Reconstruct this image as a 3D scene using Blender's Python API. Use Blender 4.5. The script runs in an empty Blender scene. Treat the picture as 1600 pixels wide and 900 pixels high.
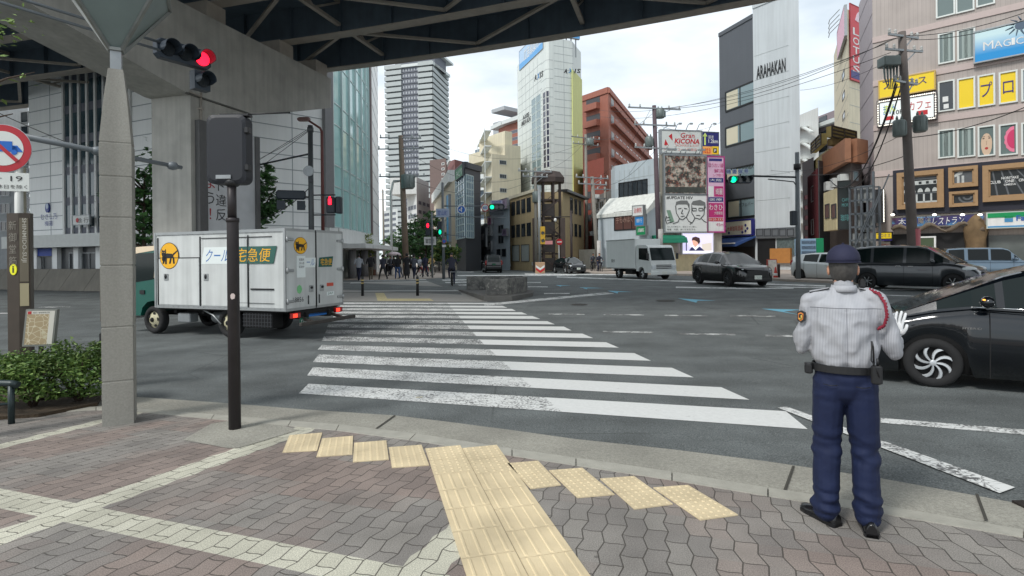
import bpy,bmesh,math,random
from mathutils import Vector,Matrix,noise as mnoise
from math import sin,cos,pi,sqrt,radians
random.seed(7)
SC=bpy.context.scene
COL=SC.collection
F,CX,CY,ROLL,H=880.0,800.0,402.0,0.0105,1.6
cam_d=bpy.data.cameras.new('camera');cam=bpy.data.objects.new('camera',cam_d);COL.objects.link(cam)
SC.camera=cam
cam.location=(0,0,H)
cam.rotation_euler=(Matrix.Rotation(radians(90),3,'X')@Matrix.Rotation(-ROLL,3,'Z')).to_euler()
cam_d.sensor_width=36.0;cam_d.lens=36.0*F/1600.0
cam_d.shift_y=-(450.0-CY)/1600.0;cam_d.shift_x=0
cam_d.clip_start=0.05;cam_d.clip_end=4000
SUN_EL,SUN_AZ=radians(46),radians(226)
w=bpy.data.worlds.new('World');SC.world=w;w.use_nodes=True
nt=w.node_tree;nt.nodes.clear()
def _n(t,k,**kw):
 n=t.nodes.new(k)
 for a,b in kw.items():setattr(n,a,b)
 return n
out=_n(nt,'ShaderNodeOutputWorld');bg=_n(nt,'ShaderNodeBackground');bg.inputs[1].default_value=0.125
sky=_n(nt,'ShaderNodeTexSky',sky_type='NISHITA',sun_disc=False,sun_elevation=SUN_EL,sun_rotation=SUN_AZ)
tc=_n(nt,'ShaderNodeTexCoord');mp=_n(nt,'ShaderNodeMapping');mp.inputs['Scale'].default_value=(1.5,1.5,4.5)
no=_n(nt,'ShaderNodeTexNoise');no.inputs['Scale'].default_value=1.3;no.inputs['Detail'].default_value=6;no.inputs['Roughness'].default_value=.52
cr=_n(nt,'ShaderNodeValToRGB');cr.color_ramp.elements[0].position=.4;cr.color_ramp.elements[1].position=.58
cr.color_ramp.elements[0].color=(4.2,4.75,5.2,1);cr.color_ramp.elements[1].color=(6.7,7.0,7.2,1)
mx=_n(nt,'ShaderNodeMix',data_type='RGBA');mx.inputs[0].default_value=.9
nt.links.new(tc.outputs['Generated'],mp.inputs[0]);nt.links.new(mp.outputs[0],no.inputs['Vector'])
nt.links.new(no.outputs['Fac'],cr.inputs[0]);nt.links.new(sky.outputs[0],mx.inputs[6]);nt.links.new(cr.outputs[0],mx.inputs[7])
sz_=_n(nt,'ShaderNodeSeparateXYZ');gr_=_n(nt,'ShaderNodeMapRange');sc_n=_n(nt,'ShaderNodeVectorMath',operation='SCALE')
for i_,v_ in enumerate((0,.65,1.12,.84)):gr_.inputs[i_+1].default_value=v_
nt.links.new(tc.outputs['Generated'],sz_.inputs[0]);nt.links.new(sz_.outputs[2],gr_.inputs[0]);nt.links.new(gr_.outputs[0],sc_n.inputs['Scale'])
nt.links.new(mx.outputs[2],sc_n.inputs[0]);nt.links.new(sc_n.outputs[0],bg.inputs[0]);nt.links.new(bg.outputs[0],out.inputs[0])
sd=bpy.data.lights.new('sun','SUN');sun=bpy.data.objects.new('sun',sd);COL.objects.link(sun)
sd.energy=1.5;sd.angle=radians(12);sd.color=(1,.97,.92)
_dir=Vector((sin(SUN_AZ)*cos(SUN_EL),cos(SUN_AZ)*cos(SUN_EL),sin(SUN_EL)))
sun.rotation_euler=(-_dir).to_track_quat('-Z','Y').to_euler()
SC.view_settings.view_transform='Standard';SC.view_settings.look='None'
SC.view_settings.exposure=0.62;SC.view_settings.gamma=1.0
cR,sR=cos(ROLL),sin(ROLL)
def ray(px,py):
 u,v=px-CX,py-CY
 return((u*cR-v*sR)/F,(u*sR+v*cR)/F)
BX,BY=.281,.960
_PR=[(-80,-.03),(5,-.03),(8,-.13),(11,-.18),(14.5,-.12),(20,.03),(25,.2),(30,.22),(40,.22),(3000,.22)]
def gz(x,y):
 t=BX*x+BY*y
 for(a,za),(b,zb)in zip(_PR,_PR[1:]):
  if t<=b:return za+(zb-za)*max(0,(t-a))/(b-a)
 return.22
def G(px,py,flat=None):
 k,d=ray(px,py)
 if flat is not None:
  Y=(H-flat)/d;return Vector((k*Y,Y,flat))
 lo,hi=1.0,400.0
 for _ in range(50):
  m=(lo+hi)/2
  if H-m*d>gz(k*m,m):lo=m
  else:hi=m
 return Vector((k*lo,lo,gz(k*lo,lo)))
def P(px,py,Y):
 k,d=ray(px,py);return Vector((k*Y,Y,H-d*Y))
def srgb(c):
 f=lambda v:((v/255+.055)/1.055)**2.4 if v>10 else v/255/12.92
 return tuple(f(v)for v in c)
_M={}
def mat(name,c,rough=.6,metal=0,nz=.0,ns=4.,bump=0,bs=30.,emis=0,spec=.5,coat=0,streak=0,alpha=1,trans=0,detail=4):
 """procedural: colour (0-255 sRGB) varied by two noises and weather streaks, optional bump"""
 if name in _M:return _M[name]
 m=bpy.data.materials.new(name);_M[name]=m;m.use_nodes=True
 t=m.node_tree;b=t.nodes['Principled BSDF'];L=t.links
 col=srgb(c)
 b.inputs['Base Color'].default_value=(*col,1);b.inputs['Roughness'].default_value=rough
 b.inputs['Metallic'].default_value=metal;b.inputs['Specular IOR Level'].default_value=spec
 b.inputs['Coat Weight'].default_value=coat;b.inputs['Coat Roughness'].default_value=.04
 b.inputs['Alpha'].default_value=alpha
 if trans:b.inputs['Transmission Weight'].default_value=trans
 if emis:
  b.inputs['Emission Color'].default_value=(*col,1);b.inputs['Emission Strength'].default_value=emis
 if nz or streak or bump:
  tc=_n(t,'ShaderNodeTexCoord')
  geo=_n(t,'ShaderNodeNewGeometry')
 if nz or streak:
  n1=_n(t,'ShaderNodeTexNoise');n1.inputs['Scale'].default_value=ns;n1.inputs['Detail'].default_value=detail
  L.new(geo.outputs['Position'],n1.inputs['Vector'])
  mr=_n(t,'ShaderNodeMapRange');mr.inputs[1].default_value=.3;mr.inputs[2].default_value=.7
  mr.inputs[3].default_value=1-nz;mr.inputs[4].default_value=1+nz*.6
  L.new(n1.outputs['Fac'],mr.inputs[0]);fac=mr.outputs[0]
  if streak:
   mp=_n(t,'ShaderNodeMapping');mp.inputs['Scale'].default_value=(3,3,.15)
   n2=_n(t,'ShaderNodeTexNoise');n2.inputs['Scale'].default_value=1.6;n2.inputs['Detail'].default_value=3
   L.new(geo.outputs['Position'],mp.inputs[0]);L.new(mp.outputs[0],n2.inputs['Vector'])
   m2=_n(t,'ShaderNodeMapRange');m2.inputs[1].default_value=.35;m2.inputs[2].default_value=.65
   m2.inputs[3].default_value=1-streak;m2.inputs[4].default_value=1
   L.new(n2.outputs['Fac'],m2.inputs[0])
   mu=_n(t,'ShaderNodeMath',operation='MULTIPLY');L.new(fac,mu.inputs[0]);L.new(m2.outputs[0],mu.inputs[1]);fac=mu.outputs[0]
  vm=_n(t,'ShaderNodeVectorMath',operation='SCALE');vm.inputs[0].default_value=col
  L.new(fac,vm.inputs['Scale']);L.new(vm.outputs[0],b.inputs['Base Color'])
 if bump:
  n3=_n(t,'ShaderNodeTexNoise');n3.inputs['Scale'].default_value=bs;n3.inputs['Detail'].default_value=3
  L.new(geo.outputs['Position'],n3.inputs['Vector'])
  bp=_n(t,'ShaderNodeBump');bp.inputs['Strength'].default_value=bump;bp.inputs['Distance'].default_value=.02
  L.new(n3.outputs['Fac'],bp.inputs['Height']);L.new(bp.outputs[0],b.inputs['Normal'])
 return m
class NT:
 """tiny node-graph writer for the custom shaders"""
 def __init__(s,name):
  s.m=bpy.data.materials.new(name);s.m.use_nodes=True;s.t=s.m.node_tree;s.b=s.t.nodes['Principled BSDF']
  _M[name]=s.m
  g=_n(s.t,'ShaderNodeNewGeometry');s.pos=g.outputs['Position']
  sp=_n(s.t,'ShaderNodeSeparateXYZ');s.link(s.pos,sp.inputs[0]);s.X,s.Y,s.Z=sp.outputs
 def link(s,a,i):
  if isinstance(a,(int,float)):i.default_value=a
  elif isinstance(a,tuple):i.default_value=a if len(a)==len(i.default_value)else(*a,1)
  else:s.t.links.new(a,i)
 def math(s,op,a,b=0,c=0):
  n=_n(s.t,'ShaderNodeMath',operation=op);s.link(a,n.inputs[0]);s.link(b,n.inputs[1]);s.link(c,n.inputs[2]);return n.outputs[0]
 def noise(s,scale,detail=3,vec=None,rough=.5):
  n=_n(s.t,'ShaderNodeTexNoise');s.link(vec or s.pos,n.inputs['Vector']);n.inputs['Scale'].default_value=scale
  n.inputs['Detail'].default_value=detail;n.inputs['Roughness'].default_value=rough;return n.outputs['Fac']
 def vor(s,scale,vec=None,feature='DISTANCE_TO_EDGE'):
  n=_n(s.t,'ShaderNodeTexVoronoi',feature=feature);s.link(vec or s.pos,n.inputs['Vector']);n.inputs['Scale'].default_value=scale
  return n.outputs['Distance']
 def rng(s,v,a,b,c=0.,d=1.):
  n=_n(s.t,'ShaderNodeMapRange');s.link(v,n.inputs[0])
  for i,q in enumerate((a,b,c,d)):s.link(q,n.inputs[i+1])
  return n.outputs[0]
 def mix(s,f,a,b):
  n=_n(s.t,'ShaderNodeMix',data_type='RGBA');s.link(f,n.inputs[0]);s.link(a,n.inputs[6]);s.link(b,n.inputs[7]);return n.outputs[2]
 def scale(s,c,f):
  n=_n(s.t,'ShaderNodeVectorMath',operation='SCALE');s.link(c,n.inputs[0]);s.link(f,n.inputs['Scale']);return n.outputs[0]
 def comb(s,x,y,z=0.):
  n=_n(s.t,'ShaderNodeCombineXYZ');s.link(x,n.inputs[0]);s.link(y,n.inputs[1]);s.link(z,n.inputs[2]);return n.outputs[0]
 def bump(s,h,st=.4,dist=.01):
  n=_n(s.t,'ShaderNodeBump');n.inputs['Strength'].default_value=st;n.inputs['Distance'].default_value=dist
  s.link(h,n.inputs['Height']);s.t.links.new(n.outputs[0],s.b.inputs['Normal'])
 def done(s,col,rough=.8):
  s.link(col,s.b.inputs['Base Color']);s.link(rough,s.b.inputs['Roughness']);return s.m
_used={}
def _chain(o):
 m=Matrix.Identity(4)
 while o is not None:m=o.matrix_basis@m;o=o.parent
 return m
def props(o,label=None,cat=None,group=None,kind=None):
 if label:o['label']=label
 if cat:o['category']=cat
 if group:o['group']=group
 if kind:o['kind']=kind
 return o
def thing(name,label,cat,loc=(0,0,0),rz=0,group=None,rot=None):
 o=bpy.data.objects.new(name,None);COL.objects.link(o);o.location=loc
 o.rotation_euler=rot if rot else(0,0,rz)
 o.empty_display_size=.2
 return props(o,label,cat,group)
class MB:
 def __init__(s,T=None):s.v=[];s.f=[];s.mi=[];s.sm=[];s.T=T;s.m=0
 def add(s,vs,fs,m=None,smooth=False):
  o=len(s.v)
  s.v+=[(s.T@Vector(v))if s.T else Vector(v)for v in vs]
  s.f+=[tuple(i+o for i in f)for f in fs]
  s.mi+=[s.m if m is None else m]*len(fs);s.sm+=[smooth]*len(fs)
  return s
 def box(s,x0,x1,y0,y1,z0,z1,m=None):
  return s.add([(x,y,z)for z in(z0,z1)for y in(y0,y1)for x in(x0,x1)],[(0,2,3,1),(4,5,7,6),(0,1,5,4),(2,6,7,3),(0,4,6,2),(1,3,7,5)],m)
 def bbox(s,x0,x1,y0,y1,z0,z1,r=.02,m=None):
  "box with chamfered vertical and top edges"
  ring=lambda a,z:[(x0+a,y0,z),(x1-a,y0,z),(x1,y0+a,z),(x1,y1-a,z),(x1-a,y1,z),(x0+a,y1,z),(x0,y1-a,z),(x0,y0+a,z)]
  def ins(z):return[(x0+r*2,y0+r,z),(x1-r*2,y0+r,z),(x1-r,y0+r*2,z),(x1-r,y1-r*2,z),(x1-r*2,y1-r,z),(x0+r*2,y1-r,z),(x0+r,y1-r*2,z),(x0+r,y0+r*2,z)]
  return s.loft([ins(z0),ring(r,z0+r),ring(r,z1-r),ins(z1)],m=m)
 def hexa(s,p,m=None):
  "8 corner points: bottom ring 0-3, top ring 4-7"
  return s.add(p,[(3,2,1,0),(4,5,6,7),(0,1,5,4),(1,2,6,5),(2,3,7,6),(3,0,4,7)],m)
 def loft(s,rings,closed=True,caps=True,smooth=False,m=None):
  n=len(rings[0]);vs=[p for r in rings for p in r];fs=[]
  for i in range(len(rings)-1):
   for j in range(n if closed else n-1):
    a,b=i*n+j,i*n+(j+1)%n
    fs.append((a,b,b+n,a+n))
  s.add(vs,fs,m,smooth)
  if caps:
   o=len(s.v)-len(vs)
   s.f+=[tuple(o+i for i in reversed(range(n))),tuple(o+(len(rings)-1)*n+i for i in range(n))]
   k=s.m if m is None else m
   s.mi+=[k,k];s.sm+=[False,False]
  return s
 def tube(s,pts,r,n=8,m=None,caps=True,smooth=True):
  pts=[Vector(p)for p in pts];rr=r if isinstance(r,(list,tuple))else[r]*len(pts);rings=[]
  up=None
  for i,p in enumerate(pts):
   d=(pts[min(i+1,len(pts)-1)]-pts[max(i-1,0)]).normalized()
   if up is None:up=Vector((0,0,1))if abs(d.z)<.9 else Vector((1,0,0))
   a=d.cross(up).normalized();b=a.cross(d).normalized();up=b
   rings.append([p+(a*cos(2*pi*k/n)+b*sin(2*pi*k/n))*rr[i]for k in range(n)])
  return s.loft(rings,True,caps,smooth,m)
 def lathe(s,prof,n=20,c=(0,0,0),axis='z',m=None,smooth=True,caps=True):
  rings=[]
  for r,z in prof:
   ring=[]
   for k in range(n):
    a=2*pi*k/n;x,y=r*cos(a),r*sin(a)
    p=(x,y,z)if axis=='z' else((z,x,y)if axis=='x' else(y,z,x))
    ring.append((p[0]+c[0],p[1]+c[1],p[2]+c[2]))
   rings.append(ring)
  return s.loft(rings,True,caps,smooth,m)
 def prism(s,poly,a,b,m=None):
  "poly: list of 2D points extruded by function frames a(x,y), b(x,y)"
  return s.loft([[a(*p)for p in poly],[b(*p)for p in poly]],m=m)
 def prismz(s,poly,z0,z1,m=None):
  return s.prism(poly,lambda x,y:(x,y,z0),lambda x,y:(x,y,z1),m)
 def beam(s,a,b,w,h,m=None,up=(0,0,1)):
  a,b=Vector(a),Vector(b);d=(b-a).normalized();x=d.cross(Vector(up)).normalized();z=x.cross(d)
  q=lambda p:[p-x*w/2-z*h/2,p+x*w/2-z*h/2,p+x*w/2+z*h/2,p-x*w/2+z*h/2]
  return s.loft([q(a),q(b)],m=m)
 def build(s,name,mats,parent=None,local=True,label=None,cat=None,group=None,kind=None,origin=None,outc=None):
  me=bpy.data.meshes.new(name)
  vs=s.v
  loc=Vector((0,0,0))
  if parent is not None and not local:
   inv=_chain(parent).inverted();vs=[inv@v for v in vs]
  if parent is None:
   if origin is None:
    xs=[v.x for v in vs];ys=[v.y for v in vs]
    loc=Vector(((min(xs)+max(xs))/2,(min(ys)+max(ys))/2,min(v.z for v in vs)))
   else:loc=Vector(origin)
   vs=[v-loc for v in vs]
  me.from_pydata([tuple(v)for v in vs],[],s.f)
  if not isinstance(mats,(list,tuple)):mats=[mats]
  for m in mats:me.materials.append(m)
  me.polygons.foreach_set('material_index',[min(i,len(mats)-1)for i in s.mi])
  me.polygons.foreach_set('use_smooth',s.sm)
  bm=bmesh.new();bm.from_mesh(me);bmesh.ops.recalc_face_normals(bm,faces=bm.faces)
  if any(e.is_boundary for e in bm.edges):
   if outc is not None:t_=sum(f.normal.dot(f.calc_center_median()-Vector(outc))*f.calc_area()for f in bm.faces)
   else:t_=sum((f.normal.z-f.normal.y*.3)*f.calc_area()for f in bm.faces)
   if t_<0:bmesh.ops.reverse_faces(bm,faces=bm.faces)
  bm.to_mesh(me);bm.free()
  me.update()
  o=bpy.data.objects.new(name,me);COL.objects.link(o);o.location=loc
  if parent is not None:o.parent=parent
  return props(o,label,cat,group,kind)
def ellip(b,c,r,n=10,m=None,rot=None):
 rings=[];c=Vector(c)
 for i in range(n//2+1):
  ph=-pi/2+pi*i/(n//2);q=max(cos(ph),.02)
  ring=[]
  for k in range(n):
   p=Vector((r[0]*q*cos(2*pi*k/n),r[1]*q*sin(2*pi*k/n),r[2]*sin(ph)))
   if rot is not None:p=rot@p
   ring.append(c+p)
  rings.append(ring)
 return b.loft(rings,True,True,True,m)
def sheet(name,polys,m,z=0,mats=None):
 "flat structure from polygons of 3D points"
 b=MB()
 for p in polys:
  p=[Vector(q)+Vector((0,0,z))for q in p]
  b.add(p,[tuple(range(len(p)))])
 return b.build(name,m,kind='structure')
def copy_tree(o,loc=None,rz=None,label=None,group=None,parent=None,scale=None):
 c=o.copy();COL.objects.link(c)
 if parent is not None:c.parent=parent
 if loc is not None:c.location=loc
 if rz is not None:c.rotation_euler=(0,0,rz)
 if scale is not None:c.scale=scale
 if label:c['label']=label
 if group:c['group']=group
 for ch in[x for x in bpy.data.objects if x.parent==o]:copy_tree(ch,parent=c)
 return c
_tx={}
def _textmesh(s,vertical=False,bold=0.0,line=1.0):
 if any(ord(q)>0x2e80 for q in s):bold=0.0
 k=(s,vertical,bold)
 if k in _tx:return _tx[k]
 c=bpy.data.curves.new('lettering','FONT');c.body='\n'.join(s)if vertical else s
 c.align_x='CENTER';c.space_line=line;c.resolution_u=2;c.offset=bold
 if vertical:c.space_line=1.0
 o=bpy.data.objects.new('lettering',c);me=bpy.data.meshes.new_from_object(o)
 bpy.data.objects.remove(o);bpy.data.curves.remove(c)
 vs=[v.co.copy()for v in me.vertices];fs=[tuple(p.vertices)for p in me.polygons]
 x0,x1=min(v.x for v in vs),max(v.x for v in vs);y0,y1=min(v.y for v in vs),max(v.y for v in vs)
 if len(s)==1 and ord(s)>0x2e80:xm=(x0+x1)/2;x0,x1,y0,y1=xm-.44,xm+.44,min(-.1,y0),max(.8,y1)
 if s in '！!':xm=(x0+x1)/2;x0,x1=xm-.4,xm+.4
 vs=[((v.x-x0)/(x1-x0),(v.y-y0)/(y1-y0))for v in vs]
 bpy.data.meshes.remove(me)
 _tx[k]=(vs,fs);return _tx[k]
def text(s,fr,x0,x1,z0,z1,m,parent=None,d=.012,vertical=False,bold=0.0,skew=0,name='lettering',local=False,label=None):
 "lettering stretched into the rectangle x0-x1, z0-z1 of a wall frame, standing d off it"
 vs,fs=_textmesh(s,vertical,bold)
 b=MB();b.add([fr(x0+(x1-x0)*u+skew*v*(z1-z0),z0+(z1-z0)*v,d)for u,v in vs],fs)
 return b.build(name,m,parent,local=local,label=label)
class Wall:
 """vertical plane from A to B (photo column, depth); s runs A->B, d stands off towards the camera side"""
 def __init__(s,pa,Ya,pb,Yb,yref=400):
  ka,kb=ray(pa,yref)[0],ray(pb,yref)[0]
  s.set(Vector((ka*Ya,Ya)),Vector((kb*Yb,Yb)))
 def set(s,A,B):
  s.A,s.B=A,B;s.L=(B-A).length;s.u=(B-A)/s.L;s.n=Vector((s.u.y,-s.u.x))
  if s.n.dot(-A)<0:s.n=-s.n
  return s
 def __call__(s,a,z,d=0):
  p=s.A+s.u*a+s.n*d;return Vector((p.x,p.y,z))
 def sz(s,px,py):
  k,t=ray(px,py);den=s.u.x-k*s.u.y
  a=(k*s.A.y-s.A.x)/den;Y=s.A.y+s.u.y*a
  return a,H-t*Y
 def rect(s,x0,y0,x1,y1):
  ym=(y0+y1)/2;xm=(x0+x1)/2
  return s.sz(x0,ym)[0],s.sz(x1,ym)[0],s.sz(xm,y1)[1],s.sz(xm,y0)[1]
 def box(s,b,a0,a1,z0,z1,d0,d1,m=None):
  return b.hexa([s(a0,z0,d0),s(a1,z0,d0),s(a1,z0,d1),s(a0,z0,d1),s(a0,z1,d0),s(a1,z1,d0),s(a1,z1,d1),s(a0,z1,d1)],m)
def wallxy(A,B):
 w_=Wall(0,1,10,1);return w_.set(Vector(A),Vector(B))
WHITE=mat('white_paint',(225,226,224),.5,nz=.05,streak=.08)
BLACK=mat('black_paint',(28,29,31),.45)
DKGREY=mat('dark_grey_metal',(62,64,68),.5,.3,nz=.1)
STEEL=mat('galvanised_steel',(150,154,156),.45,.6,nz=.12,ns=8)
CONC=mat('concrete',(150,148,142),.85,nz=.14,ns=3,bump=.3,bs=40,streak=.15)
GLASS=mat('dark_glass',(38,46,52),.08,spec=.8)
GLASSL=mat('pale_glass',(120,140,145),.1,spec=.8)
RED=mat('red_paint',(190,30,40),.5);YEL=mat('yellow_paint',(238,200,20),.5);BLUE=mat('blue_paint',(30,70,170),.5)
GRN=mat('green_paint',(20,130,80),.5);NAVY=mat('navy_paint',(32,34,110),.5);PINK=mat('pink_paint',(225,160,195),.5)
SA=Vector((.960,-.281))
n=NT('asphalt')
f1=n.noise(85,2);f2=n.noise(1.3,4);f3=n.noise(14,3)
mp=_n(n.t,'ShaderNodeMapping');mp.inputs['Rotation'].default_value=(0,0,radians(16));mp.inputs['Scale'].default_value=(.12,1.4,1)
n.link(n.pos,mp.inputs[0]);f4=n.noise(.8,3,mp.outputs[0])
base=n.scale(srgb((98,103,103)),n.math('MULTIPLY',n.math('MULTIPLY',n.rng(f1,.3,.7,.5,1.55),n.rng(f2,.35,.65,.78,1.12)),n.rng(f4,.38,.62,.89,1.09)))
spk=n.rng(n.vor(26,feature='F1'),.07,.15,1,0);spk=n.math('MULTIPLY',spk,n.rng(f3,.45,.58))
col=n.mix(n.math('MULTIPLY',spk,.5),base,(*srgb((190,190,185)),1))
oil=n.rng(n.noise(.9,5,rough=.65),.6,.72,0,.4);col=n.mix(oil,col,(*srgb((62,64,64)),1))
crk=n.rng(n.vor(.33),.0,.005,1,0);crk=n.math('MULTIPLY',crk,n.rng(n.noise(.25,2),.5,.55))
col=n.mix(n.math('MULTIPLY',crk,.5),col,(.02,.02,.02,1))
n.bump(f1,.5,.006);ASPH=n.done(col,.82)
rows=sorted(set([a for a,_ in _PR]+[60,120,400]));b=MB();ss=[-900,-60,-30,-10,0,10,30,60,900]
b.add([(s_*SA.x+t_*BX,s_*SA.y+t_*BY,gz(s_*SA.x+t_*BX,s_*SA.y+t_*BY))for t_ in rows for s_ in ss],[(i*9+j,i*9+j+1,i*9+j+10,i*9+j+9)for i in range(len(rows)-1)for j in range(8)])
b.build('road',ASPH,kind='structure')
n=NT('wavy_pavers')
Y3=n.math('SUBTRACT',n.Y,3.5)
u=n.math('DIVIDE',n.math('SUBTRACT',n.X,n.math('MULTIPLY',Y3,.314)),n.math('ADD',n.math('MULTIPLY',Y3,-.09),1.0))
v=n.math('ADD',n.math('MULTIPLY',n.Y,.95),n.math('MULTIPLY',n.X,.31))
wv=n.math('MULTIPLY',n.math('PINGPONG',v,.1125),.22)
uw=n.math('ADD',u,wv)
v2=n.math('ADD',v,n.math('MULTIPLY',n.math('SINE',n.math('MULTIPLY',u,2*pi/.118)),.004))
br=_n(n.t,'ShaderNodeTexBrick');br.offset=.5;br.inputs['Scale'].default_value=1
br.inputs['Brick Width'].default_value=.225;br.inputs['Row Height'].default_value=.118;br.inputs['Mortar Size'].default_value=.0042
br.inputs['Mortar Smooth'].default_value=.35;br.inputs['Bias'].default_value=0
br.inputs['Color1'].default_value=(0,0,0,1);br.inputs['Color2'].default_value=(1,1,1,1);br.inputs['Mortar'].default_value=(.5,.5,.5,1)
n.link(n.comb(v2,uw),br.inputs['Vector'])
rnd=br.outputs['Color'];mort=br.outputs['Fac']
snap=n.comb(n.math('SNAP',v,.225),n.math('MULTIPLY',n.math('SNAP',uw,.118),1.0))
patch=n.rng(n.noise(.75,2,snap),.47,.56)
grey=n.mix(rnd,(*srgb((126,122,118)),1),(*srgb((144,140,134)),1))
red=n.mix(rnd,(*srgb((128,112,105)),1),(*srgb((144,124,115)),1))
c=n.mix(n.math('MULTIPLY',patch,.6),grey,red)
def band(p0,p1,hw,wob):
 A,B=G(*p0,flat=0),G(*p1,flat=0);d=(B-A).normalized();nx,ny=-d.y,d.x;cc=nx*A.x+ny*A.y
 s_=n.math('ADD',n.math('MULTIPLY',n.X,nx),n.math('MULTIPLY',n.Y,ny))
 s_=n.math('ADD',n.math('SUBTRACT',s_,cc),n.math('MULTIPLY',wv,wob))
 return n.math('LESS_THAN',n.math('ABSOLUTE',s_),hw)
def only(mk,axis,lo,hi):
 return n.math('MULTIPLY',mk,n.math('MULTIPLY',n.math('GREATER_THAN',axis,lo),n.math('LESS_THAN',axis,hi)))
m1=only(band((0,778),(400,859),.105,.0),n.X,-9,-.33)
m2=only(band((0,838),(400,696),.115,1.0),n.X,-9,-1.88)
m3=band((0,697),(165,656),.075,1.0)
m4=only(band((640,905),(714,836),.12,1.0),n.X,-.75,-.2)
m4=n.math('MULTIPLY',m4,n.math('LESS_THAN',n.Y,3.75))
lm=m1
for q in(m2,m3,m4):lm=n.math('MAXIMUM',lm,q)
c=n.mix(lm,c,n.mix(rnd,(*srgb((184,182,166)),1),(*srgb((198,196,180)),1)))
g1=n.noise(150,2);g2=n.noise(2.2,4)
c=n.scale(c,n.math('MULTIPLY',n.rng(g1,.3,.7,.66,1.34),n.rng(g2,.3,.7,.8,1.12)))
gum=n.math('MULTIPLY',n.rng(n.vor(3.1,feature='F1'),.035,.05,1,0),n.rng(n.noise(3,1),.5,.52))
c=n.mix(n.math('MULTIPLY',gum,.55),c,(.06,.055,.05,1))
c=n.mix(n.math('MULTIPLY',mort,.85),c,(*srgb((66,62,56)),1))
hgt=n.math('ADD',n.math('MULTIPLY',mort,-1),n.math('MULTIPLY',g1,.12))
n.bump(hgt,.7,.006);PAVE=n.done(c,.8)
kerb_in=[(-60,652),(150,641),(213,644),(330,655),(450,666),(525,673),(640,688),(800,713),(900,728),(1050,751),(1200,776),(1375,803),(1600,841),(1800,874)]
kerb_out=[(-60,645),(150,636),(215,639),(335,648),(455,658),(530,664),(650,678),(800,702),(900,716),(1050,738),(1200,763),(1375,790),(1600,829),(1800,862)]
apron_out=[(-60,600),(150,615),(212,620),(357,630),(480,640),(617,649),(700,659),(800,672),(900,686),(1050,702),(1200,721),(1375,747),(1600,788),(1800,825)]
KI=[G(*p,flat=0)for p in kerb_in];KO=[G(*p,flat=0.0)for p in kerb_out];AO=[G(*p,flat=-.022)for p in apron_out]
b=MB()
near=[Vector((-7.5,KI[0].y+.3,0))]+KI+[Vector((6.5,1.5,0)),Vector((6.5,-7,0)),Vector((-9,-7,0))]
back=[Vector((p.x,-7,0))for p in KI]
for i in range(len(KI)-1):b.add([KI[i],KI[i+1],back[i+1],back[i]],[(0,1,2,3)])
b.add([Vector((-12,KI[0].y+.6,0)),KI[0],back[0],Vector((-12,-7,0))],[(0,1,2,3)])
b.add([KI[-1],Vector((9,KI[-1].y-1.8,0)),Vector((9,-7,0)),back[-1]],[(0,1,2,3)])
b.build('near_sidewalk',PAVE,kind='structure')
n=NT('apron_concrete')
g1=n.noise(120,3);g2=n.noise(1.6,4);g3=n.noise(45,2)
c=n.scale(srgb((160,158,148)),n.math('MULTIPLY',n.math('MULTIPLY',n.rng(g1,.3,.7,.78,1.15),n.rng(g2,.3,.7,.8,1.1)),n.rng(g3,.3,.7,.82,1.1)))
c=n.mix(n.rng(n.vor(40,feature='F1'),.1,.22,.35,0),c,(*srgb((95,92,84)),1))
n.bump(g1,.6,.006);APR=n.done(c,.85)
KERBM=mat('kerb_stone',(168,166,156),.8,nz=.12,ns=9,bump=.3,bs=90)
b=MB()
for i in range(len(KI)-1):
 m_=max(1,int((KO[i+1]-KO[i]).length/.62))
 for k in range(m_):
  f0,f1_=k/m_,(k+1)/m_
  p=[KI[i].lerp(KI[i+1],f0),KI[i].lerp(KI[i+1],f1_),KO[i].lerp(KO[i+1],f1_),KO[i].lerp(KO[i+1],f0)]
  d=(p[1]-p[0]).normalized()*.004
  p[0]=p[0]+d;p[3]=p[3]+d;p[1]=p[1]-d;p[2]=p[2]-d
  top=[q+Vector((0,0,.006))for q in p];bot=[q-Vector((0,0,.1))for q in p]
  b.hexa(bot+top)
b.add([KI[0]+Vector((-8,.5,.005)),KI[0]+Vector((0,0,.005)),KO[0]+Vector((0,0,.005)),KO[0]+Vector((-8,.6,.005))],[(0,1,2,3)])
b.build('kerb',KERBM,kind='structure')
b=MB()
for i in range(len(KO)-1):
 b.hexa([KO[i]-Vector((0,0,.09)),KO[i+1]-Vector((0,0,.09)),AO[i+1]-Vector((0,0,.08)),AO[i]-Vector((0,0,.08)),KO[i]-Vector((0,0,.004)),KO[i+1]-Vector((0,0,.004)),AO[i+1],AO[i]])
b.hexa([KO[0]+Vector((-8,.6,-.09)),KO[0]-Vector((0,0,.09)),AO[0]-Vector((0,0,.08)),AO[0]+Vector((-8,.6,-.08)),KO[0]+Vector((-8,.6,-.004)),KO[0]-Vector((0,0,.004)),AO[0],AO[0]+Vector((-8,.6,0))])
b.build('gutter_apron',APR,kind='structure')
JNT=mat('joint_filler',(70,68,62),.9)
b=MB()
for p,q in(((617,649),(580,676)),((1526,772),(1541,814)),((1240,728),(1226,768))):
 A,B=G(*p,flat=-.015),G(*q,flat=.0);d=(B-A).normalized().cross(Vector((0,0,1)))*.009
 b.add([A-d+Vector((0,0,.002)),A+d+Vector((0,0,.002)),B+d+Vector((0,0,.006)),B-d+Vector((0,0,.006))],[(0,1,2,3)])
b.build('apron_joint',JNT,kind='structure')
sheet('post_pad',[[G(*p,flat=.004)for p in((286,687),(355,700),(372,700),(466,672),(440,664),(360,657),(330,662))]],APR)
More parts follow.
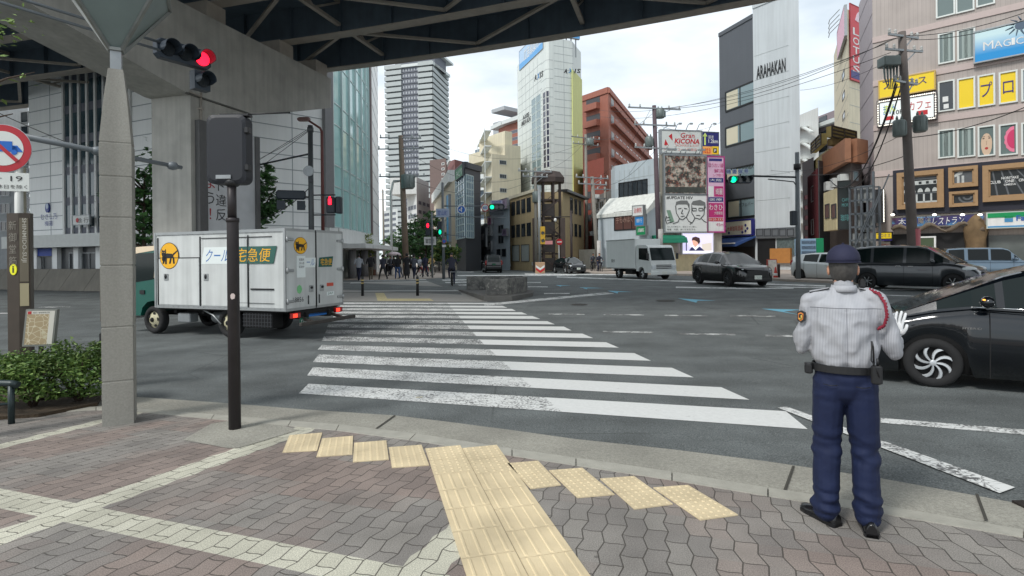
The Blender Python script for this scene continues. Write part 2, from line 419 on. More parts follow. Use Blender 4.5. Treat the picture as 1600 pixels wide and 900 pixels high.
TAC=mat('tactile_yellow',(216,199,164),.75,nz=.2,ns=2.6,bump=.25,bs=150,detail=9)
TACD=mat('tactile_joint',(110,92,60),.9)
b=MB()
def tile(p00,p10,p11,p01,kind):
 "corners on the ground: along x then along the path"
 gp=.0025;ez=Vector((0,0,1))
 def q(s_,t_,z):return(p00*(1-s_)*(1-t_)+p10*s_*(1-t_)+p11*s_*t_+p01*(1-s_)*t_)+ez*z
 e=gp/.3
 b.hexa([q(e,e,.001),q(1-e,e,.001),q(1-e,1-e,.001),q(e,1-e,.001),q(e,e,.008),q(1-e,e,.008),q(1-e,1-e,.008),q(e,1-e,.008)])
 if kind=='bar':
  for k in range(4):
   c_=.14+k*.24;h=.032
   b.hexa([q(c_-h,.04,.008),q(c_+h,.04,.008),q(c_+h,.96,.008),q(c_-h,.96,.008),q(c_-h*.6,.06,.0135),q(c_+h*.6,.06,.0135),q(c_+h*.6,.94,.0135),q(c_-h*.6,.94,.0135)])
 else:
  for i in range(5):
   for j in range(5):
    cx,cy=.1+i*.2,.1+j*.2
    r1,r2=.045,.026
    b.loft([[q(cx+r1*cos(a),cy+r1*sin(a),.008)for a in(0,1.05,2.1,3.14,4.19,5.24)],[q(cx+r2*cos(a),cy+r2*sin(a),.013)for a in(0,1.05,2.1,3.14,4.19,5.24)]])
O=G(677,742,flat=0);D=(G(724,888,flat=0)-O).normalized();W_=Vector((-D.y,D.x,0))
if W_.x<0:W_=-W_
for c_ in range(2):
 for r_ in range(-2,12):
  off=(.02 if c_==0 else.1)
  p=O+W_*.3*c_+D*(.3*r_+off)
  tile(p,p+W_*.3,p+W_*.3+D*.3,p+D*.3,'dot' if r_<0 else 'bar')
quads=[((452,681),(504,677),(496,705),(441,708)),((503,686),(552,682),(551,711),(494,715)),((553,693),(604,689),(608,719),(551,723)),((607,700),(659,696),(671,728),(612,732)),((792,725),(841,721),(877,759),(829,765)),((857,736),(910,732),(961,774),(902,779)),((937,749),(991,745),(1052,789),(991,797)),((1020,763),(1075,759),(1154,806),(1094,814))]
for qd in quads:
 a,b_,c_,d=[G(*p,flat=0)for p in qd]
 m0,m1_=(a+d)/2,(b_+c_)/2
 tile(a,b_,m1_,m0,'dot');tile(m0,m1_,c_,d,'dot')
b.build('tactile_paving',TAC,kind='structure')
b=MB();A=G(1590,785,flat=-.012)
b.box(A.x-.02,A.x+.5,A.y-.35,A.y+.02,-.03,-.006,0)
for k in range(9):b.box(A.x+.03+k*.05,A.x+.055+k*.05,A.y-.32,A.y-.02,-.006,.004,1)
b.build('drain_grate',[mat('grate_dark',(40,34,30),.8),mat('rusty_iron',(84,66,55),.7,.3,nz=.2,ns=20)],label='rusty iron drain grate set in the gutter at the right edge',cat='drain grate')
def paint(name,worn,line=None):
 n=NT(name)
 a=n.noise(38,4);c2=n.noise(3.0,3)
 mp=_n(n.t,'ShaderNodeMapping');mp.inputs['Rotation'].default_value=(0,0,radians(16));mp.inputs['Scale'].default_value=(1,2.4,1)
 dv=_n(n.t,'ShaderNodeVectorMath',operation='ADD');n.link(n.scale(n.comb(n.noise(5,2),n.noise(4.1,2)),.25),dv.inputs[0]);n.link(n.pos,dv.inputs[1])
 n.link(dv.outputs[0],mp.inputs[0])
 crack=n.rng(n.vor(3.2,mp.outputs[0]),.004,.022,1,0)
 wear=n.rng(n.math('ADD',n.math('MULTIPLY',a,.55),n.math('MULTIPLY',c2,.6)),.60-worn*.09,.68-worn*.09)
 k=n.math('MAXIMUM',n.math('MULTIPLY',crack,.85),wear)
 if line:
  A,B=G(*line[0]),G(*line[1]);d=(B-A).normalized();nx,ny=d.y,-d.x
  if nx*(-20)+ny*10-(nx*A.x+ny*A.y)<0:nx,ny=-nx,-ny
  s_=n.math('SUBTRACT',n.math('ADD',n.math('MULTIPLY',n.X,nx),n.math('MULTIPLY',n.Y,ny)),nx*A.x+ny*A.y)
  old=n.rng(s_,0.,.02)
  far=n.rng(n.Y,8.5,11.5,0,.075)
  far=n.math('MULTIPLY',far,n.rng(n.Y,14,19,1,.1))
  wear=n.rng(n.math('ADD',n.math('ADD',n.math('MULTIPLY',a,.85),n.math('MULTIPLY',c2,.3)),far),.60,.68)
  k=n.math('MULTIPLY',n.math('MAXIMUM',n.math('MULTIPLY',crack,.8),wear),old)
  k=n.math('MAXIMUM',k,n.rng(n.noise(7,8,rough=.7),.62,.74,0,.5))
 c=n.mix(k,n.scale(srgb((222,224,222)),n.rng(n.noise(25,3),.3,.7,.93,1.03)),(*srgb((98,99,99)),1))
 n.bump(a,.3,.004);return n.done(c,.7)
PT=paint('crosswalk_paint',.2,((700,474),(912,671)))
PTW=paint('worn_line_paint',1.0);PTL=paint('line_paint',.1)
ST=[((482,600),(1228,643),(1262,671),(467,615)),((489,574),(1127,605.5),(1171,625),(480,587)),((498,554),(1050,575),(1084,590),(489,566)),((503,539),(991,552),(1017,564),(496,546.5)),((506,525.5),(947,535),(967,543.5),(503,532.5)),((510,515.5),(910,521.5),(927,528.5),(508,521)),((513,506.5),(881,510.5),(893,516.5),(511,511.5)),((519,499),(855,502),(867,507),(516,503)),((522,492.5),(832,494),(844,498.5),(520,496.3)),((524,486.8),(815,488),(824,491.6),(523,490)),((527,481.8),(800,482.8),(806,486),(525,484.7)),((532,477),(785,478),(793,481),(530,479.7)),((535,472.6),(776,473.4),(782,475.6),(533,475.2))]
def quadstrip(b,q,z=.004,div=10):
 "paint quad laid over the road, subdivided so that it follows the camber"
 tl,tr,br,bl=q
 for i in range(div):
  f0,f1_=i/div,(i+1)/div
  L=lambda a,c_,f:(a[0]+(c_[0]-a[0])*f,a[1]+(c_[1]-a[1])*f)
  for pts in((L(tl,tr,f0),L(tl,tr,f1_),L(bl,br,f1_),L(bl,br,f0)),):
   b.add([G(*p)+Vector((0,0,z))for p in pts],[(0,1,2,3)])
b=MB()
for q in ST:quadstrip(b,q)
b.build('crosswalk_stripes',PT,kind='structure')
b=MB()
quadstrip(b,((1228,636.5),(1586,764),(1562,773),(1215,638.5)),.012)
quadstrip(b,((1376,653.5),(1640,675),(1640,683),(1376,661)),.004)
quadstrip(b,((757,475),(946,457),(960,459),(757,478.5)),.006)
for q in(((1377,451.5),(1700,451.5),(1700,454),(1377,453)),((1056,448),(1150,449.4),(1150,451.4),(1056,450)),((1150,450),(1240,450),(1240,451.5),(1150,451.8)),((870,432),(1290,446),(1290,448),(870,433.6)),((1196,447.5),(1360,450),(1360,451.6),(1196,449.2)),((1376,460.5),(1450,463),(1450,464),(1376,461.7)),((820,441),(845,441),(845,442),(820,442)),((825,447.6),(856,447.6),(856,448.9),(825,448.9)),((850,458),(890,458),(890,459.5),(850,459.5))):quadstrip(b,q,.005)
for q in(((690,437.2),(780,435.6),(781,437),(692,438.8)),((695,440.8),(737,440),(737,441.6),(697,442.4)),((715,430),(900,429.4),(900,430.8),(715,431.4)),((715,445),(737,444.4),(737,446),(717,446.4)),((560,437.6),(665,436.6),(667,437.6),(558,438.6)),((714,424.6),(740,424.6),(740,425.4),(714,425.4)),((820,427.5),(960,428.5),(1000,430),(820,429.2))):quadstrip(b,q,.005,4)
b.build('road_lines',PTL,kind='structure')
b=MB()
for q in(((942,517.5),(1021,518.6),(1021,520.6),(942,519.4)),((1062,520.5),(1149,522),(1149,524.4),(1062,522.6)),((1196,523.3),(1240,524),(1240,526.6),(1196,525.8)),((857,490.2),(914,490.7),(914,492),(857,491.6)),((943,491),(1006,491.6),(1006,493),(943,492.4)),((1038,492),(1105,492.8),(1105,494.4),(1038,493.4)),((1141,492.6),(1212,493.4),(1212,495.4),(1141,494.4)),((1390,492),(1500,495),(1500,497.5),(1390,494)),((0,489),(90,488),(90,489.5),(0,490.5)),((20,480),(110,479),(110,480.3),(20,481.4))):quadstrip(b,q,.004,4)
b.build('lane_dashes',PTW,kind='structure')
BLM=mat('road_blue',(120,190,215),.75,nz=.15,ns=30)
b=MB()
for tri in(((1190,482.5),(1252,484),(1225,487),(1252,492.5)),((1059,466.3),(1119,470),(1090,470),(1088,473)),((949,454.3),(990,456.3),(966,456.4),(965,458.7)),((905,449),(944,450.3),(918,450.6),(917,452)),((868,445.4),(892,446.4),(878,446.7),(876,447.8))):
 p=[G(*q)+Vector((0,0,.005))for q in tri];b.add(p,[(0,1,2,3)])
b.build('cycle_arrow_marking',BLM,kind='structure')
ISL=mat('island_paving',(152,150,145),.85,nz=.08,ns=5,bump=.2,bs=60)
def island(name,pts,z,m):
 b=MB();p=[G(*q)for q in pts]
 b.loft([[q-Vector((0,0,.1))for q in p],[q+Vector((0,0,z))for q in p]]);return b.build(name,m,kind='structure')
island('crossing_island',((440,471.2),(535,471),(762,471.5),(735,462),(716,454),(690,447.5),(667,439),(541,441),(480,443),(380,447)),.006,ISL)
LSL=mat('island_slab',(186,188,186),.8,nz=.06,ns=3)
sheet('island_slab_paving',[[G(*q)+Vector((0,0,.01))for q in((536,455.6),(718,455.2),(667,440),(548,441.5))]],LSL)
b=MB();quadstrip(b,((536,457),(722,456.5),(724,457.5),(535,458)),.011,4);b.build('island_joint_line',mat('joint_line',(120,120,118),.9),kind='structure')
b=MB();quadstrip(b,((586,458),(600,458),(607,470.5),(590,470.5)),.011,1);quadstrip(b,((600,467),(672,467),(678,470.5),(606,470.5)),.011,2)
b.build('island_tactile_paving',mat('tactile_yellow_far',(196,184,140),.8,nz=.2,ns=12),kind='structure')
FPV=mat('far_pavement',(172,160,150),.85,nz=.1,ns=2,bump=.1)
def far_walk(name,px,z=.13):
 b=MB();p=[G(*q)for q in px[0]];back_=[Vector(q)for q in px[1]]
 ring=p+back_;ring=[Vector((q.x,q.y,.22))for q in ring]
 b.loft([[q-Vector((0,0,.1))for q in ring],[q+Vector((0,0,z))for q in ring]]);return b.build(name,m_far,kind='structure')
m_far=FPV
far_walk('far_sidewalk',(((-300,452),(440,440),(540,438),(640,437),(712,433),(700,423),(690,418.5)),((-17,140,0),(-60,140,0),(-60,45,0))),.03)
far_walk('corner_sidewalk',(((905,427),(965,428),(1050,430),(1150,434),(1230,440),(1300,443),(1420,447),(1620,452),(1900,460)),((60,22,0),(70,120,0),(8,120,0),(6,75,0))),.12)
b=MB()
for q in(((1240,500),(1330,503),(1345,512),(1245,508)),((560,610),(640,612),(642,618),(556,615))):quadstrip(b,q,.003,4)
b.build('asphalt_patch',mat('asphalt_patch',(92,94,94),.85,nz=.2,ns=60,bump=.5,bs=180),kind='structure')
for i,(px_,py_,r_)in enumerate(((1040,470,.35),(905,476,.3),(60,512,.33))):
 g=G(px_,py_);b=MB();b.lathe([(r_,-.02),(r_,.006)],26,tuple(g),m=0)
 for k in range(-3,4):w_=sqrt(max(0,r_*r_-(k*.09)**2))*.85;b.box(g.x-w_,g.x+w_,g.y+k*.09-.02,g.y+k*.09+.02,g.z+.006,g.z+.012)
 b.build('manhole_cover',mat('iron_cover',(70,68,66),.6,.4,nz=.2,ns=20),label=['round iron cover in the middle lane right of the crosswalk','small round iron cover near the pale planter corner line','round iron cover in the left road below the median wall'][i],cat='manhole cover')
for i,(px_,py_,a)in enumerate(((880,828,.3),(1206,874,.1),(1310,809,.8),(655,622,.3))):
 g=G(px_,py_);b=MB();b.beam((g.x-.04*cos(a),g.y-.04*sin(a),g.z+.012),(g.x+.04*cos(a),g.y+.04*sin(a),g.z+.012),.018,.004)
 if i==0:b.beam((g.x-.04,g.y-.012,g.z+.012),(g.x-.07,g.y-.05,g.z+.012),.016,.004)
 b.build('paper_scrap',mat('scrap_pale',(214,206,180),.7),label=['bent pale scrap beside the tactile path','small pale scrap on the pavers near the bottom edge','tiny pale scrap between the officer\'s shoes','faint pale scrap on the nearest crosswalk stripe'][i],cat='litter')
VC=mat('viaduct_concrete',(176,174,167),.85,nz=.16,ns=1.2,bump=.25,bs=14,streak=.13)
VS=mat('viaduct_steel',(166,158,147),.6,nz=.12,ns=2,streak=.07)
VD=mat('viaduct_deck',(92,106,118),.7,nz=.15,ns=1.5,streak=.1)
pier0=Vector((-12.5,22.0))
UA=Vector((.96,-.281));UB=Vector((.281,.96))
via=thing('elevated_expressway','elevated expressway on a tee-shaped concrete pier crossing above the road','viaduct',(pier0.x,pier0.y,0))
def vp(a,c,z):
 if a>0:c=c-.0042*a*a
 p=pier0+UA*a+UB*c;return Vector((p.x,p.y,z))
PW,PL_=1.95,3.0
b=MB()
b.loft([[vp(-PW,0,-.2),vp(0,0,-.2),vp(0,PL_,-.2),vp(-PW,PL_,-.2)],[vp(-PW,0,8.1),vp(0,0,8.1),vp(0,PL_,8.1),vp(-PW,PL_,8.1)]])
b.build('pier_column',VC,via,local=False)
e=.06
b=MB()
prof=[(-8.6,9.75),(-8.6,11.5),(9.3,11.5),(9.3,9.9),(PL_+.25,8.1),(-.25,8.1)]
b.loft([[vp(-PW-e,c,z)for c,z in prof],[vp(e,c,z)for c,z in prof]])
b.build('pier_cap',VC,via,local=False)
b=MB()
b.hexa([vp(.0,-.25,8.06),vp(.08,-.25,8.06),vp(.08,PL_+.2,8.06),vp(0,PL_+.2,8.06),vp(0,-.25,8.12),vp(.08,-.25,8.12),vp(.08,PL_+.2,8.12),vp(0,PL_+.2,8.12)]);b.build('formwork_mark',mat('form_mark',(96,96,92),.9),via,local=False)
b=MB()
for px_ in(0,):
 b.tube([vp(.06,.45,0),vp(.06,.45,8.3)],.045,8)
 for z in(2.5,4.2,5.9,7.6):b.box(*(lambda q:(q.x-.08,q.x+.08,q.y-.08,q.y+.08,z,z+.07))(vp(.05,.45,0)))
 b.tube([vp(.1,.45,8.1),vp(.1,-.1,8.16),vp(-1,-.1,8.16)],.03,6)
b.build('drain_pipe',VS,via,local=False)
def run(b,c0,c1,z0,z1,m=0):
 "long member following the deck's plan curve"
 k,R=A0,[]
 while k<=A1+.01:
  R.append([vp(k,c0,z0),vp(k,c1,z0),vp(k,c1,z1),vp(k,c0,z1)]);k+=4 if k<0 else 3.0
 b.loft(R,m=m)
ga=[-7.3,-2.9,1.5,5.9,10.0]
A0,A1=-52,62
ZB,ZT=12.25,13.9
def arch(a):
 return 0
for c in ga:
 b=MB()
 run(b,c-.3,c+.3,ZB,ZB+.05)
 run(b,c-.04,c+.04,ZB+.05,ZT,1)
 k=A0
 while k<A1:
  for s_ in(-1,1):
   b.hexa([vp(k,c,ZB+.05),vp(k+.03,c,ZB+.05),vp(k+.03,c+s_*.24,ZB+.05),vp(k,c+s_*.24,ZB+.05),vp(k,c,ZT),vp(k+.03,c,ZT),vp(k+.03,c+s_*.24,ZT),vp(k,c+s_*.24,ZT)],1)
  k+=2.75
 b.build('girder',[VS,VD],via,local=False)
 if c!=10.0 or True:
  b=MB();cc=min(c,8.75)
  b.loft([[vp(-1.7,cc-.5,11.5),vp(-.15,cc-.5,11.5),vp(-.15,cc+.5,11.5),vp(-1.7,cc+.5,11.5)],[vp(-1.7,cc-.5,ZB),vp(-.15,cc-.5,ZB),vp(-.15,cc+.5,ZB),vp(-1.7,cc+.5,ZB)]])
  b.build('bearing_block',VS,via,local=False)
b=MB()
run(b,-9.3,11.2,ZT,ZT+.3)
b.build('deck',VD,via,local=False)
b=MB()
for c in(-9.3,11.2):run(b,c-.12,c+.12,ZT-.25,ZT+1.2)
b.build('parapet',VC,via,local=False)
for i in range(4):
 c0,c1=ga[i]+.25,ga[i+1]-.25;b=MB();k=A0;s_=0
 while k<A1-5.5:
  p,q=((c0,c1)if s_%2==0 else(c1,c0))
  b.beam(vp(k,p,ZB+.25),vp(k+5.5,q,ZB+.25),.16,.12)
  if s_%2==0:
   b.beam(vp(k,c0,ZB+.4),vp(k,c1,ZB+.4),.2,.14)
   cm=(c0+c1)/2
   b.beam(vp(k,c0,ZT-.15),vp(k,c1,ZT-.15),.16,.14)
   b.beam(vp(k,c0,ZT-.2),vp(k,cm,ZB+.4),.12,.1);b.beam(vp(k,c1,ZT-.2),vp(k,cm,ZB+.4),.12,.1)
  k+=5.5;s_+=1
 b.build('bracing',VS,via,local=False)
STONE=mat('median_stone',(128,124,115),.85,nz=.12,ns=1.5,bump=.25,bs=25,streak=.1)
b=MB()
Wm=Wall(-260,38,205,27.6)
zb=.0
nn=int(Wm.L/1.9)
for k in range(nn):
 a0,a1=k*Wm.L/nn+.012,(k+1)*Wm.L/nn-.012;sl=.9
 b.hexa([Wm(a0,-.15,0),Wm(a1,-.15,0),Wm(a1,-.15,-1.6),Wm(a0,-.15,-1.6),Wm(a0+sl,1.22,-.35),Wm(a1+sl,1.22,-.35),Wm(a1+sl,1.22,-1.25),Wm(a0+sl,1.22,-1.25)])
Wm.box(b,0,Wm.L,-.2,-.04,-.1,.5,1)
for k in range(nn):Wm.box(b,k*Wm.L/nn+.25,(k+1)*Wm.L/nn-.25,.0,.1,.0,.1,2)
med=b.build('median_wall',[STONE,CONC,BLACK],label='low grey stone-faced wall with sloping joints on the left median',cat='wall')
sw=wallxy(tuple(pier0+UB*.55),tuple(pier0+UB*3.15))
a0,a1=.0,2.6
sb=thing('slogan_board','tall grey board with vertical Japanese slogan mounted on the viaduct pier','signboard',sw(1.3,0,.2))
b=MB();sw.box(b,.05,2.75,-.1,7.1,.02,.14,0)
BG=mat('board_grey',(205,207,209),.5,nz=.06,ns=3)
b.build('panel',BG,sb,local=False)
b=MB();sw.box(b,-.35,.05,-.1,7.15,.0,.22);sw.box(b,2.75,3.0,-.1,7.1,.0,.22)
b.build('side_frame',mat('board_frame',(92,92,92),.5,nz=.1),sb,local=False)
DR=mat('faded_red',(165,45,50),.6);DG=mat('faded_black',(52,52,54),.6)
x0,_,_,z1_=sw.rect(317,196,330,330)
for i,(ch,m_)in enumerate(zip('追放しよう！',(DR,DR,DG,DR,DG,DR))):
 a_,zt=sw.sz(324,203+i*24.5);text(ch,sw,a_-.28,a_+.28,zt-.5,zt+.02,m_,sb,.15)
for i,ch in enumerate('スピード違反'):
 a_,zt=sw.sz(341,214+i*22.5);text(ch,sw,a_-.27,a_+.27,zt-.5,zt,DG,sb,.15)
WP=mat('white_panel',(250,252,251),.45,nz=.03,ns=.6,streak=.05)
def bld(name,label,pts,back,top,m,zb=-.1,ref=None,cat='building',group=None,wallname='wall'):
 "pts: (photo column, depth) corners left to right; top: photo row of the roof edge at the first corner"
 k=[(ray(p,400)[0]*Y,Y)for p,Y in pts]
 if isinstance(top,tuple):px_,py_,Y_=top;zt=H-ray(px_,py_)[1]*Y_
 else:zt=top
 T=thing(name,label,cat,(k[0][0],k[0][1],0),0,group)
 fp=[Vector(q)for q in k];L_=Vector(back).length;fp2=fp+[fp[-1]*(1+L_/fp[-1].length),fp[0]*(1+L_/fp[0].length)]
 b=MB();b.loft([[Vector((p.x,p.y,zb))for p in fp2],[Vector((p.x,p.y,zt))for p in fp2]]);b.build(wallname,m,T,local=False)
 Ws=[wallxy(tuple(a),tuple(c))for a,c in zip(fp,fp[1:])]
 return T,Ws,zt
_wc=[0]
def win_at(T,W,a0,a1,z0,z1,gm=GLASS,fm=DKGREY,mull=1,name='window',fw=.06,d=.05,sill=False,rows=1):
 b=MB()
 W.box(b,a0,a1,z0,z1,-.02,.02,1)
 for q in((a0-fw,a1+fw,z1,z1+fw),(a0-fw,a1+fw,z0-fw,z0),(a0-fw,a0,z0,z1),(a1,a1+fw,z0,z1)):W.box(b,q[0],q[1],q[2],q[3],-.02,d,0)
 for i in range(1,mull+1):
  c=a0+(a1-a0)*i/(mull+1);W.box(b,c-fw*.35,c+fw*.35,z0,z1,.02,d*.8,0)
 for i in range(1,rows):
  c=z0+(z1-z0)*i/rows;W.box(b,a0,a1,c-fw*.35,c+fw*.35,.02,d*.8,0)
 if sill:W.box(b,a0-fw*1.5,a1+fw*1.5,z0-fw*2,z0-fw,-.02,d*2,0)
 return b.build(name,[fm,gm],T,local=False)
def wgrid(T,W,rect,nc,nr,fx=.6,fy=.55,gm=GLASS,fm=DKGREY,mull=1,name='window',fw=.06,d=.05,sill=False,skip=(),rows=1,fyo=.5):
 a0,a1,z0,z1=W.rect(*rect);cw,rh=(a1-a0)/nc,(z1-z0)/nr
 w_,h=cw*fx,rh*fy;first=None;F0=None
 for i in range(nc):
  for j in range(nr):
   if(i,j)in skip:continue
   ca,cz=a0+cw*(i+.5),z0+rh*(nr-1-j+.5)
   if first is None:
    first=win_at(T,W,ca-w_/2,ca+w_/2,cz-h/2,cz+h/2,gm,fm,mull,name,fw,d,sill,rows);F0=(ca,cz)
   else:
    o=first.copy();COL.objects.link(o);o.location=Vector((W.u.x*(ca-F0[0]),W.u.y*(ca-F0[0]),cz-F0[1]))
 return first
def wbox(T,W,rect,d0,d1,m,name):
 a0,a1,z0,z1=W.rect(*rect);b=MB();W.box(b,a0,a1,z0,z1,d0,d1);return b.build(name,m,T,local=False)
def tpx(s,W,rect,m,parent,d=.02,**k):
 a0,a1,z0,z1=W.rect(*rect);return text(s,W,a0,a1,z0,z1,m,parent,d,**k)
def sign(name,label,W,rect,m,fm=DKGREY,d=(.06,.22),fw=.05,cat='sign',panel='panel',group=None):
 a0,a1,z0,z1=W.rect(*rect);T=thing(name,label,cat,W((a0+a1)/2,z0,d[0]),0,group)
 b=MB();W.box(b,a0,a1,z0,z1,d[0],d[1]-.02);b.build(panel,m,T,local=False)
 b=MB()
 for q in((a0-fw,a1+fw,z1,z1+fw),(a0-fw,a1+fw,z0-fw,z0),(a0-fw,a0,z0,z1),(a1,a1+fw,z0,z1)):W.box(b,q[0],q[1],q[2],q[3],d[0],d[1]+.01)
 b.build('frame',fm,T,local=False)
 return T,d[1]-.02
def panels(T,W,rect,nx,nz_,m,wdt=.03,d=.012,name='panel_joint'):
 a0,a1,z0,z1=W.rect(*rect);b=MB()
 for i in range(1,nx):c=a0+(a1-a0)*i/nx;W.box(b,c-wdt/2,c+wdt/2,z0,z1,-.01,d)
 for j in range(1,nz_):c=z0+(z1-z0)*j/nz_;W.box(b,a0,a1,c-wdt/2,c+wdt/2,-.01,d+.004)
 return b.build(name,m,T,local=False)
JG=mat('joint_grey',(160,166,170),.7);JL=mat('joint_pale',(165,172,172),.7)
kL=[(47,36.9),(300,30.6),(508,36)]
T,(WL,WR),zt=bld('white_hall','large white panelled hall with narrow vertical window strips behind the viaduct pier',kL,(-3,26),27.0,WP)
def lip(W,y0,py,d1,h,m,nm,ext=0):
 z=W.sz(*py)[1];b=MB();W.box(b,-ext,W.L+ext,z,z+h,0,d1);return b.build(nm,m,T,local=False)
zc=WL.sz(75,388)[1]
b=MB();WL.box(b,-.5,WL.L+.3,zc,zc+.75,.0,1.3);WR.box(b,-.3,WR.L+.5,zc,zc+.75,.0,1.25);b.build('canopy',mat('canopy_white',(205,208,205),.5,nz=.05),T,local=False)
b=MB();
for W in(WL,WR):W.box(b,0,W.L,.1,zc,.0,.05)
b.build('shopfront',mat('shopfront_dark',(58,62,66),.3,nz=.3,ns=.8),T,local=False)
for(x0,y0,x1,y1)in((56,402,84,420),(112,396,130,422),(132,396,152,422),(215,398,235,420)):
 a0,a1,z0,z1=WL.rect(x0,y0,x1,y1);win_at(T,WL,a0,a1,z0,z1,GLASSL,STEEL,1,'shop_window',.06,.12)
for W,n_ in((WL,7),(WR,6)):
 for k in range(n_):
  b=MB();a=W.L*(k+.5)/n_;W.box(b,a-.25,a+.25,.1,zc,.05,.3);b.build('pier',WP,T,local=False)
b=MB();z=zc+.95
zs=[];zz=zc+1.15
while zz<26.5:zs.append(zz);zz+=.86*1.0
aw0,aw1=WL.sz(102,300)[0],WL.sz(206,300)[0]
for zz in zs:
 WL.box(b,0,aw0,zz,zz+.045,-.01,.02);WL.box(b,aw1,WL.L,zz,zz+.045,-.01,.02);WR.box(b,0,WR.L,zz*1.0,zz+.045,-.01,.02)
for a in(2.4,):WL.box(b,a-.02,a+.02,zc+.8,27,-.01,.014)
for a in(3.2,5.6,8.0):WR.box(b,a-.02,a+.02,zc+.8,27,-.01,.014)
b.build('panel_joint',JG,T,local=False)
zb1=WL.sz(150,367)[1]
ns=8;cw=(aw1-aw0)/ns
for k in range(ns):
 b=MB();WL.box(b,aw0+cw*k+.02,aw0+cw*(k+1)-.02,zb1,27,-.01,.03,1)
 z=zb1
 while z<26:WL.box(b,aw0+cw*k+.05,aw0+cw*(k+1)-.05,z,z+.5,.03,.035,2);z+=1.9
 b.build('window_strip',[STEEL,mat('green_glass',(56,76,84),.08,spec=.9,nz=.3,ns=.6),mat('window_blind',(88,92,104),.5)],T,local=False)
for k in range(ns+1):
 b=MB();WL.box(b,aw0+cw*k-.09,aw0+cw*k+.09,zb1-.1,27,.0,.12);b.build('fin',WHITE,T,local=False)
LB_=mat('sign_blue_dark',(40,60,140),.4)
sg_=thing('hall_lettering','dark blue drop emblem with Japanese lettering on the white panelled facade','sign',WL(2,WL.sz(78,355)[1],.1))
a_,z_=WL.sz(76.5,325)
b=MB();n_=20
b.loft([[WL(a_+.2*cos(2*pi*k/n_),z_+.3*sin(2*pi*k/n_),d)for k in range(n_)]for d in(.03,.12)],m=0)
b.loft([[WL(a_+.07+.12*cos(2*pi*k/n_),z_+.1+.17*sin(2*pi*k/n_),d)for k in range(n_)]for d in(.12,.15)],m=1)
b.build('emblem',[LB_,mat('emblem_pale',(190,205,225),.4)],sg_,local=False)
tpx('むさし乃',WL,(65,334,90,343),LB_,sg_,.05);tpx('梅田',WL,(71,345,83,353),LB_,sg_,.05)
st=sign('street_banner','small white horizontal banner sign hung in front of the window strips',WL,(130,338,156,351),WHITE,STEEL,(.5,.6))[0]
tpx('徐 行',WL,(137,341,155,349),DG,st,.59)
b=MB();a_,z_=WL.sz(137.5,345);b.loft([[WL(a_+.14*cos(q),z_+.14*sin(q),d)for q in(0,.8,1.6,2.4,3.14,3.9,4.7,5.5)]for d in(.58,.6)]);b.build('red_mark',RED,st,local=False)
st=sign('blue_shop_sign','blue shop sign under the white hall canopy left of the concrete lamp post',WL,(53,388.5,88,400),BLUE,DKGREY,(.1,.25))[0]
cur=[(508,36),(519,36.5),(533,38.3),(545,40.3),(555,42.3),(564,44.3),(571,46.3),(576,48)]
GT,GW,zt=bld('glass_corner_block','curved pale green glass curtain wall with white flank at the street corner',cur+[(583,50.5),(593,60)],(-14,16),27.5,WP)
GP=mat('pilaster_grey',(128,128,130),.5,nz=.05)
GRG=mat('green_curtain_glass',(162,208,205),.07,spec=1.0,nz=.12,ns=.25,streak=.05);MUL=mat('pale_mullion',(190,205,205),.4,.3)
zg0=GW[3].sz(550,361)[1]
b=MB();GW[0].box(b,-.1,GW[0].L,zg0,27.4,-.05,.25);b.build('pilaster',GP,GT,local=False)
b=MB();GW[7].box(b,.1,.7,zg0,27.4,-.05,.3);b.build('pilaster',mat('pilaster_brown',(112,96,96),.5),GT,local=False)
for wi in range(1,7):
 W=GW[wi]
 b=MB();W.box(b,0.04,W.L-.04,zg0,27.3,.0,.06,0)
 b.build('glass_bay',GRG,GT,local=False)
 b=MB()
 for a in(0,W.L):W.box(b,a-.05,a+.05,zg0,27.3,.0,.2)
 z=zg0
 while z<27:
  W.box(b,0,W.L,z,z+.09,.0,.1)
  W.box(b,0,W.L,z+2.7,z+2.78,.0,.1);z+=4.1
 b.build('mullion',MUL,GT,local=False)
b=MB()
for W in GW[:8]:W.box(b,-.05,W.L+.05,zg0-1.0,zg0-.05,-.3,.5,0)
for W in GW[1:8]:W.box(b,-.02,W.L+.02,zg0-1.35,zg0-1.05,-.3,2.2,0)
b.build('canopy',WHITE,GT,local=False)
b=MB()
for W in GW[:8]:W.box(b,0.02,W.L-.02,.1,zg0-1.4,.0,.03)
b.build('shopfront',mat('shop_glass',(105,112,108),.15,nz=.3,ns=.7),GT,local=False)
for W in GW[0:8:2]:
 b=MB();p=W(W.L*.5,0,.5);b.lathe([(.28,.1),(.28,zg0-1.4)],12,(p.x,p.y,0));b.build('column',GP,GT,local=False)
b=MB()
for k in range(16):GW[8].box(b,0,GW[8].L,3.5+k*1.5,3.54+k*1.5,-.01,.02)
b.build('panel_joint',JG,GT,local=False)
T,W,z=bld('grey_office','grey office slice with stacked windows at the left edge beyond the hall',[(-60,46),(20,44.5),(46.5,44)],(0,14),(40,150,44),mat('office_grey',(150,156,160),.6,nz=.06,streak=.08))
wgrid(T,W[1],(34,172,46,395),1,10,.85,.7,GLASS,STEEL,0)
wgrid(T,W[0],(-20,230,18,395),2,6,.7,.5,GLASS,STEEL,1)
TWR=mat('tower_grey',(164,168,171),.7,nz=.05,ns=.05);TSL=mat('tower_slab',(205,210,208),.6);TSP=mat('tower_parapet',(172,178,177),.6,nz=.05,ns=.3);TDK=mat('tower_dark',(98,102,112),.6,nz=.1,ns=.1);TGL=mat('tower_glass',(104,114,124),.25)
tp=[(611,306),(676,299),(698,324)]
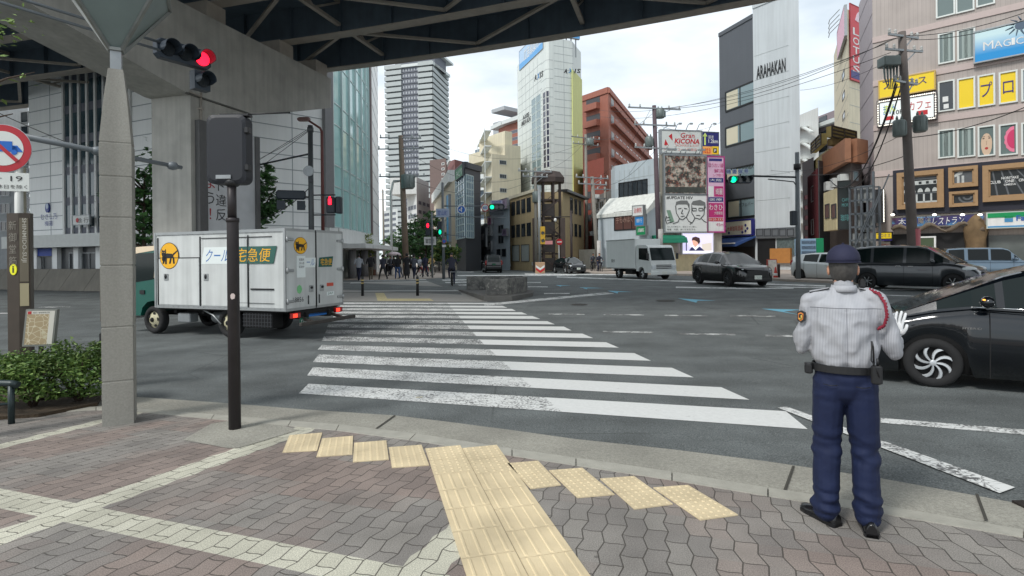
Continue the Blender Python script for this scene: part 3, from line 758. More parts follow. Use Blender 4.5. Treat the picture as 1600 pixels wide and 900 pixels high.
T,W,zt=bld('residential_tower','tall residential tower with pale balconies and a dark central stripe',tp,(-2,40),(676,103,300),TWR)
nst=34;ph=zt/nst
a0d,a1d=W[0].sz(630,200)[0],W[0].sz(656,200)[0]
for i in range(1,nst+1):
 z=i*ph;b=MB()
 W[0].box(b,-1.8,a0d,z-.25,z,-.2,1.9);W[0].box(b,-1.8,a0d,z-.0,z+1.9,1.7,1.9);W[0].box(b,-1.8,-1.6,z-.25,z+1.9,-6,1.9);b.build('balcony',TSP,T,local=False);b=MB()
 W[0].box(b,a1d,W[0].L+1.6,z-.25,z,-.2,1.9);W[0].box(b,a1d,W[0].L+1.7,z,z+1.9,1.7,1.9)
 W[1].box(b,-1.6,W[1].L+1.5,z-.25,z,-.2,1.9);W[1].box(b,-1.7,W[1].L+1.5,z,z+1.9,1.7,1.9)
 b.build('balcony',TSP,T,local=False)
 b=MB();W[0].box(b,a0d,a1d,z-ph+.45,z-.1,0,.7,0)
 for k in range(6):q=a0d+(a1d-a0d)*(k+.5)/6;W[0].box(b,q-.4,q+.4,z-ph+1.1,z-.7,.7,.75,1)
 b.build('stripe_floor',[TDK,mat('tower_blind',(168,172,176),.5)],T,local=False)
 b=MB()
 for Wk,r0,r1 in((W[0],0,a0d),(W[0],a1d,W[0].L),(W[1],0,W[1].L)):
  n_=max(1,int((r1-r0)/4.2))
  for k in range(n_):
   q=r0+(r1-r0)*(k+.5)/n_;Wk.box(b,q-1.3,q+1.3,z+.1-ph,z-.8,.0,.1)
 b.build('window_row',TGL,T,local=False)
b=MB();W[0].box(b,a0d-5,W[0].L+2,zt,zt+6.5,-16,-1,1);W[0].box(b,a0d-7,W[0].L+4,zt+6.5,zt+7.6,-22,1.5,0);W[0].box(b,-2,W[0].L+2,zt,zt+1.5,-22,1.8,0);W[0].box(b,6,8.5,zt,zt+7,-8,-5,1)
b.build('roof_crown',[TSL,TDK],T,local=False)
BW=mat('render_white',(205,208,206),.7,nz=.05,streak=.1);BC=mat('render_cream',(216,208,184),.8,nz=.05,ns=1,streak=.12);BB=mat('brown_tile',(112,96,92),.7,nz=.08)
BD=mat('charcoal_panel',(70,72,76),.5,nz=.06);BBE=mat('beige_render',(186,165,128),.8,nz=.06,streak=.12);BRD=mat('terracotta_tile',(160,102,86),.7,nz=.07,ns=1.5,streak=.1)
T,W,z=bld('distant_flats','distant pale balconied flats low behind the trees at the street end',[(598,200),(622,190)],(0,20),(610,326,190),BW)
wgrid(T,W[0],(600,330,620,400),2,8,.8,.5,TDK,TSL,0)
T,W,z=bld('white_flats','small white flats with rooftop box in front of the residential tower',[(637,128),(652,122),(673,132)],(0,14),(655,305,125),BW)
wgrid(T,W[0],(638,318,651,398),3,6,.8,.45,TDK,JG,0);wgrid(T,W[1],(653,312,672,395),3,6,.7,.35,TDK,JG,0)
b=MB();W[1].box(b,0,W[1].L*.9,z,z+3.6,-6,0);b.build('roof_box',BW,T,local=False)
T,W,z=bld('brown_block','plain brown-grey tile block with small square windows beside the tower',[(673,108),(698,106),(701,118)],(0,16),(680,249,107),BB)
wgrid(T,W[0],(689,252,696,300),1,6,.5,.3,GLASS,WHITE,0,fw=.08)
T,W,z=bld('maroon_stair_block','maroon block with white zigzag stair balconies behind the brown block',[(699,122),(712,118),(730,122)],(0,16),(712,249,118),mat('maroon_tile',(126,88,86),.7,nz=.08))
for k in range(9):
 b=MB();z0_=z-3.2*(k+1);W[0].box(b,.2,W[0].L,z0_,z0_+.9,0,1.2)
 b.beam(W[0](.3,z0_+.4,1.0),W[0](W[0].L-.3,z0_+3.0,1.0),.4,.3);b.build('stair_balcony',TSL,T,local=False)
T,W,z=bld('beige_office','low beige office with rows of windows on the right of the avenue',[(679,92),(707,66),(714,64)],(12,22),(679,318,92),mat('pale_beige',(196,186,166),.8,nz=.05,streak=.1))
wgrid(T,W[0],(681,322,706,398),6,4,.6,.5,GLASS,JG,0)
b=MB();
for k in range(1):W[0].box(b,0,W[0].L,z,z+1.4,-1,.4)
b.build('parapet',BW,T,local=False)
T,W,z=bld('dark_sign_building','dark building with blue glass grid and green rooftop sign',[(714,62),(728,57),(752,60)],(8,20),(728,262,57),BD)
b=MB();a0,a1,z0,z1=W[1].rect(730,275,741,372);
W[1].box(b,0,W[1].L*.45,z0,z1,0,.08,0);W[0].box(b,0.3,W[0].L-.1,z0,z1,0,.08,0)
b.build('curtain_glass',mat('blue_glass',(92,124,150),.1,spec=.9,nz=.1),T,local=False)
b=MB()
for k in range(5):a=W[1].L*.45*k/4;W[1].box(b,a-.05,a+.05,z0,z1,.08,.16)
for k in range(10):zz=z0+(z1-z0)*k/9;W[1].box(b,0,W[1].L*.45,zz-.05,zz+.05,.08,.14);W[0].box(b,.3,W[0].L-.1,zz-.05,zz+.05,.08,.14)
for k in range(5):a=W[0].L*k/4;W[0].box(b,max(.3,a-.05),a+.05,z0,z1,.08,.16)
b.build('glazing_bar',MUL,T,local=False)
b=MB();W[1].hexa if 0 else None
W[1].box(b,-.1,W[1].L+.1,z,z+.6,-.3,.15);W[0].box(b,-.1,W[0].L+.1,z,z+.6,-.3,.15);b.build('roof_edge',BD,T,local=False)
sg2,dd=sign('green_rooftop_sign','green rooftop sign on the dark glass-fronted building',W[0],(715.5,262,727,278),GRN,BD,(.1,.3));tpx('みどり',W[0],(717,265,726,275),WHITE,sg2,dd+.01)
sg2,dd=sign('blue_vertical_sign','tall blue vertical sign on the beige office edge',W[0],(710,305,713.5,378),mat('sky_blue_sign',(60,150,200),.5),STEEL,(.6,.9))
T,W,z=bld('cream_setback_block','tall cream block with stepped roofline behind the signal gantry',[(757,92),(770,80),(815,83)],(0,20),(772,240,80),BC)
wgrid(T,W[1],(778,243,794,330),1,4,.6,.25,GLASS,JG,2)
b=MB();W[1].box(b,W[1].L*.45,W[1].L,z,z+1.6,-10,0);W[1].box(b,W[1].L*.6,W[1].L*.85,z+1.6,z+3.8,-8,-1);b.build('roof_box',BC,T,local=False)
b=MB()
for k in range(9):W[0].box(b,.2,W[0].L-.2,2+k*2.2,2.15+k*2.2,0,1.0);
for a in(.3,W[0].L-.3):W[0].box(b,a-.06,a+.06,0,20,.9,1.0)
b.build('escape_stair',TSL,T,local=False)
T,W,z=bld('grey_balcony_tower','grey-blue stepped flats with rounded balconies behind the cream block',[(744,168),(780,160),(792,158)],(0,20),(760,228,162),mat('blue_grey_render',(112,126,138),.7,nz=.05))
for k in range(14):
 b=MB();z0_=z-3.3*k-2.6;W[0].box(b,0,W[0].L*.8,z0_,z0_+1.3,0,1.5);b.build('balcony',TSL,T,local=False)
b=MB();W[0].box(b,W[0].L*.8,W[0].L+1,z,z+6.5,-8,0);W[0].box(b,W[0].L*.85,W[0].L+4,z+9,z+10,-8,1);b.build('roof_box',TWR,T,local=False)
T,W,z=bld('brick_red_flats','brick red flats with flat canopy roof behind the white advertising tower',[(781,152),(793,148),(830,140)],(0,20),(793,196,148),BRD)
b=MB();W[0].box(b,-2,W[0].L,z,z+1,-8,1.5);W[1].box(b,0,W[1].L,z,z+1,-8,1.5);b.build('roof_slab',TSL,T,local=False)
for k in range(8):
 b=MB();z0_=z-3.4*k-3.4;W[0].box(b,0,W[0].L,z0_,z0_+1.3,0,1.6);b.build('balcony',TSL,T,local=False)
wgrid(T,W[1],(796,200,812,300),1,9,.7,.4,TDK,JG,0)
T,W,z=bld('grey_shuttered_shop','grey shuttered low shop with framed hoarding on the avenue',[(748,74),(764,66),(766,65.5)],(10,12),(756,352,70),mat('shutter_grey',(150,154,158),.5,nz=.08))
sg2,dd=sign('grey_hoarding','grey framed hoarding with white centre on the low shop',W[0],(750,358,763,386),mat('hoarding_grey',(140,145,152),.5),STEEL,(.1,.3));wbox(sg2,W[0],(754,366,759.5,375),dd,dd+.02,WHITE,'poster')
T,W,z=bld('pale_blue_shop','pale blue-white narrow shop front with vertical signs beside the beige corner building',[(766,66),(797,60)],(8,14),(780,316,63),mat('pale_blue_render',(190,200,208),.6,nz=.06,streak=.1))
wgrid(T,W[0],(778,350,788,382),1,2,.8,.7,GLASS,STEEL,1);wgrid(T,W[0],(775,388,792,402),2,1,.8,.8,GLASS,STEEL,0)
for i,(x0,y0,x1,y1,m_,tx)in enumerate(((766,338,772,351,PINK,'酒場'),(766,352,771,368,WHITE,'B1'),(789,358,796,368,mat('dull_violet',(150,130,160),.5),'質'),(767,377,771,392,BLACK,'夜'))):
 s2,dd=sign('shop_sign',['pink square sign high on the pale blue shop front','white narrow sign on the pale blue shop front','violet sign at the right edge of the pale blue shop','black low vertical sign on the pale blue shop front'][i],W[0],(x0,y0,x1,y1),m_,STEEL,(.1,.35));tpx(tx,W[0],(x0+1,y0+2,x1-1,y1-2),DG if m_!=BLACK else WHITE,s2,dd+.01)
s2,dd=sign('pink_hoarding','large washed-out pink hoarding over the pale blue shop',W[0],(772,313,796,328),mat('washed_pink',(196,178,196),.6),STEEL,(.1,.3));tpx('天然温泉',W[0],(775,316,793,325),mat('washed_ink',(140,110,160),.6),s2,dd+.01)
T,W,z=bld('beige_corner_building','low beige corner building with tall windows wrapped round a brown stair tower',[(797,62),(836,55),(880,55),(913,63)],(4,14),(797,312,62),BBE)
wgrid(T,W[0],(798.5,312,831,334),4,1,.62,.92,GLASS,DKGREY,1,rows=1);wgrid(T,W[0],(798.5,350,831,370),4,1,.62,.92,GLASS,DKGREY,1)
wgrid(T,W[0],(799,383,829,408),2,1,.75,.98,mat('roller_shutter',(168,172,168),.5,nz=.1),DKGREY,0,name='shutter')
wgrid(T,W[2],(889,311,909,335),3,1,.5,.9,GLASS,DKGREY,1);wgrid(T,W[2],(889,350,909,370),3,1,.5,.9,GLASS,DKGREY,1)
b=MB();W[2].box(b,0,W[2].L+.3,z,z+.25,-.5,.5);b.build('roof_edge',BLACK,T,local=False)
b=MB();W[0].box(b,0,W[0].L+.3,z,z+.3,-.5,.15);b.build('roof_edge',BC,T,local=False)
ST_=mat('stair_brown',(74,62,58),.6,.2,nz=.1,ns=1)
k0=P(857,400,52.5);stt=thing('stair_tower','dark brown open steel stair tower with octagonal roof at the corner','stair tower',(k0.x,k0.y,0))
def pz(py,Y):return H-ray(857,py)[1]*Y
zr=pz(288,52.5);R_=2.0
def octa(r,z,ph=pi/8):return[(k0.x+r*cos(ph+k*pi/4),k0.y+r*.85*sin(ph+k*pi/4),z)for k in range(8)]
for i,(x,y,_)in enumerate(octa(1.2,0)):
 b=MB();b.box(x-.09,x+.09,y-.09,y+.09,.1,zr+.2);b.build('post',ST_,stt,local=False)
b=MB();b.loft([octa(1.62,zr+.1),octa(1.62,zr+.55),octa(1.2,zr+1.1),octa(.3,zr+1.3)]);b.build('roof',ST_,stt,local=False)
nfl=4;zf=[.15+i*(zr-1.6-.15)/nfl for i in range(nfl+1)]
for i in range(nfl):
 b=MB();b.loft([octa(1.25,zf[i+1]),octa(1.25,zf[i+1]+.15)]);b.build('landing',ST_,stt,local=False)
 b=MB();s_=1 if i%2 else-1;yy=k0.y-.9
 b.beam((k0.x-s_*.9,yy,zf[i]+.2),(k0.x+s_*.9,yy,zf[i+1]),.5,.12);b.beam((k0.x-s_*.9,yy-.25,zf[i]+1.1),(k0.x+s_*.9,yy-.25,zf[i+1]+.9),.05,.05);b.build('stair_flight',ST_,stt,local=False)
for s_ in(-1,1):
 b=MB();b.box(k0.x+s_*1.28-.22,k0.x+s_*1.28+.22,k0.y-.9,k0.y-.8,.15,zr-3.2);b.build('side_panel',mat('stair_panel',(84,72,66),.6,nz=.12,ns=1.5),stt,local=False)
for i in range(nfl):
 b=MB();b.box(k0.x-.5,k0.x+.5,k0.y-1.12,k0.y-1.07,zf[i]+.2,zf[i+1]-.3);b.build('mesh_panel',mat('stair_mesh',(58,52,50),.7,nz=.2,ns=4),stt,local=False)
AX=mat('axis_panel',(208,214,210),.45,nz=.03,ns=.5,streak=.06)
T,W,z=bld('white_advertising_tower','tall white tiled tower with rounded corner window strip and lime green flank',[(811,89.5),(848,80.0),(851.5,79.2),(856,78.2),(861,78),(867,78.2),(897,79.5),(911,84)],(-2,10),(867,60,78.5),AX)
T['label']='tall white tiled tower with rounded corner window strip beside a lime green flank'
panels(T,W[0],(811,100,848,380),6,22,JL,.06);panels(T,W[5],(867,62,897,380),2,27,JL,.06)
b=MB();zz=2
for Wk in W[1:5]:
 for k in range(22):Wk.box(b,0,Wk.L,2+k*1.28,2.06+k*1.28,-.01,.015)
b.build('panel_joint',JL,T,local=False)
z0_,z1_=W[3].sz(858,262)[1],W[3].sz(858,141)[1]
nrw=12
for k in range(nrw):
 for wi in(2,3):
  Wk=W[wi];za=z0_+(z1_-z0_)*k/nrw
  b=MB();Wk.box(b,.05,Wk.L-.05,za+.12,za+(z1_-z0_)/nrw-.08,0,.05,0);Wk.box(b,0,.05,za,za+(z1_-z0_)/nrw,0,.1,1);Wk.box(b,Wk.L-.05,Wk.L,za,za+(z1_-z0_)/nrw,0,.1,1)
  b.build('corner_window',[mat('dark_violet_glass',(44,46,66),.1,spec=.8),WHITE],T,local=False)
wgrid(T,W[0],(831,150,846,300),2,12,.8,.8,GLASSL,MUL,0,name='front_window')
LIME=mat('lime_cladding',(206,210,136),.6,nz=.05,streak=.12)
b=MB();W[6].box(b,-.3,W[6].L+.05,.1,W[6].sz(903,119)[1],.0,.12);b.build('lime_flank',LIME,T,local=False)
AXT=[(W[0],(834,110,848,130)),(W[5],(879,104,907,116))]
sg1=thing('roof_lettering','slanted black and blue letters high on the white tower right face','sign',W[5](1,25,.1))
for ch,x0,x1,m_ in(('A',880.5,886,BLACK),('X',887.5,895,mat('letter_blue',(60,130,190),.4)),('I',897,898.8,BLACK),('S',900.5,906,BLACK)):tpx(ch,W[5],(x0,107.5,x1,114.5),m_,sg1,.05,skew=.25,bold=.03)
sg1=thing('side_lettering','slanted black and blue letters on the white tower left face','sign',W[0](3,22,.1))
for ch,x0,x1,m_,y in(('A',835,838.6,BLACK,121),('X',839.5,843.2,mat('letter_blue',(60,130,190),.4),118.5),('I',844,845,BLACK,117),('S',846,848.6,BLACK,115)):tpx(ch,W[0],(x0,y-4,x1,y+5),m_,sg1,.05,skew=.2,bold=.03)
sg1=thing('lower_side_lettering','small dark two-line lettering lower on the white tower left face','sign',W[0](1,14,.1))
tpx('AXIS',W[0],(817,178,827,185),DG,sg1,.05,bold=.02);tpx('UMEDA BLDG',W[0],(814.5,186,829.5,193),DG,sg1,.05,bold=.02)
for Wk,rc,nm,lb in((W[0],(812,62,849,93),'rooftop_billboard','pale blue rooftop billboard facing the avenue on the white tower'),(W[5],(868,46,905,58),'rooftop_billboard','bright blue rooftop billboard on the white tower, partly behind the expressway')):
 s2,dd=sign(nm,lb,Wk,rc,mat('billboard_pale',(170,196,222),.4)if Wk is W[0]else mat('billboard_blue',(40,120,200),.4),STEEL,(-.3,.1))
 a0,a1,z0,z1=Wk.rect(*rc)
 b=MB();Wk.box(b,a0,a1,z0,z0+(z1-z0)*.3,dd,dd+.02);b.build('stripe',mat('billboard_cyan',(90,160,215),.4),s2,local=False)
 b=MB()
 for k in range(5):a=a0+(a1-a0)*(k+.5)/5;Wk.box(b,a-.08,a+.08,z0-2.5,z0,-.4,-.3)
 b.build('support',STEEL,s2,local=False)
 tpx('広告募集中',Wk,(rc[0]+(rc[2]-rc[0])*.2,rc[1]+4,rc[2]-5,rc[3]-8),WHITE,s2,dd+.03)
T,W,z=bld('terracotta_flats','terracotta tiled flats with dark stepped balconies behind the street corner',[(908,104),(953,98),(1016,140)],(10,30),(953,145,98),BRD)
rs=3.0
for k in range(12):
 zz=z-rs*k-2.2
 b=MB();W[1].box(b,1.5,W[1].L,zz,zz+.18,0,.8);W[1].box(b,1.5,W[1].L,zz,zz+1.0,.7,.8);b.build('balcony',BRD,T,local=False)
 b=MB()
 for q in range(12):a=2+q*(W[1].L-3)/12;W[1].box(b,a,a+2.2,zz+.1,zz+1.9,.0,.08,0 if q%3 else 1)
 b.build('window_row',[GLASS,mat('curtain_white',(170,172,172),.6)],T,local=False)
 if k%1==0:
  b=MB();W[0].box(b,W[0].L*.25,W[0].L*.72,zz-.1,zz+1.0,-.02,.9,1);W[0].box(b,W[0].L*.25,W[0].L*.72,zz+1.0,zz+2.1,-.02,.05,0);b.build('recessed_balcony',[BD,BRD],T,local=False)
b=MB();W[0].box(b,0,W[0].L,z,z+1.0,-.4,.2);W[1].box(b,0,W[1].L,z,z+.9,-.4,.3);b.build('roof_edge',BRD,T,local=False)
T,W,z=bld('red_brown_low_block','dark red-brown low block in the side street behind the poles',[(913,78),(945,74)],(0,12),(930,250,76),mat('dark_red_tile',(128,66,56),.7,nz=.1))
wgrid(T,W[0],(914,296,924,350),1,3,.8,.5,BD,BD,0)
T,W,z=bld('cluttered_grey_shop','cluttered grey shop facades deep in the side street',[(925,66),(957,58)],(4,10),(940,300,60),mat('clutter_grey',(120,116,112),.8,nz=.25,ns=1.5,streak=.2))
wgrid(T,W[0],(930,312,952,372),3,4,.75,.6,GLASS,STEEL,1)
b=MB()
for k in range(5):W[0].box(b,.5+k*1.1,1.2+k*1.1,4+(k%3)*2,4.5+(k%3)*2,0,.5)
b.build('air_conditioner',BW,T,local=False)
TL_=mat('pale_tile',(184,194,200),.45,nz=.04,ns=1.5,streak=.08)
T,W,z=bld('pale_tiled_building','pale blue tiled building with dark ribbon windows and a projecting lower storey',[(956,52),(962,49.5),(1031,45.5)],(3,10),(1000,252,47.2),TL_)
panels(T,W[1],(962,262,1031,396),9,9,JL,.04)
win_at(T,W[1],*W[1].rect(968,284,1011,309),GLASS,BLACK,5,'upper_window',.08,.06)
zA=W[1].sz(990,325)[1]
b=MB();q=[(0,-.35),(1.5,-.9),(1.5,-zA+.3),(0,-zA+.3)]
b.loft([[W[1](a,zA+zz+.4,d)for d,zz in q]for a in(-.6,W[1].L)]);b.build('lower_storey',TL_,T,local=False)
b=MB();b.loft([[W[1](a,zA+zz,d)for d,zz in((0,1.05),(0,.2),(1.62,-.75),(1.62,-.45))]for a in(-.7,W[1].L+.1)]);b.build('sloping_ledge',mat('ledge_white',(218,220,214),.6,nz=.08,streak=.15),T,local=False)
wq=wallxy(tuple(W[1].A+W[1].n*1.5),tuple(W[1].A+W[1].n*1.5+W[1].u*W[1].L));POS=mat('poster_brown',(92,62,56),.5)
win_at(T,wq,*wq.rect(961,331,1001,358),POS,BLACK,2,'lower_window',.08,.06)
tpx('手もみほぐし',wq,(963,336,996,348),mat('poster_ink',(160,130,118),.6),T,.05)
for i,(x0,y0,x1,y1,m_,tx,lb)in enumerate(((995,322,1011,337,WHITE,'治療院','white clinic sign with red ring on the pale tiled building'),(999,339,1012,352,mat('cyan_sign',(40,130,200),.5),'銀行','blue square sign under the white clinic sign'),(1001,354,1015,367,GRN,'薬','green square sign lowest of the stack beside the pole'))):
 s2,dd=sign('projecting_sign',lb,wq,(x0,y0,x1,y1),m_,STEEL,(.2,.5));tpx(tx,wq,(x0+2,y0+3,x1-2,y1-4),WHITE if i else RED,s2,dd+.01)
b=MB()
T,W,z=bld('billboard_building','narrow building covered with stacked advertising panels',[(1031,45.6),(1063,46),(1128,46.6)],(2,10),(1080,240,46),mat('billboard_backing',(178,172,158),.7,nz=.06,streak=.1))
BWl=W[1]
wf_=wallxy(tuple(W[0].A),tuple(W[1].B))
n=NT('photo_mosaic');v_=n.vor(3.2,feature='F1');c1=n.noise(2.2,5);c2=n.noise(9,3)
c=n.mix(n.rng(v_,.05,.3),(*srgb((196,168,142)),1),(*srgb((58,50,46)),1));c=n.mix(n.rng(c1,.45,.6,0,.8),c,(*srgb((205,195,180)),1))
c=n.mix(n.rng(c2,.56,.66,0,.8),c,(*srgb((170,84,60)),1));c=n.mix(n.rng(n.noise(6.3,2),.6,.66,0,.8),c,(*srgb((60,90,80)),1));MOS=n.done(c,.5)
s2,dd=sign('photo_billboard','large billboard showing a packed crowd of faces',wf_,(1036,245,1099,303),MOS,STEEL,(.1,.4),.12,'billboard')
wbox(s2,wf_,(1037,293,1098,302),dd,dd+.01,mat('mosaic_strip',(66,70,64),.5,nz=.4,ns=3),'caption_strip')
s2,dd=sign('portrait_billboard','white billboard with a line drawing of two faces and heading UPDATE HIV',wf_,(1036,306,1101,362),mat('billboard_white',(218,220,218),.5),STEEL,(.1,.4),.12,'billboard')
tpx('#UPDATE HIV',wf_,(1038,307.5,1079,312.5),BLACK,s2,dd+.01,bold=.02);b=MB();a0,a1,z0,z1=wf_.rect(1037,306.5,1100,313.5)
tpx('みんなで考えて、自分ごとに進む。',wf_,(1039,353.5,1085,356),BLACK,s2,dd+.01);tpx('尊重、共感、あいだを生きる。',wf_,(1039,357.5,1084,360.5),BLACK,s2,dd+.01)
def stroke(b,pts,w_=.05,dz=.02):
 pp=[wf_.sz(*p)for p in pts]
 for(a,z_),(c_,y_)in zip(pp,pp[1:]):
  p,q=wf_(a,z_,dd+dz),wf_(c_,y_,dd+dz);b.beam(p,q,.02,w_)if abs(q.z-p.z)<abs(c_-a)*20 else b.beam(p,q,w_,.02)
b=MB()
def poly_s(pts,m_,dz):b.loft([[wf_(*wf_.sz(*p),dd+q)for p in pts]for q in(dz,dz+.01)],m=m_)
poly_s([(1052,322),(1053,316),(1060,314),(1070,314),(1073,319),(1073,327),(1070,320),(1056,320)],1,.01)
poly_s([(1076,320),(1079,315),(1090,313),(1098,317),(1099,325),(1095,330),(1096,322),(1080,321)],1,.01)
poly_s([(1038,329),(1044,329),(1050,347),(1044,349)],2,.01)
for pts in([(1052,322),(1053,333),(1058,342),(1063,344),(1069,339),(1073,330),(1073,319)],[(1077,321),(1077,333),(1082,341),(1090,343),(1096,336),(1097,324)],[(1056,327),(1061,326)],[(1065,326),(1070,327)],[(1063,328),(1061,334),(1064,335)],[(1060,339),(1066,338)],[(1078,326),(1084,326),(1084,330),(1078,330),(1078,326)],[(1088,326),(1094,326),(1094,330),(1088,330),(1088,326)],[(1084,337),(1090,337)],[(1058,342),(1056,347),(1048,350)],[(1069,340),(1072,346),(1078,349)],[(1082,341),(1079,347),(1074,351)],[(1092,342),(1096,346),(1100,348)],[(1038,338),(1036.5,344),(1039,351)],[(1038,341),(1043,340)],[(1039,345),(1045,344)],[(1040,349),(1048,347)]):stroke(b,pts)
b.build('line_drawing',[BLACK,mat('drawing_grey',(110,112,112),.6),mat('phone_grey',(120,150,130),.5)],s2,local=False)
s2,dd=sign('advert_column','tall pink column of stacked Japanese clinic adverts',wf_,(1102,247,1127,362),mat('advert_pink',(214,176,200),.5),mat('magenta_frame',(165,50,120),.5),(.1,.4),.1,'billboard')
MG=mat('magenta_ink',(180,40,110),.5)
for(x0,y0,x1,y1,m_)in((1104,249,1124,253,NAVY),(1104,279,1126,286,NAVY),(1112,292,1126,308,MG),(1103,309,1126,316,NAVY),(1103,318,1126,340,MG),(1103,341,1126,346,RED),(1103,347,1126,361,WHITE),(1103,292,1111,308,WHITE)):wbox(s2,wf_,(x0,y0,x1,y1),dd,dd+.01,m_,'advert_block')
for tx,r_,m_ in(('ほうれい線',(1103,256,1126,263),MG),('解消',(1112,265,1126,271),MG),('シワ取り',(1110,273,1126,277),MG),('大阪',(1105,280.5,1124,284.5),WHITE),('綺麗',(1114,295,1125,305),WHITE),('医療',(1105,310.5,1124,314.5),WHITE),('わきひ',(1104,320,1125,329),WHITE),('大阪駅前',(1112,331,1125,336),WHITE),('0120-333',(1104,341.7,1125,345),WHITE),('45m',(1115,349,1126,354),MG)):tpx(tx,wf_,r_,m_,s2,dd+.02)
s2,dd=sign('pachinko_sign','white rooftop sign reading Gran KICONA in red',wf_,(1033,205,1095,239),mat('sign_offwhite',(208,212,208),.5),STEEL,(-.3,.1),.1,'billboard')
tpx('Gran',wf_,(1062,208,1084,216),RED,s2,dd+.01,skew=.15,bold=.01);tpx('KICONA',wf_,(1053,217,1092,225),RED,s2,dd+.01,skew=.2,bold=.03);tpx('PACHINKO & SLOT',wf_,(1054,226,1091,229.5),mat('pale_red',(215,130,120),.5),s2,dd+.01);tpx('グランキコーナ梅東店',wf_,(1036,231.5,1088,236),mat('pale_red',(215,130,120),.5),s2,dd+.01)
b=MB()
for pts in([(1044,213),(1049,209),(1050,220)],[(1037,227),(1039,218),(1044,228)]):b.loft([[wf_(*wf_.sz(*p),dd+q)for p in pts]for q in(.0,.02)])
b.build('emblem',RED,s2,local=False)
s2,dd=sign('direction_sign','navy and yellow parking direction sign with up arrow',wf_,(1096,207,1122,242),NAVY,STEEL,(-.3,.1),.06,'sign')
wbox(s2,wf_,(1096,229,1112,241.5),dd,dd+.015,mat('sign_orange',(245,175,90),.5),'yellow_panel');wbox(s2,wf_,(1112,229,1122,241.5),dd,dd+.015,YEL,'yellow_panel')
tpx('国道',wf_,(1106,212,1114,217),WHITE,s2,dd+.02);tpx('1.2km',wf_,(1106,218,1121,224),WHITE,s2,dd+.02,bold=.02);tpx('1023',wf_,(1097,232,1109,240),mat('digit_red',(215,70,30),.5),s2,dd+.03,bold=.02);wbox(s2,wf_,(1113.5,232,1119,239),dd+.015,dd+.025,BLACK,'parking_square');tpx('P',wf_,(1114.8,233.5,1118,238),WHITE,s2,dd+.04,bold=.03)
b=MB()
for pts in([(1099.5,227),(1099.5,213),(1101.8,213),(1101.8,227)],[(1097,213.5),(1100.7,207.8),(1104.3,213.5)]):b.loft([[wf_(*wf_.sz(*p),dd+q)for p in pts]for q in(.0,.02)])
b.build('arrow',mat('arrow_lime',(205,225,120),.5),s2,local=False)
b=MB()
for px_ in(1054,1071,1088,1107,1038,1046,1060,1068,1084,1090):
 y_=203 if px_ in(1054,1071,1088,1107)else 243
 a,z_=wf_.sz(px_,y_);b.tube([wf_(a,z_-.1,.0),wf_(a,z_+.35,.5),wf_(a,z_+.3,.9)],.03,5);b.box(*(lambda p:(p.x-.12,p.x+.12,p.y-.1,p.y+.05,p.z-.06,p.z+.06))(wf_(a,z_+.28,.95)))
b.build('floodlight',STEEL,T,local=False)
s2,dd=sign('video_screen','lit video screen showing a dark-haired person in a navy coat',wf_,(1063,365,1110,396),mat('screen_sky',(205,200,232),.4,emis=.55),mat('screen_frame',(190,192,200),.4),(.1,.4),.08,'screen')
b=MB()
def pol(pts,m_,q0):b.loft([[wf_(*wf_.sz(*p),dd+q)for p in pts]for q in(q0,q0+.01)],m=m_)
pol([(1073,392),(1076,387),(1083,384.5),(1090,386),(1097,392)],0,.01);pol([(1078,386),(1079,383),(1082,386),(1087,383.5),(1088,386),(1083,391)],1,.015)
pol([(1077.5,376),(1080,374),(1086,375),(1087,382),(1083,386),(1079,383)],2,.02);pol([(1077,376),(1078,371.5),(1083,370),(1089,372),(1090,378),(1088,382),(1085.5,378),(1081,375.5)],3,.025)
pol([(1063,392),(1110,392),(1110,396),(1063,396)],4,.005);pol([(1068,371),(1069.5,371),(1069.5,392),(1068,392)],0,.012);pol([(1093,381),(1108,379),(1108,392),(1093,392)],5,.006)
b.build('screen_picture',[mat('scr_navy',(40,42,88),.5,emis=.3),mat('scr_white',(225,225,232),.5,emis=.5),mat('scr_skin',(215,165,145),.5,emis=.45),mat('scr_hair',(70,40,42),.5,emis=.2),mat('scr_foot',(228,226,240),.5,emis=.6),mat('scr_beige',(205,195,185),.5,emis=.45)],s2,local=False)
GA=mat('green_awning',(0,110,82),.6,nz=.1)
s3=thing('green_awning','rounded green fabric awning below the portrait billboard','awning',wf_(1,2,.5))
a0,a1,z0,z1=wf_.rect(1015,367,1061,380)
b=MB();b.loft([[wf_(a,z0+(z1-z0)*q,d)for q,d in((0,0),(0,1.5),(.5,1.35),(.85,.9),(1,0))]for a in(a0,a1)]);b.build('canopy',GA,s3,local=False)
b=MB()
for a in(a0+.2,(a0+a1)/2,a1-.2):b.tube([wf_(a,z0+.1,0),wf_(a,z0+.05,1.45)],.02,5)
b.build('frame_bar',STEEL,s3,local=False)
DGB=mat('slate_cladding',(84,88,94),.6,nz=.04,ns=.6,streak=.06);LGB=mat('light_grey_render',(190,196,199),.7,nz=.04,ns=.5,streak=.1)
AB,W,z=bld('slate_building','slate grey building with wide windows joined to a blank light grey slab',[(1127,52.8),(1180,48.6)],(1.5,12),(1127,58,52.8),DGB)
Wd=W[0]
b=MB();Wd.box(b,0,Wd.L,z,z+.35,-.4,.08);b.build('roof_parapet',DGB,AB,local=False)
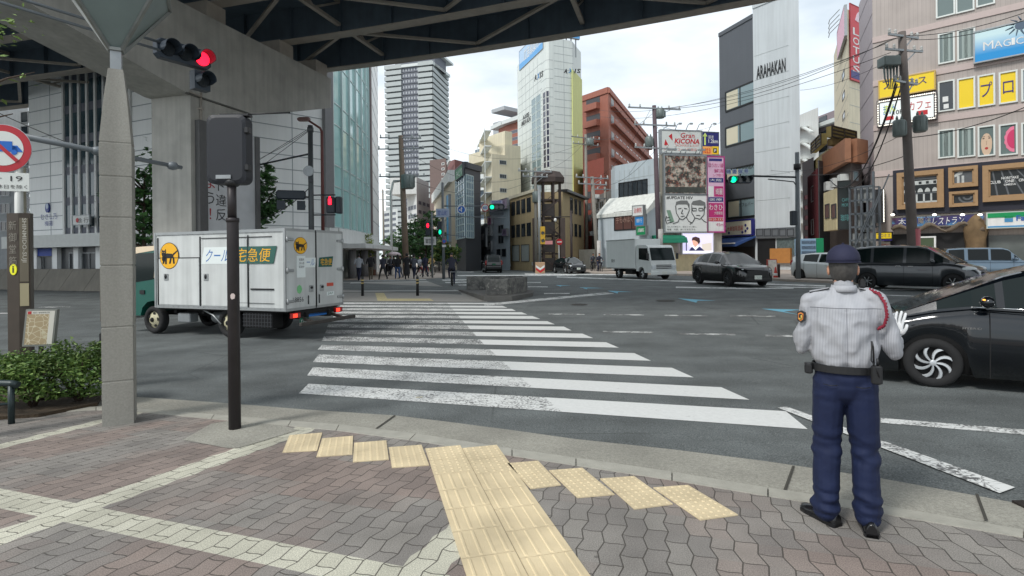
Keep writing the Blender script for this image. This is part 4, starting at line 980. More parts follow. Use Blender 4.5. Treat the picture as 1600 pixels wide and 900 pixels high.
for(x0,y0,x1,y1,mu)in((1135,136,1180,165,1),(1135,194,1180,222,1),(1136,262,1180,277,1),(1138,312,1180,338,1)):
 a0,a1,zz0,zz1=Wd.rect(x0,y0,x1,y1);win_at(AB,Wd,a0,a1,zz0,zz1,GLASSL,BLACK,mu,'window',.12,.08)
 b=MB();Wd.box(b,a0+.05,a0+(a1-a0)*.42,zz0+.05,zz1-.05,.02,.03);b.build('window_blind',mat('blind_cream',(196,190,168),.6),AB,local=False)
for tx,r_ in(('ANNEX',(1160,258,1178,264)),('カフェバー',(1155,316,1178,322))):tpx(tx,Wd,r_,DG,AB,.06)
T2,W2,z_=bld('light_grey_slab','tall blank light grey slab wall lettered ARAHAKAN',[(1180,48.4),(1233,45.9),(1252,45.4)],(1.5,12),(1180,14,48.4),LGB)
Wg=W2[0]
b=MB();Wg.box(b,0,Wg.L,z_,z_+.3,-.4,.08);W2[1].box(b,0,W2[1].L,z_,z_+.3,-.4,.08);b.build('roof_parapet',LGB,T2,local=False)
tx_=thing('wall_lettering','black capital letters spelling ARAHAKAN on the light grey wall','sign',Wg(1,15,.1));tpx('ARAHAKAN',Wg,(1182.5,97,1228,118),BLACK,tx_,.06,bold=.02)
panels(T2,Wg,(1180,40,1233,350),1,8,JL,.03)
for(x0,y0,x1,y1)in((1184,356,1250,371),):wbox(T2,Wg,(x0,y0,x1,y1),0,.3,mat('fascia_grey',(96,100,104),.5),'fascia')
wbox(T2,Wg,(1184,373,1212,426),-.01,.04,BLACK,'entrance');wbox(T2,Wg,(1214,372,1250,398),-.01,.04,mat('mosaic_glass',(92,104,104),.3,nz=.4,ns=6),'shop_window')
wbox(T2,Wg,(1206,388,1238,411),.04,.3,mat('orange_board',(176,120,62),.6,nz=.1),'orange_board')
for k in range(5):win_at(T2,Wg,*Wg.rect(1186+k*12,358,1195+k*12,368),mat('arch_glass',(120,126,128),.3),DKGREY,0,'transom',.04,.34)
s2,dd=sign('bar_sign','cream sign with dark dots and purple corners above the blue awning',Wd,(1133,346,1181,367),mat('cream_sign',(214,208,186),.5),NAVY,(.2,.5),.12)
tpx('大衆珈琲酒場',Wd,(1143,353,1168,361),RED,s2,dd+.01)
b=MB()
for x,y in((1137,358),(1140,354),(1141,361),(1172,352),(1175,357),(1172,361),(1167,363),(1146,364)):
 a,zz=Wd.sz(x,y);b.loft([[Wd(a+.13*cos(q),zz+.13*sin(q),d)for q in(0,1,2,3,4,5)]for d in(dd,dd+.02)])
b.build('dots',NAVY,s2,local=False)
BA=mat('blue_awning',(46,76,130),.6,nz=.1)
s3=thing('blue_awning','blue sloping shop awning with white front edge','awning',Wd(1,2,.5))
a0,a1,z0,z1=Wd.rect(1126,369,1186,388)
b=MB();b.loft([[Wd(a,z0+(z1-z0)*q,d)for q,d in((1.0,0),(.93,0),(.12,2.4),(.12,2.5),(.35,2.5))]for a in(a0,a1)]);b.build('canopy',BA,s3,local=False)
b=MB();Wd.box(b,a0,a1,z0+(z1-z0)*.33,z0+(z1-z0)*.42,2.45,2.55);Wd.box(b,a0,a1,z1-.05,z1+.1,-.05,.15);b.build('white_edge',WHITE,s3,local=False)
wbox(AB,Wd,(1130,386,1180,428),-.01,.03,mat('shop_dark',(60,56,54),.4,nz=.3,ns=1),'shopfront')
wbox(T,wf_,(1040,397,1125,428),-.01,.03,mat('cream_wall_low',(205,194,160),.7,nz=.08,streak=.1),'low_wall')
T,W,z=bld('white_stair_flats','white flats with zigzag fire stairs in the gap right of the grey slab',[(1250,112),(1281,106)],(0,14),(1270,172,108),BW)
for k in range(9):
 z0_=z-3.1*k-3;b=MB();W[0].box(b,0,W[0].L*.55,z0_,z0_+.2,0,1.6);W[0].box(b,0,W[0].L*.45,z0_+.2,z0_+1.2,1.5,1.6);b.beam(W[0](W[0].L*.5,z0_,1.1),W[0](W[0].L*.95,z0_-1.6,1.1),.8,.25);b.build('stair_landing',TSL,T,local=False)
T,W,z=bld('mauve_flats','mauve-grey flats with pale balcony rails behind the cream building',[(1281,118),(1312,112)],(0,14),(1296,176,115),mat('mauve_tile',(134,122,126),.7,nz=.06))
for k in range(9):
 z0_=z-3.1*k-2.6;b=MB();W[0].box(b,0,W[0].L,z0_,z0_+.8,0,1.0);b.build('balcony',TSL,T,local=False)
 b=MB();W[0].box(b,.3,W[0].L*.45,z0_+.9,z0_+2.2,0,.1);b.build('window_row',GLASS,T,local=False)
CB,W,z=bld('cream_tower','cream narrow building carrying a red vertical sign beside the mauve-brown block',[(1306,84),(1327,68),(1350,70)],(6,14),(1327,14,68),BC)
panels(CB,W[0],(1307,60,1326,300),1,9,JL,.05);panels(CB,W[1],(1328,60,1349,300),1,9,JL,.05)
wgrid(CB,W[0],(1316,100,1321,230),1,4,.7,.3,GLASS,DKGREY,0)
s2,dd=sign('red_vertical_sign','red vertical rooftop sign lettered LOTUS in white',W[1],(1327,11,1346,127),mat('lotus_red',(196,34,48),.4),mat('lotus_frame',(150,30,40),.5),(.05,.16),.08,'billboard')
for i,ch in enumerate('LOTUS'):tpx(ch,W[1],(1330.5,45+i*14.5,1341,56+i*14.5),WHITE,s2,dd+.02,bold=.01)
b=MB();b.loft([[W[1](*W[1].sz(*p),dd+q)for p in((1334,32),(1337,22),(1343,16),(1343,30),(1339,36))]for q in(.0,.03)]);b.build('flower_mark',mat('flower_pale',(220,200,210),.5),s2,local=False)
wbox(s2,W[1],(1328,112,1343,124),dd,dd+.02,mat('sign_dusk',(60,60,120),.5),'dusk_strip')
s2,dd=sign('pink_side_panel','pink side panel of the rooftop sign with four lamp arms',W[0],(1313,28,1325.5,74),mat('panel_pink',(222,170,190),.5),STEEL,(.1,.4),.05)
b=MB()
for y_ in(12,20,27,34):a,zz=W[0].sz(1316,y_+2);b.tube([W[0](a,zz,.3),W[0](a-3.2,zz,1.2),W[0](a-3.6,zz-.4,1.3)],.05,5)
b.build('lamp_arm',STEEL,s2,local=False)
YB=mat('ochre_cladding',(176,158,100),.6,nz=.08,streak=.1);DB=mat('dark_brown_rail',(60,50,40),.6)
T,W,z=bld('ochre_balcony_building','ochre clad building with dark-railed setback terraces behind the red shop',[(1270,62),(1296,54),(1338,57)],(4,12),(1296,232,54),YB)
def terr(x0,x1,y0,y1,Wk,off):
 a0,a1,zz0,zz1=Wk.rect(x0,y0,x1,y1);b=MB();Wk.box(b,a0,a1,zz0,zz1,-.5+off,off,0)
 for k in range(4):zz=zz0+(zz1-zz0)*k/3;Wk.box(b,a0-.05,a1+.05,zz-.07,zz+.07,off,off+.08,1)
 n_=max(2,int((a1-a0)/1.8))
 for k in range(n_+1):a=a0+(a1-a0)*k/n_;Wk.box(b,a-.07,a+.07,zz0,zz1,off,off+.1,1)
 b.build('terrace',[YB,DB],T,local=False)
terr(1296,1334,202,218,W[1],.2);terr(1298,1330,236,250,W[1],.3);terr(1271,1287,216,232,W[0],.2);terr(1296,1318,252,262,W[1],.4)
wbox(T,W[1],(1298,219,1322,229),-.3,.2,mat('trellis',(120,100,60),.7,nz=.3,ns=8),'trellis')
T,W,z=bld('charcoal_side_block','charcoal block deep in the side street behind the red facade',[(1255,64),(1273,60)],(2,10),(1264,250,62),BD)
wgrid(T,W[0],(1257,300,1264,380),1,5,.8,.4,mat('bar_sign_mix',(140,80,90),.5,nz=.4,ns=2),BLACK,0,name='stacked_sign')
T,W,z=bld('red_corrugated_shop','dark red corrugated shop with two narrow white windows',[(1264,52),(1280,46.5),(1299,48)],(3,9),(1280,262,46.5),mat('dark_red_metal',(112,44,50),.5,nz=.08,streak=.15))
b=MB();W[1].box(b,0,W[1].L,-.1,z+.6,-.02,.06);b.build('black_side',BD,T,local=False)
for y_ in(292,344):win_at(T,W[0],*W[0].rect(1268.5,y_,1272,y_+22),GLASSL,WHITE,0,'window',.08,.06)
b=MB()
for k in range(10):a=W[0].L*k/10;W[0].box(b,a-.03,a+.03,0,z,0,.06)
b.build('rib',mat('dark_red_rib',(92,36,42),.5),T,local=False)
T,W,z=bld('dark_club_building','dark club building with brown wooden fascia and open lower floor',[(1297,47),(1331,40.8),(1348,41.6)],(4,8),(1331,250,40.8),mat('club_dark',(84,76,72),.6,nz=.1))
WF=mat('wood_fascia',(142,98,72),.6,nz=.12,ns=2)
b=MB();W[0].box(b,-.2,W[0].L+.5,z-.2,z+1.5,.1,.5);W[1].box(b,0,W[1].L,z-.2,z+1.5,-.1,.45);b.build('wooden_fascia',WF,T,local=False)
wgrid(T,W[1],(1333,268,1340,282),1,1,.9,.9,GLASSL,STEEL,0)
for k in range(3):
 b=MB();a=.6+k*2.2;W[0].box(b,a,a+.9,z-1.6,z-.9,.0,.55);b.build('air_conditioner',BW,T,local=False)
wc=Wall(1285,43.5,1306,40.2)
T3=thing('cream_hoarding_wall','cream boarded wall with two dark windows projecting in the side street','wall',wc(0,0,0));a0,a1,z0,z1=wc.rect(1287,298,1306,360)
b=MB();wc.box(b,a0,a1,z0,z1,-.6,0);b.build('boarding',mat('cream_board',(196,184,146),.7,nz=.08,streak=.15),T3,local=False)
for x in(1290,1300):win_at(T3,wc,*wc.rect(x,320,x+6,340),POS,DKGREY,0,'window',.06,.05)
wm=Wall(1308,38.6,1330,38.2)
s2,dd=sign('black_cafe_sign','black cafe sign box lettered CAFE MORE hung over the side street',wm,(1310,285,1328,358),mat('cafe_black',(28,36,36),.3),BLACK,(.0,.7),.06)
tpx('CAFE',wm,(1315,311,1326,316),mat('cafe_ink',(90,150,150),.4),s2,dd+.02);tpx('MORE',wm,(1315,319,1327,324),mat('cafe_ink',(90,150,150),.4),s2,dd+.02);tpx('珈琲',wm,(1313,336,1326,346),mat('cafe_ink',(90,150,150),.4),s2,dd+.02)
wr_=Wall(1328,36.8,1368,35.6)
sc=thing('sign_scaffold','grey steel scaffold frame holding blank sign panels by the mauve-brown block','scaffold',wr_(0,0,0))
a0,a1,z0,z1=wr_.rect(1329,292,1366,394);b=MB()
for k in range(5):a=a0+(a1-a0)*k/4;wr_.box(b,a-.06,a+.06,.1,z1+(.9 if k==4 else 0),0,.12);wr_.box(b,a-.06,a+.06,1,z1,-.9,-.78)
for k in range(6):zz=1.6+(z1-1.6)*k/5;wr_.box(b,a0,a1,zz-.06,zz+.06,0,.12);wr_.box(b,a0,a1,zz-.04,zz+.04,-.9,-.78)
for k in range(3):b.beam(wr_(a0+k*.5+.3,2+k,.14),wr_(a0+1.3+k*.5,4.5+k,.14),.06,.06)
b.build('frame',mat('scaffold_grey',(100,106,112),.5,.4,nz=.15),sc,local=False)
for(x0,y0,x1,y1)in((1332,295,1341,322),(1344,293,1362,316),(1333,336,1342,360),(1345,332,1363,362),(1330,364,1366,396)):
 b=MB();q=wr_.rect(x0,y0,x1,y1);wr_.box(b,q[0],q[1],q[2],q[3],-.3,-.2);b.build('blank_panel',mat('dull_panel',(142,146,146),.5,nz=.15,streak=.2),sc,local=False)
n=NT('mauve_ribbed');rib=n.math('FRACT',n.math('MULTIPLY',n.math('ADD',n.math('MULTIPLY',n.X,-.71),n.math('MULTIPLY',n.Y,.70)),4.2))
rib=n.math('LESS_THAN',rib,.12);c=n.scale(srgb((174,164,158)),n.math('MULTIPLY',n.rng(n.noise(.9,4),.3,.7,.93,1.05),n.math('SUBTRACT',1,n.math('MULTIPLY',rib,.16))))
mp=_n(n.t,'ShaderNodeMapping');mp.inputs['Scale'].default_value=(3,3,.12);n.link(n.pos,mp.inputs[0]);c=n.scale(c,n.rng(n.noise(1.4,3,mp.outputs[0]),.35,.65,.9,1));RIBM=n.done(c,.7)
PLM=mat('mauve_pale',(178,168,172),.7,nz=.05,streak=.08)
c0=Wall(1367,40.5,1600,34.6)
MBK,W,z=bld('mauve_brown_block','large mauve-brown commercial block with white-framed windows and many signs on the right',[(1348,46),(1369,40.4),(1600,34.9)],(9,11),22,RIBM)
A=Vector((ray(1367,400)[0]*40.4,40.4));Bv=Vector((ray(1600,400)[0]*34.9,34.9));Bv=A+(Bv-A)*1.9
Wb=wallxy(tuple(A),tuple(Bv))
b=MB();Wb.box(b,0,Wb.L,-.1,22,-10,.0);b.build('wall',RIBM,MBK,local=False)
b=MB();W[0].box(b,-.2,W[0].L,-.1,22,-.05,.06,0);b.build('corner_facet',PLM,MBK,local=False)
b=MB()
for k in range(11):W[0].box(b,-.2,W[0].L,2.2+k*1.85,2.24+k*1.85,.0,.075)
b.build('panel_joint',mat('joint_mauve',(132,124,128),.7),MBK,local=False)
for py_ in(51,112,186,270):
 zz=Wb.sz({51:1415,112:1465,186:1465,270:1390}[py_],py_)[1]
 b=MB();Wb.box(b,0,Wb.L,zz-.22,zz+.18,.0,.07);b.build('string_course',mat('course_pink',(188,172,167),.7,nz=.04),MBK,local=False)
WF2=mat('window_frame_white',(214,218,214),.4)
PAN=mat('pane_dull',(108,122,120),.12,spec=.7);YV=mat('vinyl_yellow',(236,204,30),.4);NVI=mat('vinyl_navy',(50,40,110),.4)
cols=[(1467,1491),(1497,1523),(1529,1554),(1562,1589),(1597,1625),(1633,1663)]
def vwin(c_,y0,y1,gm,extra=None,i=0):
 x0,x1=cols[c_];a0,a1,z0,z1=Wb.rect(x0,y0,x1,y1)
 return win_at(MBK,Wb,a0+.05,a1-.05,z0+.05,z1-.05,gm,WF2,0,'window',.09,.1),(a0+.1,a1-.1,z0+.1,z1-.1)
slp=-.155
for r_,(yt,yb)in enumerate(((52,98),(127,173),(203,246))):
 for c_ in range(6):
  if r_==0 and c_ in(2,3,4,5):continue
  dx=cols[c_][0]-1467;y0,y1=yt-dx*[.2,.155,.09][r_],yb-dx*[.19,.13,.045][r_]
  gm=PAN
  if r_==1 and c_ in(1,2,3):gm=YV
  if r_==1 and c_==0:gm=GLASS
  if r_==1 and c_>=4:gm=GLASSL
  w_,q=vwin(c_,y0,y1,gm)
  if r_==1 and c_ in(2,3):text('プ' if c_==2 else 'ロ',Wb,q[0]-.0,q[1]+.0,q[2]+.4,q[3]-.35,NVI,w_,.04)
  if r_ in(0,2)and c_ in(0,1):
   b=MB();Wb.box(b,q[0]+.1,q[0]+.4,q[2],q[3],.02,.03);Wb.box(b,q[1]-.45,q[1]-.1,q[2],q[3],.02,.03);b.build('curtain',mat('curtain_pale',(150,164,160),.6),MBK,local=False)
  if r_==1 and c_==0:
   b=MB();Wb.box(b,q[0]+.1,q[0]+.4,q[2]+.5,q[2]+.85,.02,.03);Wb.box(b,q[0]+.15,q[0]+.42,q[2]+.05,q[2]+.35,.02,.03);b.build('paper',WHITE,MBK,local=False)
  if r_==2 and c_==2:
   b=MB();cx=(q[0]+q[1])/2;wv_=(q[1]-q[0])/2;hh=q[3]-q[2]
   b.loft([[Wb(cx+wv_*.95*cos(t),q[2]+hh*.42+hh*.5*sin(t)*(1 if sin(t)<0 else.75),d)for t in[2*pi*k/16 for k in range(16)]]for d in(.022,.03)],m=0)
   for s_ in(-1,1):b.loft([[Wb(cx+s_*wv_*.5+wv_*.22*cos(t),q[2]+hh*.6+hh*.025*sin(t),d)for t in(0,1,2,3,4,5)]for d in(.03,.036)],m=1);Wb.box(b,cx+s_*wv_*.5-wv_*.25,cx+s_*wv_*.5+wv_*.25,q[2]+hh*.66,q[2]+hh*.68,.03,.034,1)
   b.loft([[Wb(cx+wv_*.3*cos(t),q[2]+hh*.22+hh*.05*sin(t),d)for t in(0,.8,1.57,2.4,3.14,4,4.7,5.5)]for d in(.03,.036)],m=2);Wb.box(b,cx-.02,cx+.02,q[2]+hh*.34,q[2]+hh*.5,.03,.034,3)
   b.build('face_poster',[mat('poster_skin',(205,178,152),.5),mat('poster_dark',(70,56,54),.5),mat('poster_lips',(176,50,50),.4),mat('poster_shadow',(176,146,124),.5)],MBK,local=False)
  if r_==2 and c_==3:
   b=MB();cx=q[1]-.02;hh=(q[3]-q[2])/2;
   for k_,(R_,m_)in enumerate(((.95,0),(.7,1))):b.loft([[Wb(cx-(q[1]-q[0])*.8*R_*sin(t)*(1+(.06*cos(14*t)if k_==0 else 0)),q[2]+hh+hh*R_*cos(t),d)for t in[pi*k/24 for k in range(25)]]for d in(.022+.008*k_,.03+.008*k_)],m=m_)
   b.build('fan_poster',[mat('poster_pink',(228,120,150),.5),mat('poster_rose',(200,50,100),.5)],MBK,local=False)
for x0,x1,y1 in((1465,1490,24),(1496,1520,17),(1528,1552,7)):win_at(MBK,Wb,*[v for v in Wb.rect(x0,-18,x1,y1)],PAN,WF2,0,'window',.09,.1)
s2,dd=sign('yellow_loan_sign','large yellow loan sign behind the power pole, above the cafe light box',Wb,(1376,121.5,1461,147.5),YV,mat('sign_edge',(190,160,90),.5),(.1,.4),.08)
def slanted(parent,x0,x1,yl0,yl1,yr0,yr1,m_,d0,d1,nm,fm=None):
 a0,zt0=Wb.sz(x0,yl0);_,zb0=Wb.sz(x0,yl1);a1,zt1=Wb.sz(x1,yr0);_,zb1=Wb.sz(x1,yr1)
 return a0,a1,(zb0+zb1)/2,(zt0+zt1)/2
for ch,x0,x1,y0,y1 in(('プ',1381,1394,126,142),('ロ',1398,1412,126,141),('ミ',1419,1432,124,138),('ス',1435,1450,121,134)):tpx(ch,Wb,(x0,y0,x1,y1),NVI,s2,dd+.02,bold=.01)
s2,dd=sign('cafe_light_box','white light-bulb framed manga cafe sign box under the yellow loan sign',Wb,(1376.5,156,1460.5,190),mat('lightbox_white',(226,232,230),.5,emis=.15),mat('bulb_frame',(70,64,66),.5),(.1,.4),.18)
for tx,r_,m_ in(('まんが',(1382,164,1402,180),mat('manga_blue',(60,130,190),.5)),('まん',(1383.5,165,1401,178),mat('manga_lime',(200,220,60),.5)),('カフェ',(1421,159,1456,172),RED),('10F',(1398,173,1412,180),BLACK)):tpx(tx,Wb,r_,m_,s2,dd+(.02 if m_ is not _M.get('manga_lime')else.04),bold=.01)
for r_ in((1385,183,1398,189),(1434,174,1451,181)):wbox(s2,Wb,r_,dd,dd+.015,RED,'red_flash')
a0,a1,z0,z1=Wb.rect(1376.5,156,1460.5,190);b=MB()
for k in range(26):
 for zz in(z0-.1,z1+.1):ellip(b,Wb(a0+(a1-a0)*k/25,zz,.42),(.045,.045,.045),6)
for k in range(1,9):
 for aa in(a0-.1,a1+.1):ellip(b,Wb(aa,z0+(z1-z0)*k/9,.42),(.045,.045,.045),6)
b.tube([Wb(*q,.41)for q in((a0-.1,z0-.1),(a1+.1,z0-.1),(a1+.1,z1+.1),(a0-.1,z1+.1),(a0-.1,z0-.1))],.012,4)
o=b.build('bulb_row',mat('bulb_lit',(255,250,235),.4,emis=1.0),s2,local=False)
n=NT('aqua_gradient');zt_=Wb.sz(1560,40)[1];zb_=Wb.sz(1560,90)[1]
AQ=n.done(n.mix(n.rng(n.Z,zb_+.3,zt_-.6),(*srgb((10,140,205)),1),(*srgb((196,222,226)),1)),.35)
s2,dd=sign('aqua_sign','pale to bright blue sign lettered MAGIC with a sun mark, high at the right edge',Wb,(1524,35,1690,84),AQ,STEEL,(.1,.4),.08,'billboard')
for i,ch in enumerate('MAGIC'):
 x0=[1537,1554,1568,1581,1588][i];x1=[1553,1567,1580,1586.5,1600][i];y=80-(x0-1537)*.17;tpx(ch,Wb,(x0,y-(13 if i==0 else 11),x1,y),WHITE,s2,dd+.02)
a,zz=Wb.sz(1596,42);b=MB()
for k in range(12):t=2*pi*k/12;b.tube([Wb(a+.35*cos(t),zz+.3*sin(t),dd+.02),Wb(a+.75*cos(t+.2),zz+.62*sin(t+.2),dd+.02)],[.05,.015],4)
b.loft([[Wb(a+.3*cos(2*pi*k/14),zz+.26*sin(2*pi*k/14),d)for k in range(14)]for d in(dd,dd+.03)])
b.build('sun_mark',mat('sun_ink',(70,90,110),.5),s2,local=False)
a0,_=Wb.sz(1396,300);zt1=Wb.sz(1396,267)[1];zb1=Wb.sz(1396,337)[1]
b=MB();Wb.box(b,a0,Wb.L,zb1,zt1+.0,0,.15);b.build('picture_band',mat('band_navy',(30,30,44),.5),MBK,local=False)
GOLD=mat('gold_frame',(166,134,98),.45,.25,nz=.08,ns=5)
def picture(name,label,rc,pic):
 a0,a1,z0,z1=Wb.rect(*rc);T_=thing(name,label,'picture frame',Wb((a0+a1)/2,z0,.15),0,'gold framed facade pictures');f=min(.3,(z1-z0)*.16)
 b=MB()
 for q in((a0,a1,z1-f,z1),(a0,a1,z0,z0+f),(a0,a0+f,z0+f,z1-f),(a1-f,a1,z0+f,z1-f)):
  Wb.box(b,*q,.15,.42)
 for q in((a0+f,a1-f,z1-f-.08,z1-f),(a0+f,a1-f,z0+f,z0+f+.08),(a0+f,a0+f+.08,z0+f,z1-f),(a1-f-.08,a1-f,z0+f,z1-f)):Wb.box(b,*q,.15,.3)
 b.build('frame',GOLD,T_,local=False)
 b=MB();Wb.box(b,a0+f,a1-f,z0+f,z1-f,.15,.2,0);pic(b,a0+f,a1-f,z0+f,z1-f);b.build('picture',[mat('photo_dark',(34,38,40),.3),mat('photo_light',(190,194,192),.4,nz=.15,ns=4),mat('photo_mid',(96,100,104),.4,nz=.3,ns=1.2)],T_,local=False)
 return T_
def colos(b,a0,a1,z0,z1):
 w_,h=a1-a0,z1-z0
 Wb.box(b,a0,a1,z0+h*.86,z1,.2,.205,2);Wb.box(b,a0,a1,z0+h*.68,z0+h*.82,.2,.215,1);Wb.box(b,a0,a1,z0+.03,z0+h*.1,.2,.215,1)
 for k in range(5):
  c_=a0+w_*(k+.5)/5
  b.loft([[Wb(c_+w_*.075*cos(t),z0+h*.42+h*.14*max(0,sin(t)),d)for t in[pi*j/8 for j in range(9)]]for d in(.2,.215)],m=1)
  Wb.box(b,c_+w_*.1-.05,c_+w_*.1+.05,z0+.05,z0+h*.35,.2,.215,1)
  Wb.box(b,c_-.08,c_+.08,z0+h*.7,z0+h*.79,.215,.22,0)
 Wb.box(b,a0,a1,z0+h*.36,z0+h*.39,.2,.213,2)
def temple(b,a0,a1,z0,z1):
 w_,h=a1-a0,z1-z0;Wb.box(b,a0,a1,z0,z1,.2,.204,2)
 for q in(.2,.42):Wb.box(b,a0+w_*q,a0+w_*(q+.12),z0,z0+h*.6,.204,.215,1)
 b.loft([[Wb(a0+w_*x,z0+h*y,d)for x,y in((.05,.5),(.45,.72),(.5,.9),(.3,.92),(.05,.66))]for d in(.205,.217)],m=1)
def spiral(b,a0,a1,z0,z1):
 cx,cz=(a0+a1)/2+.2,z0+(z1-z0)*.7
 for k,r_ in enumerate((.85,.65,.45,.25)):b.loft([[Wb(cx+r_*cos(t)*(a1-a0)*.5,max(z0+.01,cz+r_*sin(t)*(z1-z0)*.75),d)for t in[pi+pi*j/12 for j in range(13)]]for d in(.2+.003*k,.203+.003*k)],m=2 if k%2==0 else 0)
def rays_(b,a0,a1,z0,z1):
 w_=a1-a0
 for k,(p,q)in enumerate(((.05,.14),(.2,.34),(.32,.6),(.45,.9))):b.loft([[Wb(a0+w_*x*.7,z,d)for x,z in((p,z1),(p+.03,z1),(q+.03,z0),(q,z0))]for d in(.2,.206)],m=2)
picture('framed_picture','gold framed picture of a pale arcaded amphitheatre beside the power pole',(1403,268,1476,326),colos)
picture('framed_picture','small gold framed picture of temple columns, upper of the two middle frames',(1483,261,1529,293),temple)
picture('framed_picture','small gold framed picture of a grey spiral, lower of the two middle frames',(1484,299,1529,323),spiral)
pf=picture('framed_picture','largest gold framed picture, lettered CLUB ONE, at the right edge',(1536,253,1690,312),rays_)
for tx,r_ in(('NORITAKE',(1565,276,1592,280)),('CLUB',(1546,283,1564,287.5)),('ONE',(1571,281,1585,285.5)),('CINEMA',(1592,279,1612,283.5)),('UMEDA',(1569,287,1588,290))):tpx(tx,Wb,r_,WHITE,pf,.23,bold=.02)
n=NT('night_mural');c=n.mix(n.rng(n.noise(.5,3),.4,.6),(*srgb((34,50,110)),1),(*srgb((90,60,80)),1));c=n.mix(n.rng(n.noise(1.6,4),.55,.7),c,(*srgb((90,150,190)),1));NM=n.done(c,.4)
s2,dd=sign('restaurant_sign','dark blue mural sign with white brush lettering under the gold frames',Wb,(1397,338,1540,353),NM,mat('mural_edge',(110,106,100),.5),(.15,.7),.08)
for ch,x0,x1,y in(('太',1407,1418,351),('陽',1420,1428,350),('の',1430,1436,351),('魔',1437,1446,350),('法',1448,1457,350)):tpx(ch,Wb,(x0,y-9,x1,y),WHITE if ch in '太の' else mat('brush_grey',(150,140,120),.5),s2,dd+.02)
tpx('レストラン',Wb,(1459,340,1507,351),WHITE,s2,dd+.02,bold=.015,skew=.15);tpx('Magic Solario',Wb,(1432,338.2,1472,341.5),mat('brush_blue',(150,190,220),.5),s2,dd+.02)
for x in(1400,1430,1464,1507,1534):
 a,zz=Wb.sz(x,336);b=MB();b.tube([Wb(a,zz+.1,.15),Wb(a,zz+.25,.9),Wb(a,zz,1.1)],.03,5);ellip(b,Wb(a,zz-.03,1.1),(.13,.13,.07),8,1);b.build('spotlight',[BLACK,mat('spot_lit',(255,250,240),.4,emis=2.2)],s2,local=False)
b=MB();a0,a1,z0,z1=Wb.rect(1397,355,1540,357);pts=[Wb(a0+(a1-a0)*k/20,z0+.25*sin(k*.9)+.05*k/20,.75)for k in range(21)];b.tube(pts,[.12+.05*sin(k)for k in range(21)],6);b.build('root_moulding',mat('root_brown',(104,92,78),.8,nz=.2,ns=3),s2,local=False)
a0,a1,z0,z1=Wb.rect(1382,362,1545,422)
b=MB();Wb.box(b,a0,a1,.1,z1-.1,-.01,.05);b.build('entrance',mat('entrance_black',(20,20,22),.5),MBK,local=False)
wbox(MBK,Wb,(1545,366,1700,425),.0,.05,mat('store_glass',(92,98,96),.15,nz=.3,ns=1),'shopfront')
a,zz=Wb.sz(1527,380);b=MB();RK=mat('rock_sculpture',(112,92,66),.85,nz=.25,ns=3,bump=.6,bs=6)
rings=[]
for k in range(9):
 t=k/8;z=.1+t*(Wb.sz(1527,338)[1]);r=[.78,.66,.55,.5,.5,.56,.62,.5,.25][k]
 rings.append([Wb(a+r*cos(q)*(1+.16*sin(3*q+k)),z,.5+r*.7*sin(q)*(1+.16*cos(2*q+k*1.3)))for q in[2*pi*j/14 for j in range(14)]])
b.loft(rings,smooth=True)
b.build('tree_sculpture',RK,label='ochre rock-textured tree trunk sculpture at the restaurant entrance',cat='sculpture')
s2,dd=sign('convenience_store_sign','white, green and blue convenience store fascia at the right edge',Wb,(1545,331,1700,354),WHITE,mat('fascia_edge',(180,190,185),.5),(.15,.9),.06)
b=MB();a0,a1,z0,z1=Wb.rect(1545,331,1700,354);Wb.box(b,a0,a1,z0+(z1-z0)*.68,z1,dd,dd+.03);b.build('green_stripe',mat('store_green',(0,140,80),.4),s2,local=False)
b=MB();Wb.box(b,a0,a1,z0,z0+(z1-z0)*.1,dd,dd+.03);b.build('blue_stripe',mat('store_blue',(60,140,190),.4),s2,local=False)
for i,(y0,y1,m_)in enumerate(((338.5,341.5,'store_green'),(342.3,344.5,'store_blue'),(345,347.5,'store_blue'))):wbox(s2,Wb,(1571,y0,1584,y1),dd,dd+.03,_M[m_],'logo_stripe')
tpx('FamilyMart',Wb,(1589,336,1665,347),mat('store_letter',(30,90,170),.4),s2,dd+.04,bold=.02)
s2,dd=sign('small_yellow_sign','small yellow loan sign at street level left of the restaurant entrance',Wb,(1372.5,364,1397,373),YV,BLACK,(.6,.85),.05);tpx('プロミス',Wb,(1375,365.5,1395,371),NVI,s2,dd+.02)
b=MB();a0,a1,z0,z1=Wb.rect(1372.5,373,1397,376.5);Wb.box(b,a0,a1,z0,z1,.6,.84);b.build('lower_strip',NVI,s2,local=False)
s2,dd=sign('vertical_bulb_sign','tall narrow black sign edged with small white bulbs on the block corner',Wb,(1373,298,1384,348),BLACK,DKGREY,(.3,.9),.04)
b=MB();a0,a1,z0,z1=Wb.rect(1373,298,1384,348)
for k in range(22):
 for aa in(a1+.05,a1-.2):ellip(b,Wb(aa,z0+(z1-z0)*(k+.5)/22,.92),(.04,.04,.05),6)
b.build('bulb_row',_M['bulb_lit'],s2,local=False)
s2,dd=sign('white_info_screen','white-framed information screen beside the restaurant entrance',Wb,(1441,372,1463,392),mat('screen_green',(70,84,60),.4),WHITE,(.8,1.0),.1,'screen')
s2,dd=sign('wall_poster','pale poster under the small yellow loan sign',Wb,(1377,378,1393,392),mat('poster_beige',(190,180,165),.6,nz=.2,ns=5),DKGREY,(.3,.4),.03,'poster');tpx('営業中',Wb,(1379,381,1391,386),RED,s2,dd+.02)
s2,dd=sign('vertical_stacked_sign','column of small cream shop signs left of the bulb-edged sign',wallxy(tuple(Wb.A),tuple(Wb.B)),(1367.5,328,1371.5,356),mat('stack_cream',(196,184,150),.5),DKGREY,(.6,.9),.03)
TYRE=mat('tyre_rubber',(30,30,31),.85,nz=.1,ns=20);RIM=mat('alloy_rim',(185,188,190),.4,.3)
